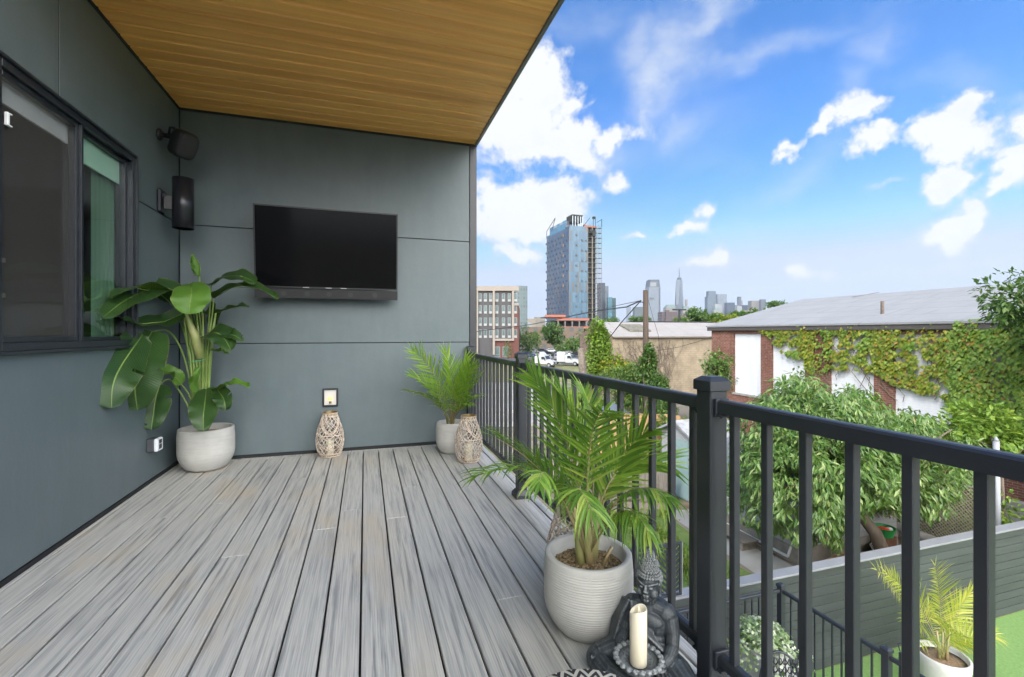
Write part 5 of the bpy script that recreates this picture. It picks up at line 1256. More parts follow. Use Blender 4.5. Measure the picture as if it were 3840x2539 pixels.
rng=random.Random(4);d.v=[(a+rng.uniform(-.02,.02),b_+rng.uniform(-.02,.02),max(GZ+.002,c_2+rng.uniform(-.02,.02))) for a,b_,c_2 in d.v];d.build('bag',mat('blue_white_bag',(.06,.14,.40),.5,col2=(.6,.62,.65),vscale=7),o)
for i,(x,y,l,a) in enumerate(((1905,1325,1.1,.5),(1915,1335,.9,-.3),(1890,1315,1.2,.2))):
    q=gz(x,y+6,GZ);d=MB();d.bar((q.x,q.y,GZ+.03+.03*i),(q.x+l*math.cos(a),q.y+l*math.sin(a),GZ+.04+.03*i),.12,.028)
    d.build('loose_plank',mat('loose_wood',(.26,.17,.09),.85,var=.4,vscale=7) if i==0 else bpy.data.materials['loose_wood'],label='weathered loose plank lying on the soil under the chestnut tree',category='plank',group='loose planks under the tree')
# chain-link fence and its pale pole
cf=thing('chain_link_fence','rusty chain-link fence below the brick warehouse, behind the grey fence','fence',(13.0,8,GZ))
d=MB();X=13.0;za,zb=GZ+.05,-2.15;ya,yb=6.35,12.5;st=.085;h=zb-za
k=ya-h
while k<yb:
    y0,y1=k,k+h;z0,z1=za,zb
    if y0<ya:z0+=ya-y0;y0=ya
    if y1>yb:z1-=y1-yb;y1=yb
    if y1>y0:
        d.bar((X,y0,z0),(X,y1,z1),.013);d.bar((X+.008,y0,zb-(z0-za)),(X+.006,y1,zb-(z1-za)),.013)
    k+=st
d.build('wire_mesh',mat('rusty_wire',(.34,.30,.24),.7),cf)
d=MB();d.tube([(X,ya,zb),(X,yb,zb)],.03,8);d.build('top_rail',M['stone'],cf,smooth=True)
d=MB();d.tube([(X-.05,6.3,GZ),(X+.02,6.38,-1.02)],.055,12);d.tube([(X+.02,6.38,-1.02),(X+.02,6.38,-.93)],[.06,.01],12);d.build('post',mat('pale_post',(.26,.275,.30),.5,var=.15),cf,smooth=True)
d=MB();d.tube([(X-.25,6.6,GZ+.3),(X-.2,11,GZ+.42)],.11,12);d.build('fallen_pipe',M['stone'],label='pale fallen pipe lying along the chain-link fence',category='pipe',smooth=True)
tree('shrub','leafy undergrowth pressing through the chain-link fence',(14.1,8.2,GZ),(14.0,8.2,-2.9),(.9,2.3,1.0),M['lf_lime'],900,.13,.075,61,lumps=8,cl=4,trunk_r=.05,cat='shrub',hollow=.2)
# ---- small shed with blue-green door and downspout
s_=thing('garden_shed','small shed with shingle roof, pale blue-green door and white downspout','shed',(9.2,12.0,GZ))
x0,x1,y0,y1=9.5,11.2,11.55,13.3;e1=-1.95
d=MB();d.box(x0,x1,y0,y1,GZ,e1);d.prism([(y0,e1),(y1,e1),((y0+y1)/2,e1+.4)],x0+.001,x1,'x');d.build('shed_wall',M['siding'],s_,uv=True)
d=MB();d.prism([(y0-.18,e1-.06),((y0+y1)/2,e1+.42),(y1+.18,e1-.06),(y1+.18,e1),((y0+y1)/2,e1+.50),(y0-.18,e1)],x0-.2,x1+.1,'x');d.build('roof',mat('pale_shingle',(.30,.30,.31),.9,var=.3,vscale=6),s_,fixn=True)
d=MB();d.cbox(x0-.05,x0-.001,y0+.35,y0+1.25,GZ+.05,GZ+1.85,.004);d.build('door',mat('blue_green_door',(.24,.33,.33),.5,var=.1),s_)
d=MB();d.cbox(x0-.02,x0+.75,y0-.05,y0-.001,GZ+.05,GZ+1.8,.004);d.build('door',bpy.data.materials['blue_green_door'],s_)
d=MB();d.tube([(x0-.1,y0-.08,e1-.05),(x0-.06,y0-.06,e1-.2),(x0-.06,y0-.06,GZ+.15),(x0-.12,y0-.25,GZ+.06)],.04,8);d.build('downspout',M['white2'],s_)
# ---- grey picket fence pieces and tan boards
M['gfence']=mat('grey_picket',(.20,.175,.15),.9,var=.35,vscale=9,stretch=(3,3,.3))
M['tan']=mat('tan_board',(.34,.21,.10),.85,var=.25,vscale=3,stretch=(3,3,.4))
def picket(name,label,a,b_,z0,z1,m,w=.14):
    o=thing(name,label,'fence',(a[0],a[1],GZ));a=V((*a,0));b_=V((*b_,0));L=(b_-a).length;t=(b_-a)/L;nn=V((-t.y,t.x,0));n=int(L/w);rng=random.Random(n)
    d=MB()
    for i in range(n):
        c=a+t*(i+.5)*w;h=z1+rng.uniform(-.03,.03);d.obox(V((c.x,c.y,(z0+h)/2)),t*(w*.47),nn*.01,V((0,0,(h-z0)/2)))
    d.build('pickets',m,o)
    for z in(z0+.25,z1-.2): d=MB();d.bar(a+V((0,0,z))-nn*.03*(-1),b_+V((0,0,z))+nn*.03,.04,.08);d.build('rail',m,o)
    return o
picket('picket_fence','weathered grey close-boarded fence behind the garden lawn',(6.9,12.9),(9.0,12.0),GZ+.02,GZ+1.15,M['gfence'])
picket('picket_fence','lower weathered grey board fence at the left of the garden lawn',(4.9,12.6),(6.85,12.1),GZ+.02,GZ+.62,M['gfence'])
picket('board_fence','tan timber fence panels behind the grey boarded fence',(8.6,17.0),(11.8,15.2),GZ+.3,GZ+2.0,M['tan'],.2)
# ---- small garage with twin doors
gq=gz(1425,1062,GZ);g_=thing('small_garage','little cream garage with arched lights in its white doors','garage',(gq.x,gq.y,GZ))
MG=Matrix.Translation((gq.x,gq.y,GZ))@Matrix.Rotation(-YAW-.15,4,'Z')
d=MB();d.box(-.95,.75,0,2.4,.0,1.45);d.prism([(-.95,1.45),(.75,1.45),(-.1,1.95)],.001,2.4);d.xf(MG).build('garage_wall',M['siding'],g_,uv=True)
d=MB();d.prism([(-1.1,1.38),(-.1,1.98),(.9,1.38),(.9,1.44),(-.1,2.06),(-1.1,1.44)],-.15,2.5);d.xf(MG).build('roof',mat('slate_roof',(.12,.14,.18),.7,var=.3,vscale=3),g_,fixn=True)
for xx in(-.72,-.02):
    d=MB();d.cbox(xx,xx+.62,-.03,-.002,.03,1.3,.004);o=d.xf(MG).build('door',M['white2'],g_)
    for k in range(4): d=MB();d.box(xx+.06+.13*k,xx+.16+.13*k,-.036,-.031,1.02+.02*(1.5-abs(k-1.5)),1.14+.03*(1.5-abs(k-1.5)));d.xf(MG).build('window',mat('dark_light',(.03,.03,.035),.2) if 'dark_light' not in bpy.data.materials else bpy.data.materials['dark_light'],o)
# ================================================================== tan warehouse with pale roof
tw=thing('tan_warehouse','tan rendered building with a long pale pitched roof and brick gable','building',(20.1,38,GZ))
ax0,ax1,y0,y1,ym=20.1,37,35.6,41.3,38.45;ez,rz_=.95,2.23
M['tanwall']=brickmat('tan_painted_block',(.225,.18,.125),(.24,.19,.135),(.19,.155,.105),.36)
M['brick2']=brickmat('brown_brick',(.17,.11,.085),(.12,.075,.06),(.15,.12,.10))
d=MB();d.box(ax0+.3,ax1,y0,y0+.3,GZ-.7,ez);d.box(ax0+.3,ax1,y1-.3,y1,GZ-1.5,ez);d.box(ax1-.3,ax1,y0+.3,y1-.3,GZ-1,ez);d.build('rendered_wall',M['tanwall'],tw,uv=True)
d=MB();d.box(ax0,ax0+.299,y0-.02,y1,GZ-1,ez);d.prism([(y0-.02,ez),(y1,ez),(ym,rz_+.1)],ax0,ax0+.299,'x');d.build('brick_gable',M['brick2'],tw,uv=True)
d=MB();d.prism([(y0-.25,ez-.05),(ym,rz_),(y1+.25,ez-.05),(y1+.25,ez+.03),(ym,rz_+.09),(y0-.25,ez+.03)],ax0+.3,ax1+.1,'x');d.build('roof',M['roofpale'],tw,fixn=True)
d=MB();d.box(ax0+.3,ax1,y0-.30,y0-.2505,ez-.09,ez+.035);d.build('gutter',mat('gutter_brown2',(.10,.08,.065),.7),tw)
d=MB();zz=lambda y:ez+.03+(y-(y0-.25))/(ym-y0+.25)*(rz_+.06-ez);d.add([(22.6,36.3,zz(36.3)+.02),(24.8,36.3,zz(36.3)+.02),(24.5,37.6,zz(37.6)+.02),(22.3,37.6,zz(37.6)+.02),(22.6,36.3,zz(36.3)+.16),(24.8,36.3,zz(36.3)+.16),(24.5,37.6,zz(37.6)+.16),(22.3,37.6,zz(37.6)+.16)],[(3,2,1,0),(4,5,6,7),(0,1,5,4),(1,2,6,5),(2,3,7,6),(3,0,4,7)]);d.build('skylight',mat('mossy_skylight',(.12,.115,.09),.8,var=.5,vscale=4),tw)
fb=thing('flat_roof_building','long low flat-roofed building behind the pale roof','building',(40,75,-5.9));d=MB();d.box(46,80,70,90,-5.9,3.0);d.build('walls',mat('grey_render',(.18,.17,.165),.9),fb);d=MB();d.box(45.7,80.3,69.7,90.3,3.001,3.35);d.build('roof',M['dark_gap'],fb)
# bare creeper and hanging plants on the tan wall
bc=thing('bare_creeper','leafless creeper stems spread over the left part of the tan wall','climbing plant',(23,35.5,GZ));rng=random.Random(15);d=MB()
for k in range(90):
    x=rng.uniform(20.6,26.2);z=GZ+rng.uniform(0,1.5);pts=[V((x,y0-.03,z))]
    for i in range(9):
        x+=rng.uniform(-.35,.4);z+=rng.uniform(.1,.6)
        if z>ez-.15: break
        pts.append(V((x,y0-.03-rng.random()*.04,z)))
    if len(pts)>2:d.tube(pts,.016,4)
d.build('stem',M['trunk'],bc)
def byimg(name,label,cx,cy,hw,hh,f,mt,n,L,w,seed,**k):
    c=at(cx,cy,f);rx=hw*K/FPX*f;rz=hh*K/FPX*f;g=zg(c.x,c.y);return tree(name,label,(c.x,c.y,g),c,(rx,rx*.8,rz),mt,n,L,w,seed,**k)
byimg('ivy_column','tall bright green ivy climbing the brick gable of the tan building',1383,825,33,88,35,M['lf_lime'],1500,.22,.17,70,lumps=12,cl=4,cat='climbing plant',hollow=.4,trunk_r=.12)
byimg('shrub','yellowing shrub at the foot of the tan wall',1425,850,40,26,34,M['lf_yel'],420,.24,.13,71,cl=4,cat='shrub')
byimg('pinnate_shrub','feathery light green shrub mass in front of the tan wall',1460,895,72,48,28,M['lf_mid'],1400,.26,.07,72,lumps=14,cl=6,cat='shrub',droop=.3)
byimg('vine','dark green vine wrapped round the wooden utility pole',1497,850,24,58,23,M['lf_dark'],700,.16,.09,73,cl=5,cat='climbing plant',hollow=.2)
byimg('tree','dark leafy young tree right of the utility pole',1535,925,42,60,22,M['lf_dark'],900,.18,.09,74,lumps=12,cl=5,droop=.5,hollow=.25)
byimg('tree','dense green tree standing behind the tan board fence',1540,1010,58,70,18.5,M['lf_mid'],1500,.15,.085,75,lumps=10,cl=5,droop=.5)
byimg('shrub','yellow-green bushes between the shed and the warehouse',1615,990,48,42,19,M['lf_yel'],600,.15,.08,76,cl=5,cat='shrub')
byimg('tree','sparse arching young tree at the corner of the brick warehouse',1665,860,48,56,16.5,M['lf_mid'],340,.13,.06,77,lumps=14,cl=6,droop=.5,hollow=.2,trunk_r=.06)
byimg('shrub','low green scrub on the vacant lot below the ivy-covered gable',1330,930,40,22,33,M['lf_lime'],420,.22,.1,78,cl=4,cat='shrub')
# dead trunk
q=at(1357,890,27);dt=thing('dead_trunk','bare broken grey-brown tree trunk beside the ivy column','tree trunk',(q.x,q.y,zg(q.x,q.y)))
d=MB();g0=zg(q.x,q.y);d.tube([(q.x+.15,q.y,g0),(q.x,q.y,g0+1.5),(q.x-.25,q.y,g0+3.4),(q.x-.32,q.y,EYE-.9)],[.34,.27,.24,.16],12);rng=random.Random(5)
d.v=[(a+rng.uniform(-.03,.03),b_+rng.uniform(-.03,.03),c_) for a,b_,c_ in d.v];d.build('trunk',mat('dead_bark',(.20,.17,.14),.95,col2=(.09,.07,.055),vscale=7,bump=1,bscale=14),dt)
# ================================================================== utility pole and wires
up=thing('utility_pole','weathered wooden utility pole with vine round its foot','utility pole',(14.45,21.6,GZ))
d=MB();d.tube([(14.45,21.6,GZ),(14.44,21.62,0),(14.42,21.62,3.62)],[.17,.16,.135],14);d.build('pole',mat('pole_wood',(.07,.048,.033),.9,col2=(.035,.025,.02),vscale=6,stretch=(3,3,.3),bump=.6,bscale=20),up,smooth=True)
d=MB();d.tube([(14.3,21.6,2.95),(14.05,21.55,2.98)],.025,6);d.tube([(14.05,21.55,2.93),(14.05,21.55,3.03)],.03,8);d.build('insulator',M['black'],up)
def wire(label,pts,r=.014):
    P=[V(p) for p in pts];d=MB();d.tube(P,r,5);return d.build('overhead_wire',M['black'],label=label,category='wire',group='overhead wires')
hd=at(1484,696,25)
wire('thick overhead wire sagging left from the pole past the glass tower',[hd,at(1450,711,28),at(1409,716,31),at(1377,721,33),at(1330,730,38),at(1280,742,44),at(1220,753,52),at(1100,768,62)],.038)
wire('thin upper wire running left from the pole',[hd,at(1440,705,32),at(1395,715,40)],.02)
wire('taut wire falling steeply left from the pole to the tan wall',[hd,at(1440,745,28),at(1400,796,33)],.03)
wire('pale wire dropping right from the pole top',[at(1500,690,25),at(1512,735,25),at(1524,775,25),at(1530,820,25),at(1533,850,25)],.010)
wire('wire crossing right from the hanging spacer to the brick warehouse',[at(1523,812,25),at(1570,804,25),at(1620,790,25),at(1650,780,26)],.012)
wire('short looped wire on the brick gable',[at(1348,795,34),at(1365,800,34),at(1380,815,34)],.012)
d=MB();d.bar(at(1502,798,24.8),at(1519,812,24.8),.09,.07);d.build('hanging_spacer',M['trunk'],label='dark stick-like cable spacer hanging right of the utility pole',category='spacer')
# street lamp with a flat T head far behind
q=at(1573,745,72);d=MB();lmp=thing('street_lamp','tall lamp post with flat T-shaped head beyond the pale roof','street lamp',(q.x,q.y,-5.9));d.tube([(q.x,q.y,-5.9),(q.x,q.y,at(1573,718,72).z)],.16,8);d.build('post',M['dark_gap'],lmp)
d=MB();zt=at(1573,717,72).z;r_=V((CS,-SN,0))
d.bar(V((q.x,q.y,zt))-r_*1.0,V((q.x,q.y,zt))+r_*1.0,.5,.2);d.build('lamp_head',M['dark_gap'],lmp)
# ================================================================== the middle distance: lot, trucks, cars, apartments
FR=Matrix(((CS,SN,0,0),(-SN,CS,0,0),(0,0,1,0),(0,0,0,1)))   # x = right, y = away, z = up, as seen along the view direction
def LF(dx,f,z,rot=0):
    p=at(dx,775,f);return Matrix.Translation((p.x,p.y,z))@Matrix.Rotation(-YAW+rot,4,'Z')
LOT=-5.85
M['carglass']=mat('car_glass',(.02,.025,.03),.08);M['tyre']=mat('tyre_rubber',(.02,.02,.02),.9);M['rim']=mat('wheel_rim',(.25,.25,.26),.4,.6)
M['twhite']=mat('truck_white',(.36,.37,.38),.4,var=.06);M['chrome']=mat('chrome',(.4,.4,.42),.25,.9)
def prof(mb,pts,y0,y1): mb.prism(pts,y0,y1)
def truck(name,label,Mx,sleeper=True):
    o=thing(name,label,'truck',Mx.translation);   # built heading +x (to the right)
    def B(mb,nm,mt,par=o,**k): return mb.xf(Mx).build(nm,mt,par,fixn=True,**k)
    d=MB();d.box(-4.2,2.9,-.5,.5,.62,.86);B(d,'chassis',M['tyre'])
    d=MB();prof(d,[(.2,.75),(.2,2.35),(.45,2.48),(1.35,2.42),(1.72,1.72),(1.75,.75)],-1.05,1.05);cab=B(d,'cab',M['twhite'])
    d=MB();prof(d,[(1.751,.62),(1.751,1.62),(2.9,1.40),(3.15,1.18),(3.2,.62)],-.95,.95);B(d,'hood',M['twhite'])
    d=MB();d.box(3.21,3.32,-1.05,1.05,.45,.72);B(d,'bumper',M['chrome'])
    d=MB();d.box(3.201,3.225,-.45,.45,.78,1.12);B(d,'grille',M['black'])
    for s in(-1,1):
        d=MB();d.box(3.195,3.23,s*.62-.14,s*.62+.14,.85,1.05);B(d,'headlight',mat('lamp_clear',(.7,.7,.68),.1) if 'lamp_clear' not in bpy.data.materials else bpy.data.materials['lamp_clear'])
        d=MB();prof(d,[(.65,1.62),(.65,2.22),(1.30,2.22),(1.58,1.66)],s*1.051,s*1.075);B(d,'side_window',M['carglass'],cab)
        d=MB();d.tube([(1.45,s*1.06,1.9),(1.55,s*1.4,1.95)],.025,6);d.box(1.5,1.6,s*1.32-.1,s*1.32+.1,1.45,2.05);B(d,'mirror',M['black'],cab)
    d=MB();d.add([(1.40,-.92,2.33),(1.40,.92,2.33),(1.735,.95,1.72),(1.735,-.95,1.72),(1.43,-.92,2.35),(1.43,.92,2.35),(1.765,.95,1.73),(1.765,-.95,1.73)],[(0,1,2,3),(7,6,5,4),(0,4,5,1),(1,5,6,2),(2,6,7,3),(3,7,4,0)]);B(d,'windscreen',M['carglass'],cab)
    if sleeper:
        d=MB();d.cbox(-1.75,.16,-1.15,1.15,.80,3.02,.10);B(d,'sleeper_box',M['twhite'])
    else:
        d=MB();prof(d,[(.19,2.36),(.19,3.2),(.5,3.1),(1.1,2.47)],-.95,.95);B(d,'wind_deflector',M['twhite'])
        d=MB();d.cbox(-.9,.16,-1.1,1.1,.8,2.3,.06);B(d,'sleeper_box',M['twhite'])
    d=MB();d.cbox(-1.2,-.5,-1.05,-.8,.25,.75,.05);B(d,'fuel_tank',M['chrome'])
    for x in(2.35,-2.6,-3.7):
        for s in(-1,1):
            d=MB();d.lathe([(.0,-.16),(.40,-.16),(.5,-.10),(.5,.10),(.40,.16),(.0,.16)],(x,s*.92,.5),20,'y');w=B(d,'wheel',M['tyre'])
            d=MB();d.lathe([(0,-.005),(.26,-.005),(.26,.005),(0,.005)],(x,s*1.085,.5),14,'y');B(d,'rim',M['rim'],w)
    return o
truck('box_truck','white truck tractor with tall white box behind its cab, parked on the right','truck') if False else None
t1=truck('parked_truck','white truck with tall white box behind its cab, right one of the two',LF(1310,101,LOT,math.radians(-24)))
t2=truck('parked_truck','white truck tractor with sloping roof fairing, left of the other white truck',LF(1252,97,LOT,math.radians(-30)),False)
def car(cols,label,Mx,name='parked_car'):
    o=thing(name,label,'car',Mx.translation);o['group']='cars parked across the lot'
    d=MB();d.prism([(-2.2,.35),(-2.25,.85),(-1.5,1.0),(-1.0,1.45),(.5,1.47),(1.15,1.0),(2.1,.85),(2.25,.4)],-.88,.88);d.xf(Mx).build('body',cols,o,fixn=True)
    d=MB();d.prism([(-1.4,1.0),(-.97,1.38),(.45,1.40),(1.0,1.0)],-.895,-.8805);d.prism([(-1.4,1.0),(-.97,1.38),(.45,1.40),(1.0,1.0)],.8805,.895)
    d.add([(.55,-.78,1.455),(.55,.78,1.455),(1.16,.82,1.03),(1.16,-.82,1.03)],[(0,1,2,3)]);d.add([(-1.05,-.78,1.44),(-1.05,.78,1.44),(-1.52,.82,1.03),(-1.52,-.82,1.03)],[(3,2,1,0)])
    d.xf(Mx).build('windows',M['carglass'],o)
    for x in(-1.4,1.4):
        for s in(-1,1): d=MB();d.lathe([(0,-.1),(.33,-.1),(.33,.1),(0,.1)],(x,s*.8,.33),14,'y');d.xf(Mx).build('wheel',M['tyre'],o)
    return o
cc_=[('white',(.5,.5,.5)),('silver',(.25,.26,.28)),('black',(.02,.02,.022)),('grey',(.1,.1,.11)),('dark blue',(.03,.05,.12)),('red',(.25,.02,.02))]
cm={n:mat('car_'+n.replace(' ','_'),c,.3,.1) for n,c in cc_}
spots=[(1210,116,'black',80),(1228,118,'grey',80),(1268,120,'white',78),(1292,124,'silver',82),(1222,138,'dark blue',5),(1246,139,'silver',5),(1268,141,'black',8),(1292,143,'grey',5),(1316,144,'white',5),(1338,141,'black',8),
 (1232,166,'silver',0),(1254,167,'black',0),(1276,168,'white',0),(1298,169,'grey',0),(1322,170,'dark blue',0),(1340,168,'white',0),(1302,196,'silver',0),(1322,197,'black',0),(1342,195,'white',0),(1210,165,'grey',0)]
rowname={116:'nearest row, by the trucks',118:'nearest row, by the trucks'}
pos=['first','second','third','fourth','fifth','sixth','seventh','eighth']
rows={}
for i,(dx,f,c,a) in enumerate(spots):
    r_='nearest' if f<130 else 'second' if f<150 else 'third' if f<180 else 'farthest';rows.setdefault(r_,[]).append((dx,f,c,a))
for r_,L in rows.items():
    L.sort()
    for i,(dx,f,c,a) in enumerate(L):
        car(cm[c],f'{c} car, {pos[i]} from the left in the {r_} row of the parking lot',LF(dx,f,LOT+.02,math.radians(a)))
pk=thing('pickup_truck','dark pickup parked behind the left end of the trucks','x');bpy.data.objects.remove(pk)
# orange excavator-like barrier and lot edge wall
d=MB();p0=at(1300,780,150);p1=at(1215,780,150)
d.bar((p0.x,p0.y,LOT+.3),(p1.x,p1.y,LOT+.3),.3,.6);d.build('low_wall',M['conc'],label='low concrete wall between the rows of parked cars',category='wall')
# ---- window grid facade helper
def winobj(o,Mx,x0,x1,z0,z1,fr,pn,y=0,shade=None,n=1):
    d=MB();w=.10;
    d.box(x0,x1,y-.06,y-.004,z0,z0+w);d.box(x0,x1,y-.06,y-.004,z1-w,z1);d.box(x0,x0+w,y-.06,y-.004,z0+w,z1-w);d.box(x1-w,x1,y-.06,y-.004,z0+w,z1-w);d.box(x0+w,x1-w,y-.05,y-.004,z0+(z1-z0)*.26,z0+(z1-z0)*.26+w*.8)
    f=d.xf(Mx).build('window',fr,o)
    d=MB();d.box(x0+w,x1-w,y-.03,y-.005,z0+w,z1-w);d.xf(Mx).build('pane',pn,f)
    if shade:
        d=MB();d.box(x0+w,x1-w,y-.035,y-.031,z0+w,z0+(z1-z0)*.26);d.xf(Mx).build('lower_panel',shade,f)
apf=130;Ma=LF(1195/1.0,apf,LOT,math.radians(-2))
PX=K/FPX*apf
ap=thing('apartment_building','five-storey grey apartment building with cream frame and red brick corner','building',Ma.translation)
def ux(u): return (u-1195*K)/FPX*apf
gry=mat('apartment_grey',(.05,.048,.05),.85);crm=mat('apartment_cream',(.21,.18,.155),.8);apb=mat('apartment_brick',(.085,.032,.024),.9);wfr=mat('window_frame_white',(.18,.20,.20),.5);wp=mat('window_pane_pale',(.09,.12,.12),.15,col2=(.05,.07,.075),vscale=.25);wlo=mat('window_panel',(.24,.24,.24),.6)
def vz(v,f=apf): return EYE-f*(v-CV)/FPX-LOT
X0_,X1_=ux(1660),ux(1938);ZT_=vz(1078)
d=MB();d.box(X0_,ux(1925),0,16,0,ZT_);d.xf(Ma).build('facade_wall',gry,ap)
d=MB();d.box(ux(1925)+.001,ux(1945),-.3,16.01,0,vz(1147));d.box(ux(1857),ux(1925),-.02,-.001,0,vz(1278));d.xf(Ma).build('brick_corner',apb,ap)
d=MB();zt=vz(1073)
for a,b_,c,e in((1660,1946,1073,1091),(1848,1856,1091,1330),(1920,1928,1091,1278),(1856,1920,1270,1278),(1788,1793,1091,1330),(1928,1946,1137,1146)): d.box(ux(a),ux(b_),-.6,-.021,vz(e),vz(c)-.01*(a-1600)/100)
d.xf(Ma).build('cream_frame',crm,ap)
d=MB();d.box(X0_+1,X0_+8,3,9,ZT_,ZT_+1.6);d.box(ux(1880),ux(1886),3,4,ZT_,ZT_+1);d.box(ux(1862),ux(1866),3,4,ZT_,ZT_+1);d.xf(Ma).build('roof_plant',mat('plant_grey',(.25,.25,.25),.7),ap)
for v in(1115,1160,1206,1251):
    for u in(1706,1728,1750,1772,1800,1820,1840,1863,1888,1910,1933):
        winobj(ap,Ma,ux(u-6),ux(u+6),vz(v+16),vz(v-15),wfr,wp,-.30 if u>1925 else -.0,wlo)
for u in(1865,1895): winobj(ap,Ma,ux(u-10),ux(u+10),.3,vz(1300),wfr,wp,-.021)
# slim tower behind
def simple_tower(name,label,dx0,dx1,ytop,f,mt,base=-6,depth=None,rot=0,extra=None):
    u0,u1=dx0*K,dx1*K;w=(u1-u0)/FPX*f;h=EYE-f*(ytop*K-CV)/FPX
    Mx=LF((dx0+dx1)/2,f,base,rot);o=thing(name,label,'building',Mx.translation)
    d=MB();d.box(-w/2,w/2,0,depth or w,0,h-base);d.xf(Mx).build('facade',mt,o,uv=True)
    return o,Mx,w,h-base
KF=.5
def gridmat(name,wall,glass,px,pz,fw=.35,fh=.35,rough=.35,gv=.5,met=0):
    wall=tuple(x*KF for x in wall);glass=tuple(x*KF for x in glass)
    m,t,b=newmat(name);uv=t.n('UVMap');s=t.n('SeparateXYZ',Vector=uv)
    fx=t.math('FRACT',t.math('DIVIDE',s.outputs[0],px));fz=t.math('FRACT',t.math('DIVIDE',s.outputs[1],pz))
    w=t.math('MAXIMUM',t.math('LESS_THAN',fx,fw),t.math('LESS_THAN',fz,fh))
    cell=t.n('CombineXYZ');t.set(cell.inputs[0],t.math('FLOOR',t.math('DIVIDE',s.outputs[0],px)));t.set(cell.inputs[1],t.math('FLOOR',t.math('DIVIDE',s.outputs[1],pz)))
    wn=t.n('TexWhiteNoise',{'noise_dimensions':'2D'});t.set(wn.inputs['Vector'],cell)
    g_=t.mix(t.math('MULTIPLY',wn.outputs[0],gv),glass,tuple(min(1,x*2.2) for x in glass))
    c=t.mix(w,g_,wall);t.set(b.inputs['Base Color'],c);t.set(b.inputs['Roughness'],t.mix(w,(.35,)*3,(.8,)*3))
    b.inputs['Metallic'].default_value=met;return m
simple_tower('slim_tower','slim pale grey-green tower just right of the apartment building',1196,1222,662,340,gridmat('slim_tower_facade',(.24,.30,.31),(.12,.17,.18),2.2,3.1,.4,.4),rot=.3)
# ================================================================== glass tower under construction
tf=310;c0=W((2134-CU)/FPX,tf,0);BZ=-6.0
MT=Matrix.Translation((c0.x,c0.y,BZ))@Matrix.Rotation(-YAW+math.atan2(12.4,35),4,'Z')
# local axes: x runs along the right face, y runs back along the left face
tw_=thing('glass_tower','tall blue glass tower under construction with an open scaffolded corner','building',(c0.x,c0.y,BZ))
def BT(mb,nm,mt,par=tw_,**k): return mb.xf(MT).build(nm,mt,par,**k)
NF=23;FH=3.45;H=NF*FH
def curtain(name,ga,gb,fr,px,seed):
    m,t,b=newmat(name);tc=t.n('UVMap');s=t.n('SeparateXYZ',Vector=tc);u=s.outputs[0];z=s.outputs[1]
    fl=t.math('FLOOR',t.math('DIVIDE',z,FH));fz=t.math('FRACT',t.math('DIVIDE',z,FH));fx=t.math('FRACT',t.math('DIVIDE',u,px));ix=t.math('FLOOR',t.math('DIVIDE',u,px))
    cell=t.n('CombineXYZ');t.set(cell.inputs[0],ix);t.set(cell.inputs[1],t.math('FLOOR',t.math('MULTIPLY',fl,.5)));t.set(cell.inputs[2],float(seed))
    wn=t.n('TexWhiteNoise',{'noise_dimensions':'3D'});t.set(wn.inputs['Vector'],cell);r=wn.outputs[0]
    c=t.mix(r,ga,gb);c=t.mix(t.math('GREATER_THAN',r,.86),c,fr)
    ln=t.math('MAXIMUM',t.math('LESS_THAN',fx,.12),t.math('LESS_THAN',fz,.10));c=t.mix(t.math('MULTIPLY',ln,.65),c,fr)
    t.set(b.inputs['Base Color'],c);b.inputs['Roughness'].default_value=.3;b.inputs['Metallic'].default_value=.1;return m
ML=curtain('tower_side_glass',(.035,.057,.10),(.06,.088,.14),(.10,.09,.095),1.5,3);MR=curtain('tower_front_glass',(.03,.075,.125),(.055,.12,.175),(.07,.066,.06),1.25,5)
d=MB();d.box(0,.25,.25,37,7,H);BT(d,'glass_facade',ML,uv=False) if False else None
def facebox(nm,mt,x0,x1,y0,y1,z0,z1,ax):
    d=MB();d.box(x0,x1,y0,y1,z0,z1);v=[V(p) for p in d.v];o=d.xf(MT).build(nm,mt,tw_)
    ul=o.data.uv_layers.new(name='UVMap');vi=[0]*len(o.data.loops);o.data.loops.foreach_get('vertex_index',vi)
    ul.data.foreach_set('uv',[c for i in vi for c in ((v[i].y if ax=='y' else v[i].x),v[i].z)]);return o
facebox('glass_facade',ML,-.02,.3,0,37,6.5,H-1.2,'y');facebox('glass_facade',MR,.301,14,-.02,.3,6.5,H,'x')
d=MB();d.box(.301,13.9,.301,36.9,0,H-.4);BT(d,'core',mat('tower_core',(.05,.055,.06),.8))
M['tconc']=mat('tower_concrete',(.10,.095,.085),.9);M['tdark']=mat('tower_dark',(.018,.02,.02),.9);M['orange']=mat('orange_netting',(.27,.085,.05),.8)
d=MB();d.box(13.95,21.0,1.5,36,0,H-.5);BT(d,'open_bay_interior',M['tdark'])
for k in range(2,NF+1): d=MB();d.box(14.001,21.4,-.1,36.5,k*FH-.25,k*FH);BT(d,'floor_slab',M['tconc'])
for x in(14.1,17.3,21.1): d=MB();d.box(x,x+(.6 if x==17.3 else .2),-.15,.35,0,H);BT(d,'column',mat('bare_column',(.15,.13,.10),.9) if 'bare_column' not in bpy.data.materials else bpy.data.materials['bare_column'])
d=MB()
for x in(22.6,24.9):
    for y in(0.0,2.2): d.box(x-.09,x+.09,y-.09,y+.09,0,H+2)
k=1
while k*FH<H+1.5: d.box(21.41,25,-.12,.12,k*FH-.12,k*FH+.04);d.box(21.41,25,2.1,2.3,k*FH-.12,k*FH+.04);d.box(22.5,24.9,0.12,2.1,k*FH-.16,k*FH-.13);k+=1
BT(d,'scaffold',mat('scaffold_grey',(.10,.10,.10),.6,.2))
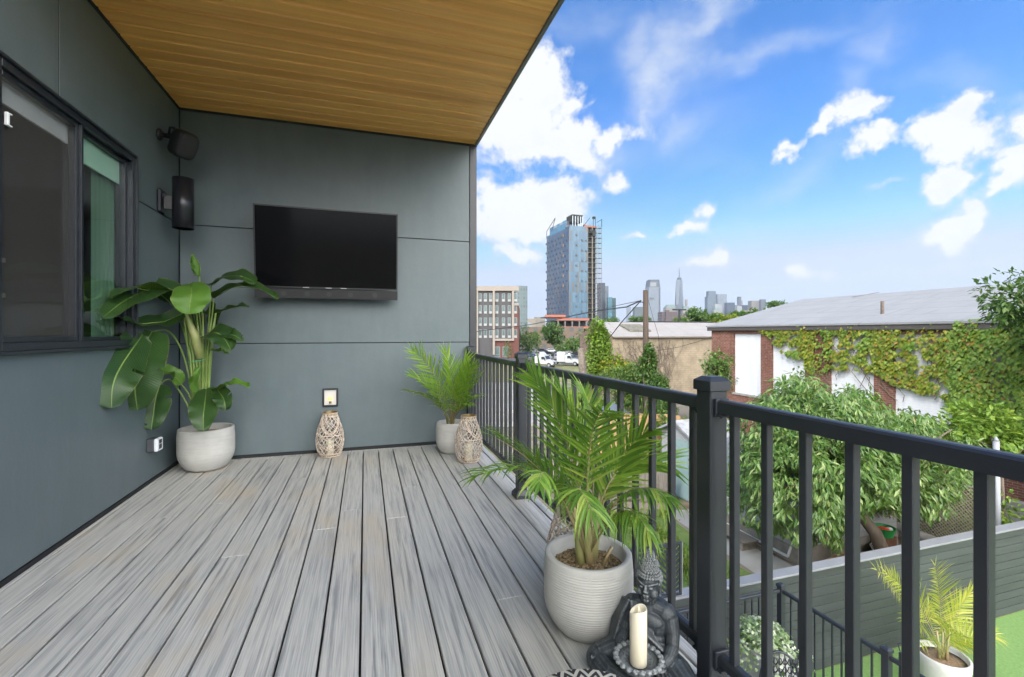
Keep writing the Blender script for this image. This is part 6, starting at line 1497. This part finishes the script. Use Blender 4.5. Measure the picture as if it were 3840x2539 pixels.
d=MB();d.box(17.3,19.6,-1.4,-.2,H-6,H-2.5);d.box(15.5,17,-1.2,-.2,H-4,H-1.5);BT(d,'hoist_car',M['tdark'])
d=MB();d.box(.5,13,3,36,H-.39,H-.1);BT(d,'roof_slab',M['tconc'])
d=MB();d.box(1.2,9.5,6,34,H-.09,H+4.4);BT(d,'setback_storey',ML)
facebox('setback_glass',curtain('setback_glass_mat',(.05,.12,.19),(.08,.17,.26),(.25,.3,.33),2.4,9),1.0,1.19,6,34,H-.09,H+5.2,'y')
d=MB();d.box(3.0,11.0,1.5,10,H+3.2,H+7.6);BT(d,'plant_room',M['tdark'])
for x in(3.2,5.2,7.2,9.2,10.6): d=MB();d.box(x,x+.4,1.2,1.49,H,H+7.0);BT(d,'plant_room_pier',mat('pale_pier',(.36,.40,.44),.6) if 'pale_pier' not in bpy.data.materials else bpy.data.materials['pale_pier'])
d=MB();d.box(2.9,11.2,1.1,10,H+7.61,H+8.0);BT(d,'plant_room_roof',M['tconc'])
d=MB();d.box(11.5,21,.3,.5,H+.0,H+1.1);BT(d,'safety_netting',M['orange']);d=MB();d.box(.0,.25,6,36.5,H-1.19,H-.2);BT(d,'blue_edge_trim',mat('blue_trim',(.06,.16,.26),.5))
d=MB()
for p in(((0,37,H-2),(0,37,H+3.5)),((0,37,H+3.5),(0,22,H+10)),((0,28,H+2),(0,22,H+10)),((12,2,H+1),(17,2,H+7)),((24.9,0,H+1),(24.9,0,H+6)),((21,0,H+3.5),(24.9,0,H+6)),((2,4,H),(3,4,H+4))): d.bar(p[0],p[1],.28)
BT(d,'crane_boom',M['tdark'])
d=MB();d.box(18.4,20.2,0,1.5,H+6,H+7.5)
for x in(18.4,20.0): d.box(x,x+.25,.2,.5,H,H+6)
BT(d,'hoist_head',M['tdark'])
d=MB();d.lathe([(1.1,0),(1.1,1.8),(0,1.8)],(13,3,H),14);d.lathe([(.9,0),(.9,1.6),(0,1.6)],(15.6,3,H),14);BT(d,'roof_tank',M['tdark'])
M['vent']=mat('vent_grey',(.05,.06,.075),.6);rng=random.Random(2);nv=0;rest=MB()
for k in range(3,NF-1):
    for j,y in enumerate((3,8,13.5,19,24.5,30,34.5)):
        yy=y+(2.4 if k%2 else 0);m_=MB();m_.box(-.42,-.021,yy,yy+1.1,k*FH+.25,k*FH+1.6)
        if k>=9: BT(m_,'open_vent',M['vent']);nv+=1
        else: rest.box(-.42,-.021,yy,yy+1.1,k*FH+.25,k*FH+1.6)
    x=(5.0 if k%2 else 9.4);
    rest.box(x,x+1.1,-.42,-.021,k*FH+.25,k*FH+1.6);rest.box(x+3,x+3.9,-.42,-.021,k*FH+.25,k*FH+1.2) if k%2==0 else None
BT(rest,'open_vents',M['vent'],kind='stuff')
d=MB();
for k in range(11,NF-1): d.box(-.2,-.021,8.2,9.2,k*FH+1.0,k*FH+2.6) if k%2 else None
BT(d,'orange_panels',mat('orange_panel',(.34,.20,.10),.7),kind='stuff')
# podium in front
pd=thing('tower_podium','unfinished concrete podium with orange netting at the foot of the glass tower','building',(c0.x,c0.y-5,BZ));MP=LF(1322,287,BZ,.12)
def BP(mb,nm,mt,**k): return mb.xf(MP).build(nm,mt,pd,**k)
for k,(z,xa) in enumerate(((5.2,-9),(10.2,-9),(15.2,-9))):
    d=MB();d.box(xa,11.5,0,18,z-.5,z);BP(d,'floor_slab',M['tconc']);d=MB();d.box(xa-.1,11.6,-.25,-.02,z-.2,z+1.0);BP(d,'safety_netting',M['orange'])
d=MB();d.box(-15,-2,6,24,17.0,17.6);BP(d,'floor_slab',M['tconc']);d=MB();d.box(-15.1,-1.9,5.7,5.98,17.2,18.6);BP(d,'safety_netting',M['orange'])
for x in(-8.5,-4,.5,5,9.5): d=MB();d.box(x,x+.8,.1,.9,0,15);BP(d,'column',M['tconc'])
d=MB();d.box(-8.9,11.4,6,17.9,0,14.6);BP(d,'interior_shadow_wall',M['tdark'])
d=MB();d.box(-8.9,11.4,-.3,-.1,5.0,5.8);BP(d,'blue_tarpaulin',mat('blue_tarp',(.05,.13,.32),.6))
o,Mx,w,h=simple_tower('brick_block','long low brown brick block in front of the glass tower',1212,1352,757,225,gridmat('brick_block_facade',(.20,.14,.10),(.08,.085,.085),4.2,4.0,.55,.45),base=LOT,depth=14)
simple_tower('dark_tower','dark grey tower right behind the scaffolded tower corner',1386,1401,655,430,gridmat('dark_tower_f',(.07,.09,.12),(.03,.045,.065),2.0,3.2,.3,.3))
simple_tower('grey_tower','lighter grey tower face beside the dark tower',1400,1409,662,440,gridmat('grey_tower_f',(.22,.26,.31),(.12,.16,.21),2.0,3.2,.4,.4))
simple_tower('teal_tower','blue-green glass tower at the right of the dark tower, left half lighter',1408,1418,688,420,gridmat('teal_tower_f',(.07,.20,.26),(.06,.16,.22),2.4,3.2,.2,.2))
simple_tower('teal_tower','darker green right half of the pair of blue-green towers',1417,1426,690,424,gridmat('teal_tower_g',(.06,.12,.13),(.04,.085,.095),2.4,3.2,.3,.3))
# ================================================================== skyline across the water (crop: 2340,950 + .2698 px)
HAZE=True;KF=.32
def SK(x,y): return 2340+x*.2698,950+y*.2698
def sky_b(name,label,x0,x1,yt,f,mt,parts=None,cat='skyscraper',depth=.8):
    (u0,v),(u1,_)=SK(x0,yt),SK(x1,yt);w=(u1-u0)/FPX*f;h=EYE-f*(v-CV)/FPX+8
    Mx=LF((u0+u1)/2/K,f,-8);o=thing(name,label,cat,Mx.translation)
    d=MB();d.box(-w/2,w/2,0,w*depth,0,h);d.xf(Mx).build('tower_body',mt,o,uv=True)
    return o,Mx,w,h
def gm(n,w,g,px=8,pz=9,fw=.4,fh=.3,**k): return gridmat('skyline_'+n,w,g,px,pz,fw,fh,**k)
G1=gm('blue_glass',(.17,.23,.29),(.11,.16,.21));G2=gm('pale_glass',(.30,.35,.41),(.24,.29,.35),14,8,.5,.2);G3=gm('navy',(.045,.07,.12),(.03,.05,.09),9,9,.3,.3)
BE=gm('beige',(.42,.37,.30),(.26,.24,.21),9,11,.5,.4);TA=gm('sand',(.52,.44,.33),(.36,.31,.25),8,10,.5,.4);BR=gm('redbrick',(.17,.10,.085),(.11,.075,.07),8,9,.5,.5);GN=gm('greenish',(.16,.20,.20),(.10,.13,.135),9,9,.5,.5);WH=gm('white',(.50,.52,.54),(.30,.33,.36),8,9,.5,.5);SL=gm('slate',(.14,.17,.20),(.09,.11,.14))
cop=mat('skyline_copper_roof',(.085,.125,.11),.8)
sky_b('slender_tower','very slender pale tower alone at the left of the skyline',45,97,740,3000,G2)
o,Mx,w,h=sky_b('broad_tower','broad grey-green block left of the wooden pole',148,280,745,2400,GN)
sky_b('green_tower','pale green glass block with stepped top just right of the pole',322,392,738,2450,gm('palegreen',(.27,.34,.33),(.22,.28,.28)))
# rounded tower with open crown
(u0,v0),(u1,v1)=SK(325,368),SK(520,935);f=2100;w=(u1-u0)/FPX*f;Mx=LF((u0+u1)/2/K,f,-8);hh=lambda y:EYE-f*(SK(0,y)[1]-CV)/FPX+8
o=thing('crowned_tower','tall rounded glass tower with dark open crown, largest of the left skyline','skyscraper',Mx.translation)
def oct_(hw,dd,z0,z1,hw2=None,c=.22):
    hw2=hw2 or hw;vs=[]
    for a,z in((hw,z0),(hw2,z1)): vs+=[(-a+a*c,-0,z),(a-a*c,0,z),(a,dd*.2,z),(a,dd*.8,z),(a-a*c,dd,z),(-a+a*c,dd,z),(-a,dd*.8,z),(-a,dd*.2,z)]
    return vs,[tuple(range(7,-1,-1)),tuple(range(8,16))]+[(i,(i+1)%8,(i+1)%8+8,i+8) for i in range(8)]
def O(nm,mt,*a,**k): d=MB();d.add(*oct_(*a,**k));return d.xf(Mx).build(nm,mt,o,uv=True)
O('tower_body',gm('silver',(.33,.38,.44),(.22,.27,.33),6,7,.45,.3),w/2,w*.8,0,hh(470),w*.475)
O('crown',SL,w*.47,w*.75,hh(470),hh(372),w*.40);d=MB();d.box(-w*.30,w*.12,-1.2,-.1,hh(460),hh(405));d.xf(Mx).build('crown_glass',WH,o)
O('crown_roof',G3,w*.39,w*.6,hh(372),hh(366),w*.38)
d=MB();d.box(-w*.33,-w*.02,-1.5,-.1,hh(640),hh(615));d.box(w*.32,w*.42,-1.5,-.1,hh(935),hh(480));d.xf(Mx).build('dark_band',SL,o)
# tallest tower: tapered with chamfered faces and spire
(u0,_),(u1,_)=SK(728,0),SK(852,0);f=2900;w=(u1-u0)/FPX*f;Mx=LF((u0+u1)/2/K,f,-8);hh=lambda y:EYE-f*(SK(0,y)[1]-CV)/FPX+8
o=thing('spire_tower','tallest tapering glass tower with a long needle spire','skyscraper',Mx.translation)
a=w/2;zt=hh(362);b_=a*.70;vs=[(-a,0,0),(a,0,0),(a,2*a,0),(-a,2*a,0),(0,a-b_*1.0-0,zt),(b_,a,zt),(0,a+b_,zt),(-b_,a,zt)]
fs=[(0,1,4),(1,5,4),(1,2,5),(2,6,5),(2,3,6),(3,7,6),(3,0,7),(0,4,7),(4,5,6,7)]
wg=[gm('wa',(.13,.17,.21),(.10,.13,.17),9,8,.3,.3),gm('wb',(.33,.38,.44),(.28,.33,.39),9,8,.3,.3)]
d=MB()
for i,f_ in enumerate(fs): d.cm=0 if i in(0,2,4,6) else 1;d.add([vs[j] for j in f_],[tuple(range(len(f_)))])
d.xf(Mx).build('tower_body',wg,o,uv=True)
d=MB();d.lathe([(b_*.62,zt),(b_*.72,zt+2),(b_*.72,zt+13),(b_*.5,zt+13)],(0,a,0),12);d.xf(Mx).build('crown_ring',SL,o)
d=MB();zs=[zt+10,hh(300),hh(270),hh(240),hh(205),hh(178)];d.tube([(0,a,z) for z in zs],[3.2,2.8,2.3,1.8,1.2,.4],6)
for z in zs[1:4]: d.lathe([(3.6,z-1.5),(3.6,z+1.5)],(0,a,0),8)
d.xf(Mx).build('spire',SL,o)
def domed(name,label,x0,x1,yt,yd,f,mt,dm=None):
    o,Mx,w,h=sky_b(name,label,x0,x1,yt,f,mt);hd=EYE-f*(SK(0,yd)[1]-CV)/FPX+8
    d=MB();vs=[]
    d.add([(-w/2,0,h),(w/2,0,h),(w/2,w*.8,h),(-w/2,w*.8,h),(-w*.28,w*.15,hd),(w*.28,w*.15,hd),(w*.28,w*.65,hd),(-w*.28,w*.65,hd)],[(0,1,5,4),(1,2,6,5),(2,3,7,6),(3,0,4,7),(4,5,6,7)]);d.xf(Mx).build('roof',dm or cop,o);return o
domed('domed_tower','wide beige tower with shallow green roof left of the spire tower',585,735,755,712,2700,BE,cop)
sky_b('slate_slab','narrow slate-blue slab in front of the spire tower, left side',728,766,712,2600,SL)
sky_b('brick_complex','long red-brown brick complex left below the spire tower',525,745,812,1500,BR,cat='building')
sky_b('brick_complex','higher middle block of the red-brown brick complex',585,632,790,1490,BR,cat='building')
sky_b('brick_complex','low red-brown brick complex right below the spire tower',772,900,852,1500,BR,cat='building')
sky_b('limestone_tower','slim sand-coloured old tower just right of the spire tower',855,884,640,3000,TA)
domed('domed_tower','beige tower with small green dome right of the spire tower',815,935,790,738,2600,BE,cop)
sky_b('limestone_tower','lower sand-coloured stepped tower right of the spire tower',930,995,775,3100,TA);sky_b('limestone_tower','thin upper stage of the stepped sand-coloured tower',944,980,745,3110,TA)
sky_b('thin_tower','thin striped tower at the left of the second skyline group',1128,1156,762,3000,BE)
o,Mx,w,h=sky_b('blue_tower','tall blue-grey stepped tower, highest of the right skyline group',1160,1278,602,2600,G1);d=MB();h2=EYE-2600*(SK(0,524)[1]-CV)/FPX+8;d.box(-w*.36,w/2-.4,1,w*.7,h,h2);d.xf(Mx).build('upper_stage',G1,o,uv=True)
sky_b('pale_glass_tower','pale glass tower with flat top right of the tall stepped one',1300,1430,566,2700,G2)
sky_b('pale_block','light glass block in front of the pale glass tower',1262,1362,705,2500,WH)
domed('domed_tower','beige domed tower low in front of the right skyline group',1245,1355,800,765,2300,BE,cop)
sky_b('navy_block','dark navy block in the middle of the right skyline group',1434,1540,685,2600,G3)
sky_b('slate_block','small slate block between navy block and thin dark tower',1540,1590,722,2700,SL)
sky_b('thin_tower','thin dark tower with pale edge rising in the right skyline group',1588,1630,604,2800,SL);sky_b('thin_tower','thin white tower directly beside the thin dark one',1630,1650,655,2810,WH)
sky_b('white_block','small white block below the thin dark tower',1570,1640,732,2500,WH)
sky_b('navy_block','dark navy block right of the small white block',1652,1755,720,2600,G3)
sky_b('beige_slab','wide beige office slab near the grey roof',1775,1905,658,2500,BE);sky_b('slate_block','slate-grey tower at the right end of the skyline',1905,1972,640,2450,SL)
sky_b('sandy_block','low sandy building right behind the edge of the grey roof',1690,1832,795,1600,TA,cat='building')
# low city beyond the lot
for i,(x0,x1,yt,f,mt,lb) in enumerate([(1222,1240,738,700,TA,'small sandy building far left between the towers'),(1238,1262,734,760,BE,'beige building far behind, left of the glass tower'),(1430,1442,746,900,TA,'tiny sandy building far behind the tan roof'),(1200,1232,746,600,WH,'pale low building far behind the parking lot')]):
    simple_tower('distant_building',lb,x0,x1,yt,f,mt,depth=30)
# ---- street trees across the lot and beyond the roofs
def ftree(label,cx,cy,hw,hh,f,seed,mt=None,n=260,name='street_tree',g=LOT):
    c=at(cx,cy,f);rx=hw*1.28*K/FPX*f;rz=hh*1.25*K/FPX*f;L=rx*.16
    return tree(name,label,(c.x,c.y,g),c,(rx,rx,rz),mt or M['lf_mid'],n,L,L*.75,seed,lumps=11,cl=5,trunk_r=rx*.06,hollow=.5,limbs=5,droop=.1)
ftree('round dark green tree in front of the brown brick block',1285,774,26,22,175,81,M['lf_dark'],420)
ftree('tree beside the red brick corner of the apartments',1212,780,18,26,150,82)
ftree('bushy lower tree left of the trucks',1224,800,16,20,140,83,M['lf_dark'])
ftree('greyish small tree between the lot and the brick block',1243,788,14,16,160,84)
ftree('light green tree behind the right truck',1325,800,22,15,150,85)
ftree('tree by the brick gable of the tan building',1345,790,12,25,135,86,M['lf_dark'])
ftree('small conical tree in front of the apartment building',1176,810,10,20,118,87,M['lf_dark'],180)
ftree('low green shrub left of the white truck',1302,806,14,10,145,88)
ftree('distant dark trees right of the blue-green towers',1410,745,18,9,300,89,M['lf_dark'],200,'tree')
ftree('dark tree behind the wooden pole',1484,742,22,9,95,90,M['lf_dark'],220,'tree')
ftree('rounded green tree behind the pale roof, right of the lamp',1612,735,28,17,95,91,M['lf_dark'],420,'tree')
ftree('lower part of the tree row behind the pale roof, at its left end',1580,744,18,8,92,92,M['lf_mid'],200,'tree')
ftree('flat-topped green tree behind the pale roof',1655,741,24,11,90,93,M['lf_mid'],320,'tree')
ftree('yellow-green tree right behind the corner of the grey roof',1690,741,26,11,60,94,M['lf_yel'],420,'tree')
ftree('dark green tree peeping over the sloping edge of the grey roof',1730,732,34,13,85,95,M['lf_dark'],420,'tree')
ftree('tiny trees on the skyline above the grey roof ridge',1800,703,20,7,120,96,M['lf_dark'],160,'tree')
# ---- thin summer haze over the distance
HZ=MB();HZ.box(-4400,4400,-4400,4400,-12,520)
m=bpy.data.materials.new('haze_air');m.use_nodes=True;t=NT(m.node_tree);m.node_tree.nodes.remove(m.node_tree.nodes['Principled BSDF'])
pv_=t.n('VolumePrincipled',Color=(.80,.88,1.0),Density=.0001,Anisotropy=.3);t.set(m.node_tree.nodes['Material Output'].inputs['Volume'],pv_)
if HAZE: HZ.build('haze',m,kind='stuff')
# ================================================================== seated statue holding a bowl and candle
SX,SY=1.05,1.55;fx,fy=-.75,-.661;MS=Matrix(((-fy*-1,fx,0,SX),(fx*-1*-1,fy,0,SY),(0,0,1,.002),(0,0,0,1)))
MS=Matrix(((fy,fx,0,SX),(-fx,fy,0,SY),(0,0,1,.002),(0,0,0,1)))   # x axis = figure's right hand side (camera left), y = facing
m,t,b=newmat('worn_dark_stone');tc=t.n('TexCoord').outputs['Object'];ge=t.n('NewGeometry')
pt=t.ramp(ge.outputs['Pointiness'],[(.50,0),(.56,1)]);n=t.noise(tc,26,5,.65);n2=t.noise(tc,120,4,.7)
c=t.mix(t.ramp(n,[(.35,0),(.75,1)]),(.014,.018,.023),(.05,.062,.072));c=t.mix(t.math('MULTIPLY',pt,t.ramp(n2,[(.35,.2),(.65,1)])),c,(.36,.38,.38))
c=t.mix(t.math('MULTIPLY',t.ramp(n2,[(.60,0),(.75,1)]),t.ramp(n,[(.5,0),(.6,.55)])),c,(.22,.24,.25))
t.set(b.inputs['Base Color'],c);b.inputs['Roughness'].default_value=.5;t.set(b.inputs['Normal'],t.bump(n2,.35,.003));M['statue']=m
sb=thing('seated_statue','dark weathered statue of a seated figure with knobbly hair, holding a bowl with a candle','statue',(SX,SY,0))
def remeshed(mb,name,mt,parent,vox,it=3,fac=.5):
    o=mb.build(name+'_raw',mt,parent)
    r=o.modifiers.new('r','REMESH');r.mode='VOXEL';r.voxel_size=vox
    s=o.modifiers.new('s','SMOOTH');s.iterations=it;s.factor=fac
    dg=bpy.context.evaluated_depsgraph_get();ev=o.evaluated_get(dg);me=bpy.data.meshes.new_from_object(ev)
    me.polygons.foreach_set('use_smooth',[True]*len(me.polygons));old=o.data
    o.modifiers.clear();o.data=me;me.name=name;o.name=name;bpy.data.meshes.remove(old);return o
d=MB()
E=lambda c,r,rot=None:d.ell(c,r,20,14,rot)
E((0,-.01,.065),(.115,.088,.065));E((0,.085,.035),(.15,.085,.034))
for s in(-1,1):
    d.tube([(s*.05,0,.075),(s*.12,.055,.075),(s*.168,.098,.062)],[.056,.054,.046],16)
    d.tube([(s*.168,.098,.055),(s*.10,.150,.050),(s*-.01,.165,.042)],[.045,.040,.030],16)
    E((s*.17,.10,.058),(.046,.046,.046))
    d.tube([(s*-.01,.165,.055),(s*-.06,.150,.070)],[.022,.016],10)
    # arms
    E((s*.064,-.006,.250),(.036,.034,.034))
    d.tube([(s*.062,-.006,.250),(s*.078,-.006,.228),(s*.090,.008,.185),(s*.094,.028,.148)],[.031,.031,.026,.023],16)
    d.tube([(s*.094,.028,.148),(s*.088,.070,.128),(s*.072,.108,.118)],[.024,.021,.016],14)
    E((s*.070,.122,.116),(.020,.024,.011),Matrix.Rotation(s*.6,3,'Z'))
    for k,(a,l) in enumerate(((.0,.046),(.016,.052),(.031,.048),(.044,.038))):
        p=V((s*(.074-a*.35),.128+a*.35,.112));e=V((-s*.75,.35+.25*k/3,-.12)).normalized();q=p+e*l*.55;r_=q+(e+V((0,0,-.35))).normalized()*l*.45
        d.tube([p,q,r_],[.0068,.0062,.0046],8)
    d.tube([(s*.080,.112,.122),(s*.084,.128,.137),(s*.078,.142,.150)],[.008,.0072,.005],8)
    E((s*.0415,.000,.336),(.0065,.012,.030));d.tube([(s*.040,.022,.365),(s*.02,.047,.366),(s*.006,.050,.360)],[.0025,.004,.003],6)
    E((s*.0165,.0455,.352),(.0095,.0060,.0042));E((s*.024,.030,.330),(.017,.017,.018))
E((0,.0,.135),(.072,.055,.066));E((0,-.004,.205),(.076,.052,.066));d.tube([(-.066,-.006,.252),(0,-.010,.262),(.066,-.006,.252)],[.031,.037,.031],16)
E((0,.028,.222),(.058,.024,.030))
d.tube([(0,-.004,.262),(0,.000,.285),(0,.006,.310)],[.038,.031,.031],16)
E((0,.004,.345),(.0415,.046,.054));E((0,.020,.318),(.027,.029,.026));E((0,.043,.303),(.011,.008,.008))
d.tube([(0,.049,.362),(0,.056,.349),(0,.061,.338)],[.004,.0055,.0072],8);E((.0055,.054,.3365),(.0048,.005,.004));E((-.0055,.054,.3365),(.0048,.005,.004))
E((0,.051,.3225),(.0115,.005,.0030));E((0,.050,.3165),(.0095,.005,.0035))
E((0,-.006,.372),(.045,.047,.036));E((0,-.010,.412),(.031,.031,.034));E((0,-.012,.446),(.015,.015,.026))
# robe: edge band, folds over chest, arm and lap
for k in range(9):
    o_=k*.0135
    P=[(.062-o_*.55,.018-.002*k,.272),(.048-o_*.7,.050,.240-o_*.55),(.008-o_*.75,.062,.196-o_*.55),(-.040-o_*.35,.050,.160-o_*.42),(-.075,.015,.140-o_*.3)]
    P=[(x,y+.006,z) for x,y,z in P]
    if k in(0,): d.tube(P,.0062,8)
    elif P[1][2]>.12: d.tube([(x,y-.001*k,z) for x,y,z in P],.0045,6)
for k in range(8):
    a=k/7;d.tube([(.070+.036*a,.020-.032*a,.272-.012*a),(.094+.022*a,.030-.040*a,.225),(.108+.036*a,.045-.045*a,.170),(.118+.03*a,.07-.04*a,.115)],[.006,.0075,.007,.006],6)
for s in(-1,1):
    for k in range(6):
        a=k/5;d.tube([(s*(.035+.02*k),.07+.01*k,.105-.004*k),(s*(.07+.022*k),.13+.002*k,.080),(s*(.05+.026*k),.175-.012*k,.035),(s*(.04+.028*k),.185-.016*k,.012)],[.006,.0075,.007,.006],6)
for k in range(-2,3): d.tube([(k*.02,.15,.08),(k*.028,.185,.045),(k*.035,.19,.01)],[.006,.008,.007],6)
d.xf(MS);bd=remeshed(d,'body',M['statue'],sb,.0028,1,.4)
# hair of small knobs in rings
h=MB();rng=random.Random(1)
def knobs(c,r,z0,z1,rows,kr,front=None):
    for i in range(rows):
        ph=math.asin(z0+(z1-z0)*i/(rows-1));n_=max(4,int(2*math.pi*r[0]*math.cos(ph)/(kr*2.0)))
        for k in range(n_):
            a=2*math.pi*(k+(i%2)*.5)/n_;p=(c[0]+r[0]*math.cos(ph)*math.cos(a),c[1]+r[1]*math.cos(ph)*math.sin(a),c[2]+r[2]*math.sin(ph))
            if front and p[1]>front and p[2]<.376: continue
            h.ell(p,kr*.98,7,5)
knobs((0,-.006,.372),(.046,.048,.037),-.62,.95,8,.0050,.012);knobs((0,-.010,.412),(.032,.032,.036),-.2,.96,7,.0046);knobs((0,-.012,.446),(.016,.016,.027),-.1,.97,6,.0038)
h.xf(MS).build('hair',M['statue'],sb,smooth=True)
bw_=MB();bc_=(0,.150,.0);bw_.lathe([(0,.100),(.035,.102),(.062,.118),(.076,.142),(.082,.152),(.078,.156),(.070,.146),(.055,.128),(.0,.124)],bc_,36)
for k in range(22):
    a=2*math.pi*k/22;bw_.ell((.080*math.cos(a),.150+.080*math.sin(a),.150),(.0115,.0115,.008),8,6)
bw_.xf(MS).build('bowl',M['statue'],sb,smooth=True)
cp_=MS@V((0,.150,.128))
ca=thing('pillar_candle','ivory pillar candle with flameless wick standing in the statue bowl','candle',tuple(cp_))
d=MB();R_=.0305;H_=.192;n=48;prof_=[(0,.0),(R_*.97,0),(R_,.003)];vs=[];fs=[]
for (r,z) in prof_+[(R_,H_*.5)]:
    for k in range(n):
        a=2*math.pi*k/n;vs.append((cp_.x+r*math.cos(a),cp_.y+r*math.sin(a),cp_.z+z))
def lip(k): a=2*math.pi*k/n;return .010*math.sin(a+2.2)+.004*math.sin(2*a)
for (r,dz,w_) in ((R_,0,1),(R_*.97,.002,1),(R_*.86,-.001,1),(R_*.8,-.012,.6),(R_*.5,-.022,.2),(.0,-.024,0)):
    for k in range(n):
        a=2*math.pi*k/n;vs.append((cp_.x+r*math.cos(a),cp_.y+r*math.sin(a),cp_.z+H_+dz+lip(k)*w_))
for i in range(9):
    for k in range(n): l=(k+1)%n;fs.append((i*n+k,i*n+l,(i+1)*n+l,(i+1)*n+k))
d.add(vs,fs);d.build('wax_body',M['wax'],ca,smooth=True)
d=MB();d.lathe([(.0,-.024),(.0055,-.022),(.0075,-.008),(.005,.006),(.0,.014)],(cp_.x,cp_.y,cp_.z+H_),12);d.build('wick_flame',mat('cream_plastic',(.75,.65,.45),.3),ca,smooth=True)
